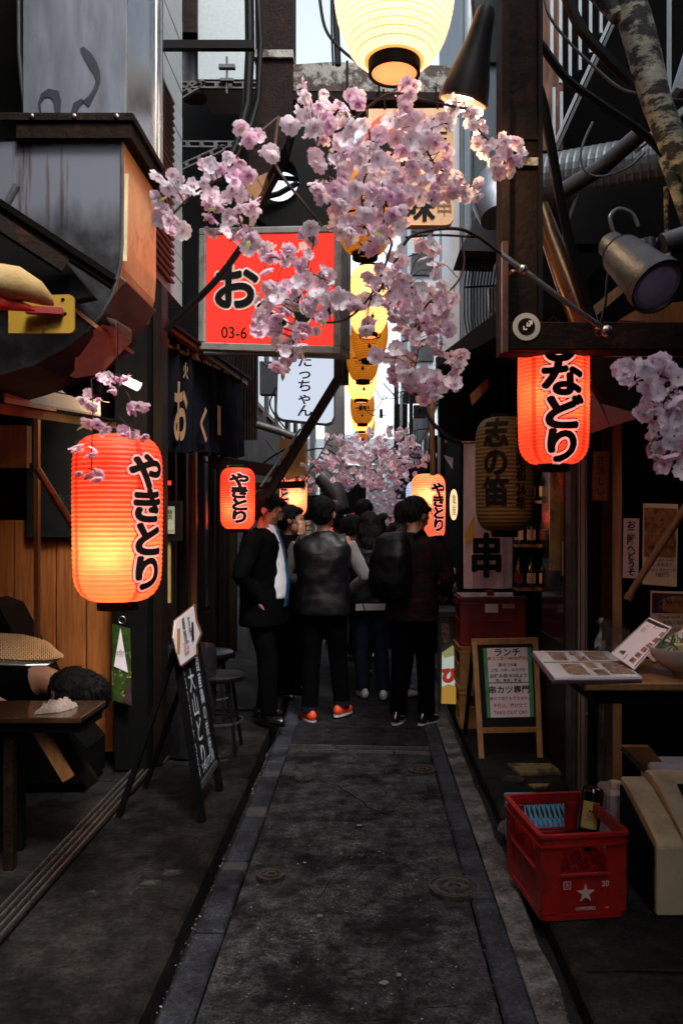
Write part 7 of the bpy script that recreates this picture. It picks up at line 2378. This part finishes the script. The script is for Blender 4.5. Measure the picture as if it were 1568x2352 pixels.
    nvv = len(hair_o.data.vertices)
    for k in range(220):
        v = hair_o.data.vertices[rnd.randrange(nvv)]
        nn_ = v.normal
        dn = Vector((0, -.3, -1)) + nn_ * .9 + Vector((rnd.uniform(-.5, .5), rnd.uniform(-.5, .5), 0))
        dn = dn.normalized()
        L_ = rnd.uniform(.018, .045) * (1.6 if hair == 'long' else 1)
        p_ = v.co + nn_ * .001
        hs_.bar(p_ - dn * .004, p_ + dn * L_ + Vector((0, 0, -.25 * L_)), .0032, .0014)
    hs_.build('hair_strands', M['hair'], t_, local=True, kind='stuff')
    # trousers
    b = MB()
    b.loft([(0, 0, .84, .165, .12), (0, 0, .95, .165, .12), (0, 0, 1.03, .155, .11)])
    for i, (fx, fy) in enumerate(feet):
        hp = Vector(((-.085, .085)[i], 0, .88))
        an = Vector((fx, fy, .075 + lift[i]))
        kn = hp.lerp(an, .5) + Vector((0, .02 + .5 * lift[i] + (seated or 0), 0))
        b.tube([hp + Vector((0, 0, .05)), hp.lerp(kn, .5), kn, kn.lerp(an, .5), an], [.1, .093, .075, .07, .066], 14)
    remesh(b, 'trousers', M[legs], t_, .013, 2, .006, 9, .7)
    # shoes
    for i, (fx, fy) in enumerate(feet):
        fy_ = R(foot_yaw[i])
        sb = MB().at((fx, fy, lift[i]), (R(-35) if lift[i] > .02 else 0, 0, fy_))
        sb.ball((0, -.045, .045), .038, .05, .045, 12, 8).ball((0, .05, .035), .043, .095, .036, 14, 8).ball((0, -.03, .075), .034, .045, .04, 10, 8)
        sb.X = Matrix.Identity(4)
        so = remesh(sb, 'shoe', M[shoe], t_, .008, 1)
        sl = MB().at((fx, fy, lift[i]), (R(-35) if lift[i] > .02 else 0, 0, fy_)).lathe([(.001, 0), (1, 0), (1, .014), (.001, .014)], 20)
        n_ = len(sl.v)
        X = Matrix.LocRotScale(Vector((fx, fy, lift[i])), Euler((R(-35) if lift[i] > .02 else 0, 0, fy_)), None)
        sl.v = [X @ Vector((( X.inverted() @ q).x * .044, (X.inverted() @ q).y * .12 + .02, (X.inverted() @ q).z)) for q in sl.v]
        sl.build('sole', M[sole_m or 'black'], so, local=True)
    # top garment
    b = MB()
    B_ = bulk
    b.loft([(0, 0, hem, .185 * B_ * coat_flare, .14 * B_ * coat_flare), (0, 0, .95, .18 * B_, .135 * B_), (0, sh * .3, 1.1, .17 * B_, .125 * B_), (0, sh * .7, 1.27, .195 * B_, .13 * B_), (0, sh * .9, 1.37, .195 * B_, .115 * B_), (0, sh, 1.43, .13 * B_, .085 * B_), (0, sh, 1.475, .068, .066)], 28)
    for i, (el_, wr) in enumerate(arms):
        sx = -1 if i == 0 else 1
        s0 = Vector((sx * .175 * (B_ * .5 + .5), sh, 1.39))
        el_, wr = Vector(el_), Vector(wr)
        if sleeve: b.tube([Vector((sx * .08, sh, 1.37)), s0], [.07, .074], 12)
        else: b.tube([Vector((sx * .08, sh, 1.37)), s0, s0.lerp(el_, .5), el_, el_.lerp(wr, .5), wr], [.065, .078 * B_, .066 * B_, .056 * B_, .05, .044], 14)
    remesh(b, 'vest' if sleeve else ('suit_jacket' if top == 'suit' else 'jacket'), M[top], t_, .013, 2, .011, 7, 1.2)
    if sleeve:
        for i, (el_, wr) in enumerate(arms):
            b = MB()
            sx = -1 if i == 0 else 1
            s0 = Vector((sx * .19, sh, 1.38)); el_, wr = Vector(el_), Vector(wr)
            b.tube([s0, s0.lerp(el_, .5), el_, el_.lerp(wr, .5), wr], [.066, .06, .052, .046, .04], 14)
            remesh(b, 'sleeve', M[sleeve], t_, .012, 2, .007, 9, 1)
    if collar:
        cb_ = MB().at((0, sh, 1.455)).lathe([(.07, -.03), (.075, 0), (.068, .035), (.06, .035), (.064, 0), (.062, -.02)], 24)
        cb_.X = Matrix.Identity(4)
        cb_.build('collar', M[collar], t_, local=True, smooth=True)
    return t_, H


RGT = -90
# suit man: faces right (towards +x): yaw -90
sm_, Hs = person('man in black suit and glasses with white shirt and blue tie, looking down', PX(606, 5.78), 5.78, .075, 1.64, face=-104, head_pitch=22, head_yaw=10, top='suit', legs='trouser', hair='side', hem=.74, bulk=1.22,
                feet=[(-.12, -.04), (.10, .08)], arms=[((-.30, -.04, 1.12), (-.17, .04, .92)), ((.31, -.06, 1.12), (.19, .05, .92))])
b = MB()
b.loft([(0, .05, .94, .13, .12), (0, .055, 1.04, .135, .128), (0, .05, 1.2, .125, .118), (0, .045, 1.32, .105, .10), (0, .02, 1.42, .07, .082), (0, .01, 1.47, .06, .06)], 24)
b.v = [Vector((q.x * .95 + .01, q.y + .012, q.z)) for q in b.v]
remesh(b, 'shirt', M['shirt'], sm_, .01, 2, .006, 12)
b = MB()
pth = [(0, .115, 1.445), (.005, .15, 1.34), (.008, .182, 1.2), (.01, .2, 1.06), (.012, .19, .95), (.012, .178, .88)]
for i in range(len(pth) - 1): b.bar(pth[i], pth[i + 1], .03 + i * .007, .01, up=(0, 1, 0))
b.ball((0, .108, 1.44), .02, .016, .022, 10, 8)
b.build('tie', M['tie'], sm_, local=True, smooth=False)
b = MB()
for sx in (-1, 1):
    b.add([(sx * .02, .09, 1.49), (sx * .055, .06, 1.50), (sx * .06, .085, 1.42), (sx * .015, .118, 1.41)] + [(sx * .02, .085, 1.49), (sx * .055, .055, 1.50), (sx * .06, .08, 1.42), (sx * .015, .112, 1.41)], [(0, 1, 2, 3), (7, 6, 5, 4), (0, 4, 5, 1), (1, 5, 6, 2), (2, 6, 7, 3), (3, 7, 4, 0)])
b.build('shirt_collar', M['shirt'], sm_, local=True)
b = MB()
for sx in (-1, 1):  # lapels
    b.add([(sx * .05, .098, 1.44), (sx * .12, .07, 1.38), (sx * .13, .13, 1.2), (sx * .105, .16, 1.0), (sx * .095, .158, 1.2)], [(0, 1, 2, 3, 4)])
b.build('lapels', M['suit'], sm_, local=True)
b = MB()
for sx in (-1, 1):
    pts = [Hs((sx * .032 + .026 * math.cos(k * .7854), .1, .008 + .018 * math.sin(k * .7854))) for k in range(9)]
    b.tube(pts, .0016, 5, cap=False)
    b.tube([Hs((sx * .058, .1, .01)), Hs((sx * .078, .0, .012))], .0016, 5)
b.tube([Hs((-.008, .1, .01)), Hs((.008, .1, .01))], .0016, 5)
b.build('glasses', M['steel'], sm_, local=True)

vm, Hv = person('man seen from behind in a black leather vest with grey sleeves and orange shoes', PX(742, 6.15), 6.15, 0, 1.69, face=-4, head_yaw=-14, head_pitch=4, top='leather', sleeve='greyknit', legs='trouser', shoe='orangeshoe', sole_m='sole', hair='short', hem=.82,
               bulk=1.2, feet=[(-.10, -.06), (.14, .06)], lift=(0, .02), foot_yaw=(30, -28), arms=[((-.31, .03, 1.12), (-.17, .26, 1.05)), ((.33, .0, 1.12), (.2, .24, 1.0))])
b = MB()
b.box(-.12, .12, -.166, -.160, 1.30, 1.305)
b.box(-.10, .10, -.158, -.152, 1.17, 1.175)
b.build('seams', M['leather'], vm, local=True)
MB().tube([Hv((.07, .0, .01)), Hv((.074, .09, .01)), Hv((.05, .105, .008))], .002, 5).build('glasses', M['steel'], vm, local=True)
for i, (fx, fy) in enumerate([(-.10, -.06), (.14, .06)]):
    MB().at((fx, fy, .10 + (0, .02)[i])).lathe([(.062, -.02), (.068, -.02), (.07, .015), (.062, .015)], 18).build('turn_up', M['jeans'], vm, local=True, smooth=True)

wm, _ = person('woman with long black hair seen from behind in a black jacket and jeans', PX(848, 6.9), 6.9, 0, 1.58, face=8, head_pitch=12, top='nylon', legs='jeans', hair='long', hem=.88, bulk=1.15, shoe='sole', feet=[(-.06, 0), (.12, -.1)],
               arms=[((-.27, .05, 1.12), (-.16, .2, 1.0)), ((.27, .05, 1.12), (.18, .2, 1.0))])
MB().box(-.15, .17, -.165, -.15, .84, .90).build('shirt_hem', M['greyknit'], wm, local=True)
pm_, Hp = person('man in red and black plaid shirt wearing a large black backpack', PX(945, 6.0), 6.0, 0, 1.68, face=-32, head_pitch=26, head_yaw=-14, top='plaid', legs='trouser', hair='fade', hem=.80, bulk=1.14, shoe='shineshoe', sole_m='sole', feet=[(-.1, -.04), (.1, .06)], lean=.03,
                arms=[((-.29, .04, 1.12), (-.2, .2, 1.0)), ((.31, .02, 1.12), (.17, .22, 1.0))])
b = MB()
b.loft([(-.06, -.20, .98, .15, .10), (-.06, -.22, 1.1, .165, .13), (-.06, -.22, 1.3, .16, .12), (-.06, -.19, 1.43, .13, .09), (-.06, -.16, 1.48, .08, .05)], 24)
bp_ = remesh(b, 'backpack', M['nylon'], pm_, .013, 2, .012, 8)
b = MB().tube([(-.1, -.1, 1.45), (-.11, .0, 1.49), (-.12, .1, 1.4), (-.13, .13, 1.2)], .018, 8).tube([(.08, -.1, 1.45), (.09, .0, 1.49), (.1, .1, 1.4), (.12, .13, 1.2)], .018, 8).tube([(-.2, -.2, 1.2), (-.26, -.3, .95), (-.2, -.28, .75)], .006, 6)
b.build('strap', M['nylon'], pm_, local=True)
mm_, _ = person('man in a shiny dark hooded jacket facing right, behind the plaid man', PX(930, 7.0), 7.0, 0, 1.68, face=-78, head_pitch=8, head_yaw=4, top='nylon', legs='trouser', hair='side', hem=.8, bulk=1.2, shoe='sole', feet=[(-.1, 0), (.1, -.05)])
b = MB().at((0, -.03, 1.46), (R(-20), 0, 0)).lathe([(.13, -.06), (.15, 0), (.13, .05), (.10, .07), (.085, .03), (.10, -.03)], 24)
b.X = Matrix.Identity(4)
b.build('hood', M['nylon'], mm_, local=True, smooth=True)
person('taller dark haired man seen from behind at the back of the crowd', PX(835, 8.7), 8.7, 0, 1.74, face=5, top='suit', legs='trouser', hair='short', bulk=1.1)
person('dark haired man with striped collar and grey trousers between vest man and woman', PX(806, 7.7), 7.7, 0, 1.57, face=-10, head_pitch=6, top='nylon', collar='redold', legs='greytrouser', hair='short', bulk=1.1, shoe='sole', feet=[(-.12, 0), (.12, .2)])
person('man half hidden behind the suited man with a hand raised to his mouth', PX(662, 6.75), 6.75, .04, 1.60, face=-120, head_pitch=4, head_yaw=30, top='suit', legs='trouser', hair='side', bulk=1.05,
       arms=[((-.2, .1, 1.1), (-.05, .2, 1.3)), ((.18, .16, 1.2), (.03, .15, 1.47))])
person('person further along the alley, only dark clothes showing between the others', PX(775, 10), 10, 0, 1.62, face=0, top='suit', legs='trouser', hair='short', bulk=1.05)
person('person in dark clothes at the far right of the crowd', PX(880, 9.6), 9.6, 0, 1.6, face=15, top='nylon', legs='jeans', hair='short', bulk=1.05)
# person hunched low behind the left table: lying forward, black hair
hp_ = thing('person', 'person with black hair bent low behind the dark table at the left, neck lit orange', 'person', (-2.0, 3.95, .05))
b = MB()
hc = P(160, 1585, 3.8) - hp_.location
nk = P(105, 1560, 3.82) - hp_.location
b.ball(hc, .10, .09, .085, 18, 12)
b.tube([nk + Vector((-.25, 0, -.05)), nk + Vector((-.1, 0, -.02)), nk, hc], [.13, .1, .062, .06], 14)
b.tube([nk + Vector((-.25, 0, -.05)), Vector((-.15, .05, .45)), Vector((-.1, .05, .2))], [.14, .15, .14], 14)
b.tube([nk + Vector((-.2, -.1, -.05)), nk + Vector((-.08, -.12, -.2)), hc + Vector((-.04, -.08, -.12))], [.05, .04, .03], 10)
b.tube([Vector((-.1, .1, .25)), Vector((.2, .05, .35)), Vector((.25, .0, .05))], [.1, .07, .05], 10)
for k in range(4):
    q = hc + Vector((-.02 + k * .02, -.09, -.125))
    b.tube([q, q + Vector((.02, -.02, -.02)), q + Vector((.03, -.02, -.04))], [.009, .008, .006], 6)
remesh(b, 'body', M['skin'], hp_, .01, 2)
b = MB()
b.ball(hc + Vector((.02, 0, .012)), .12, .105, .098, 18, 12).ball(hc + Vector((.10, .0, -.02)), .10, .09, .095, 16, 10).ball(hc + Vector((.03, -.03, .0)), .10, .085, .09, 14, 10).ball(hc + Vector((.02, -.05, -.06)), .09, .06, .06, 14, 10)
hair_o = remesh(b, 'hair', M['hair'], hp_, .01, 1, .012, 14)
hs_ = MB()
for k in range(500):
    v = hair_o.data.vertices[rnd.randrange(len(hair_o.data.vertices))]
    dn = (v.normal * .7 + Vector((.6, rnd.uniform(-.4, .2), rnd.uniform(-.9, .1)))).normalized()
    p_ = v.co; L_ = rnd.uniform(.008, .024)
    hs_.bar(p_ - dn * .004, p_ + dn * L_ + Vector((0, 0, -.3 * L_)), .003, .0015)
hs_.build('hair_strands', M['hair'], hp_, local=True, kind='stuff')
b = MB()
b.tube([nk + Vector((-.28, 0, -.05)), nk + Vector((-.12, 0, -.035)), nk + Vector((-.035, 0, -.02))], [.16, .13, .09], 14).tube([nk + Vector((-.25, 0, -.08)), Vector((-.15, .05, .4)), Vector((-.1, .05, .15))], [.16, .17, .16], 14)
remesh(b, 'jacket', M['suit'], hp_, .014, 2, .01, 7)
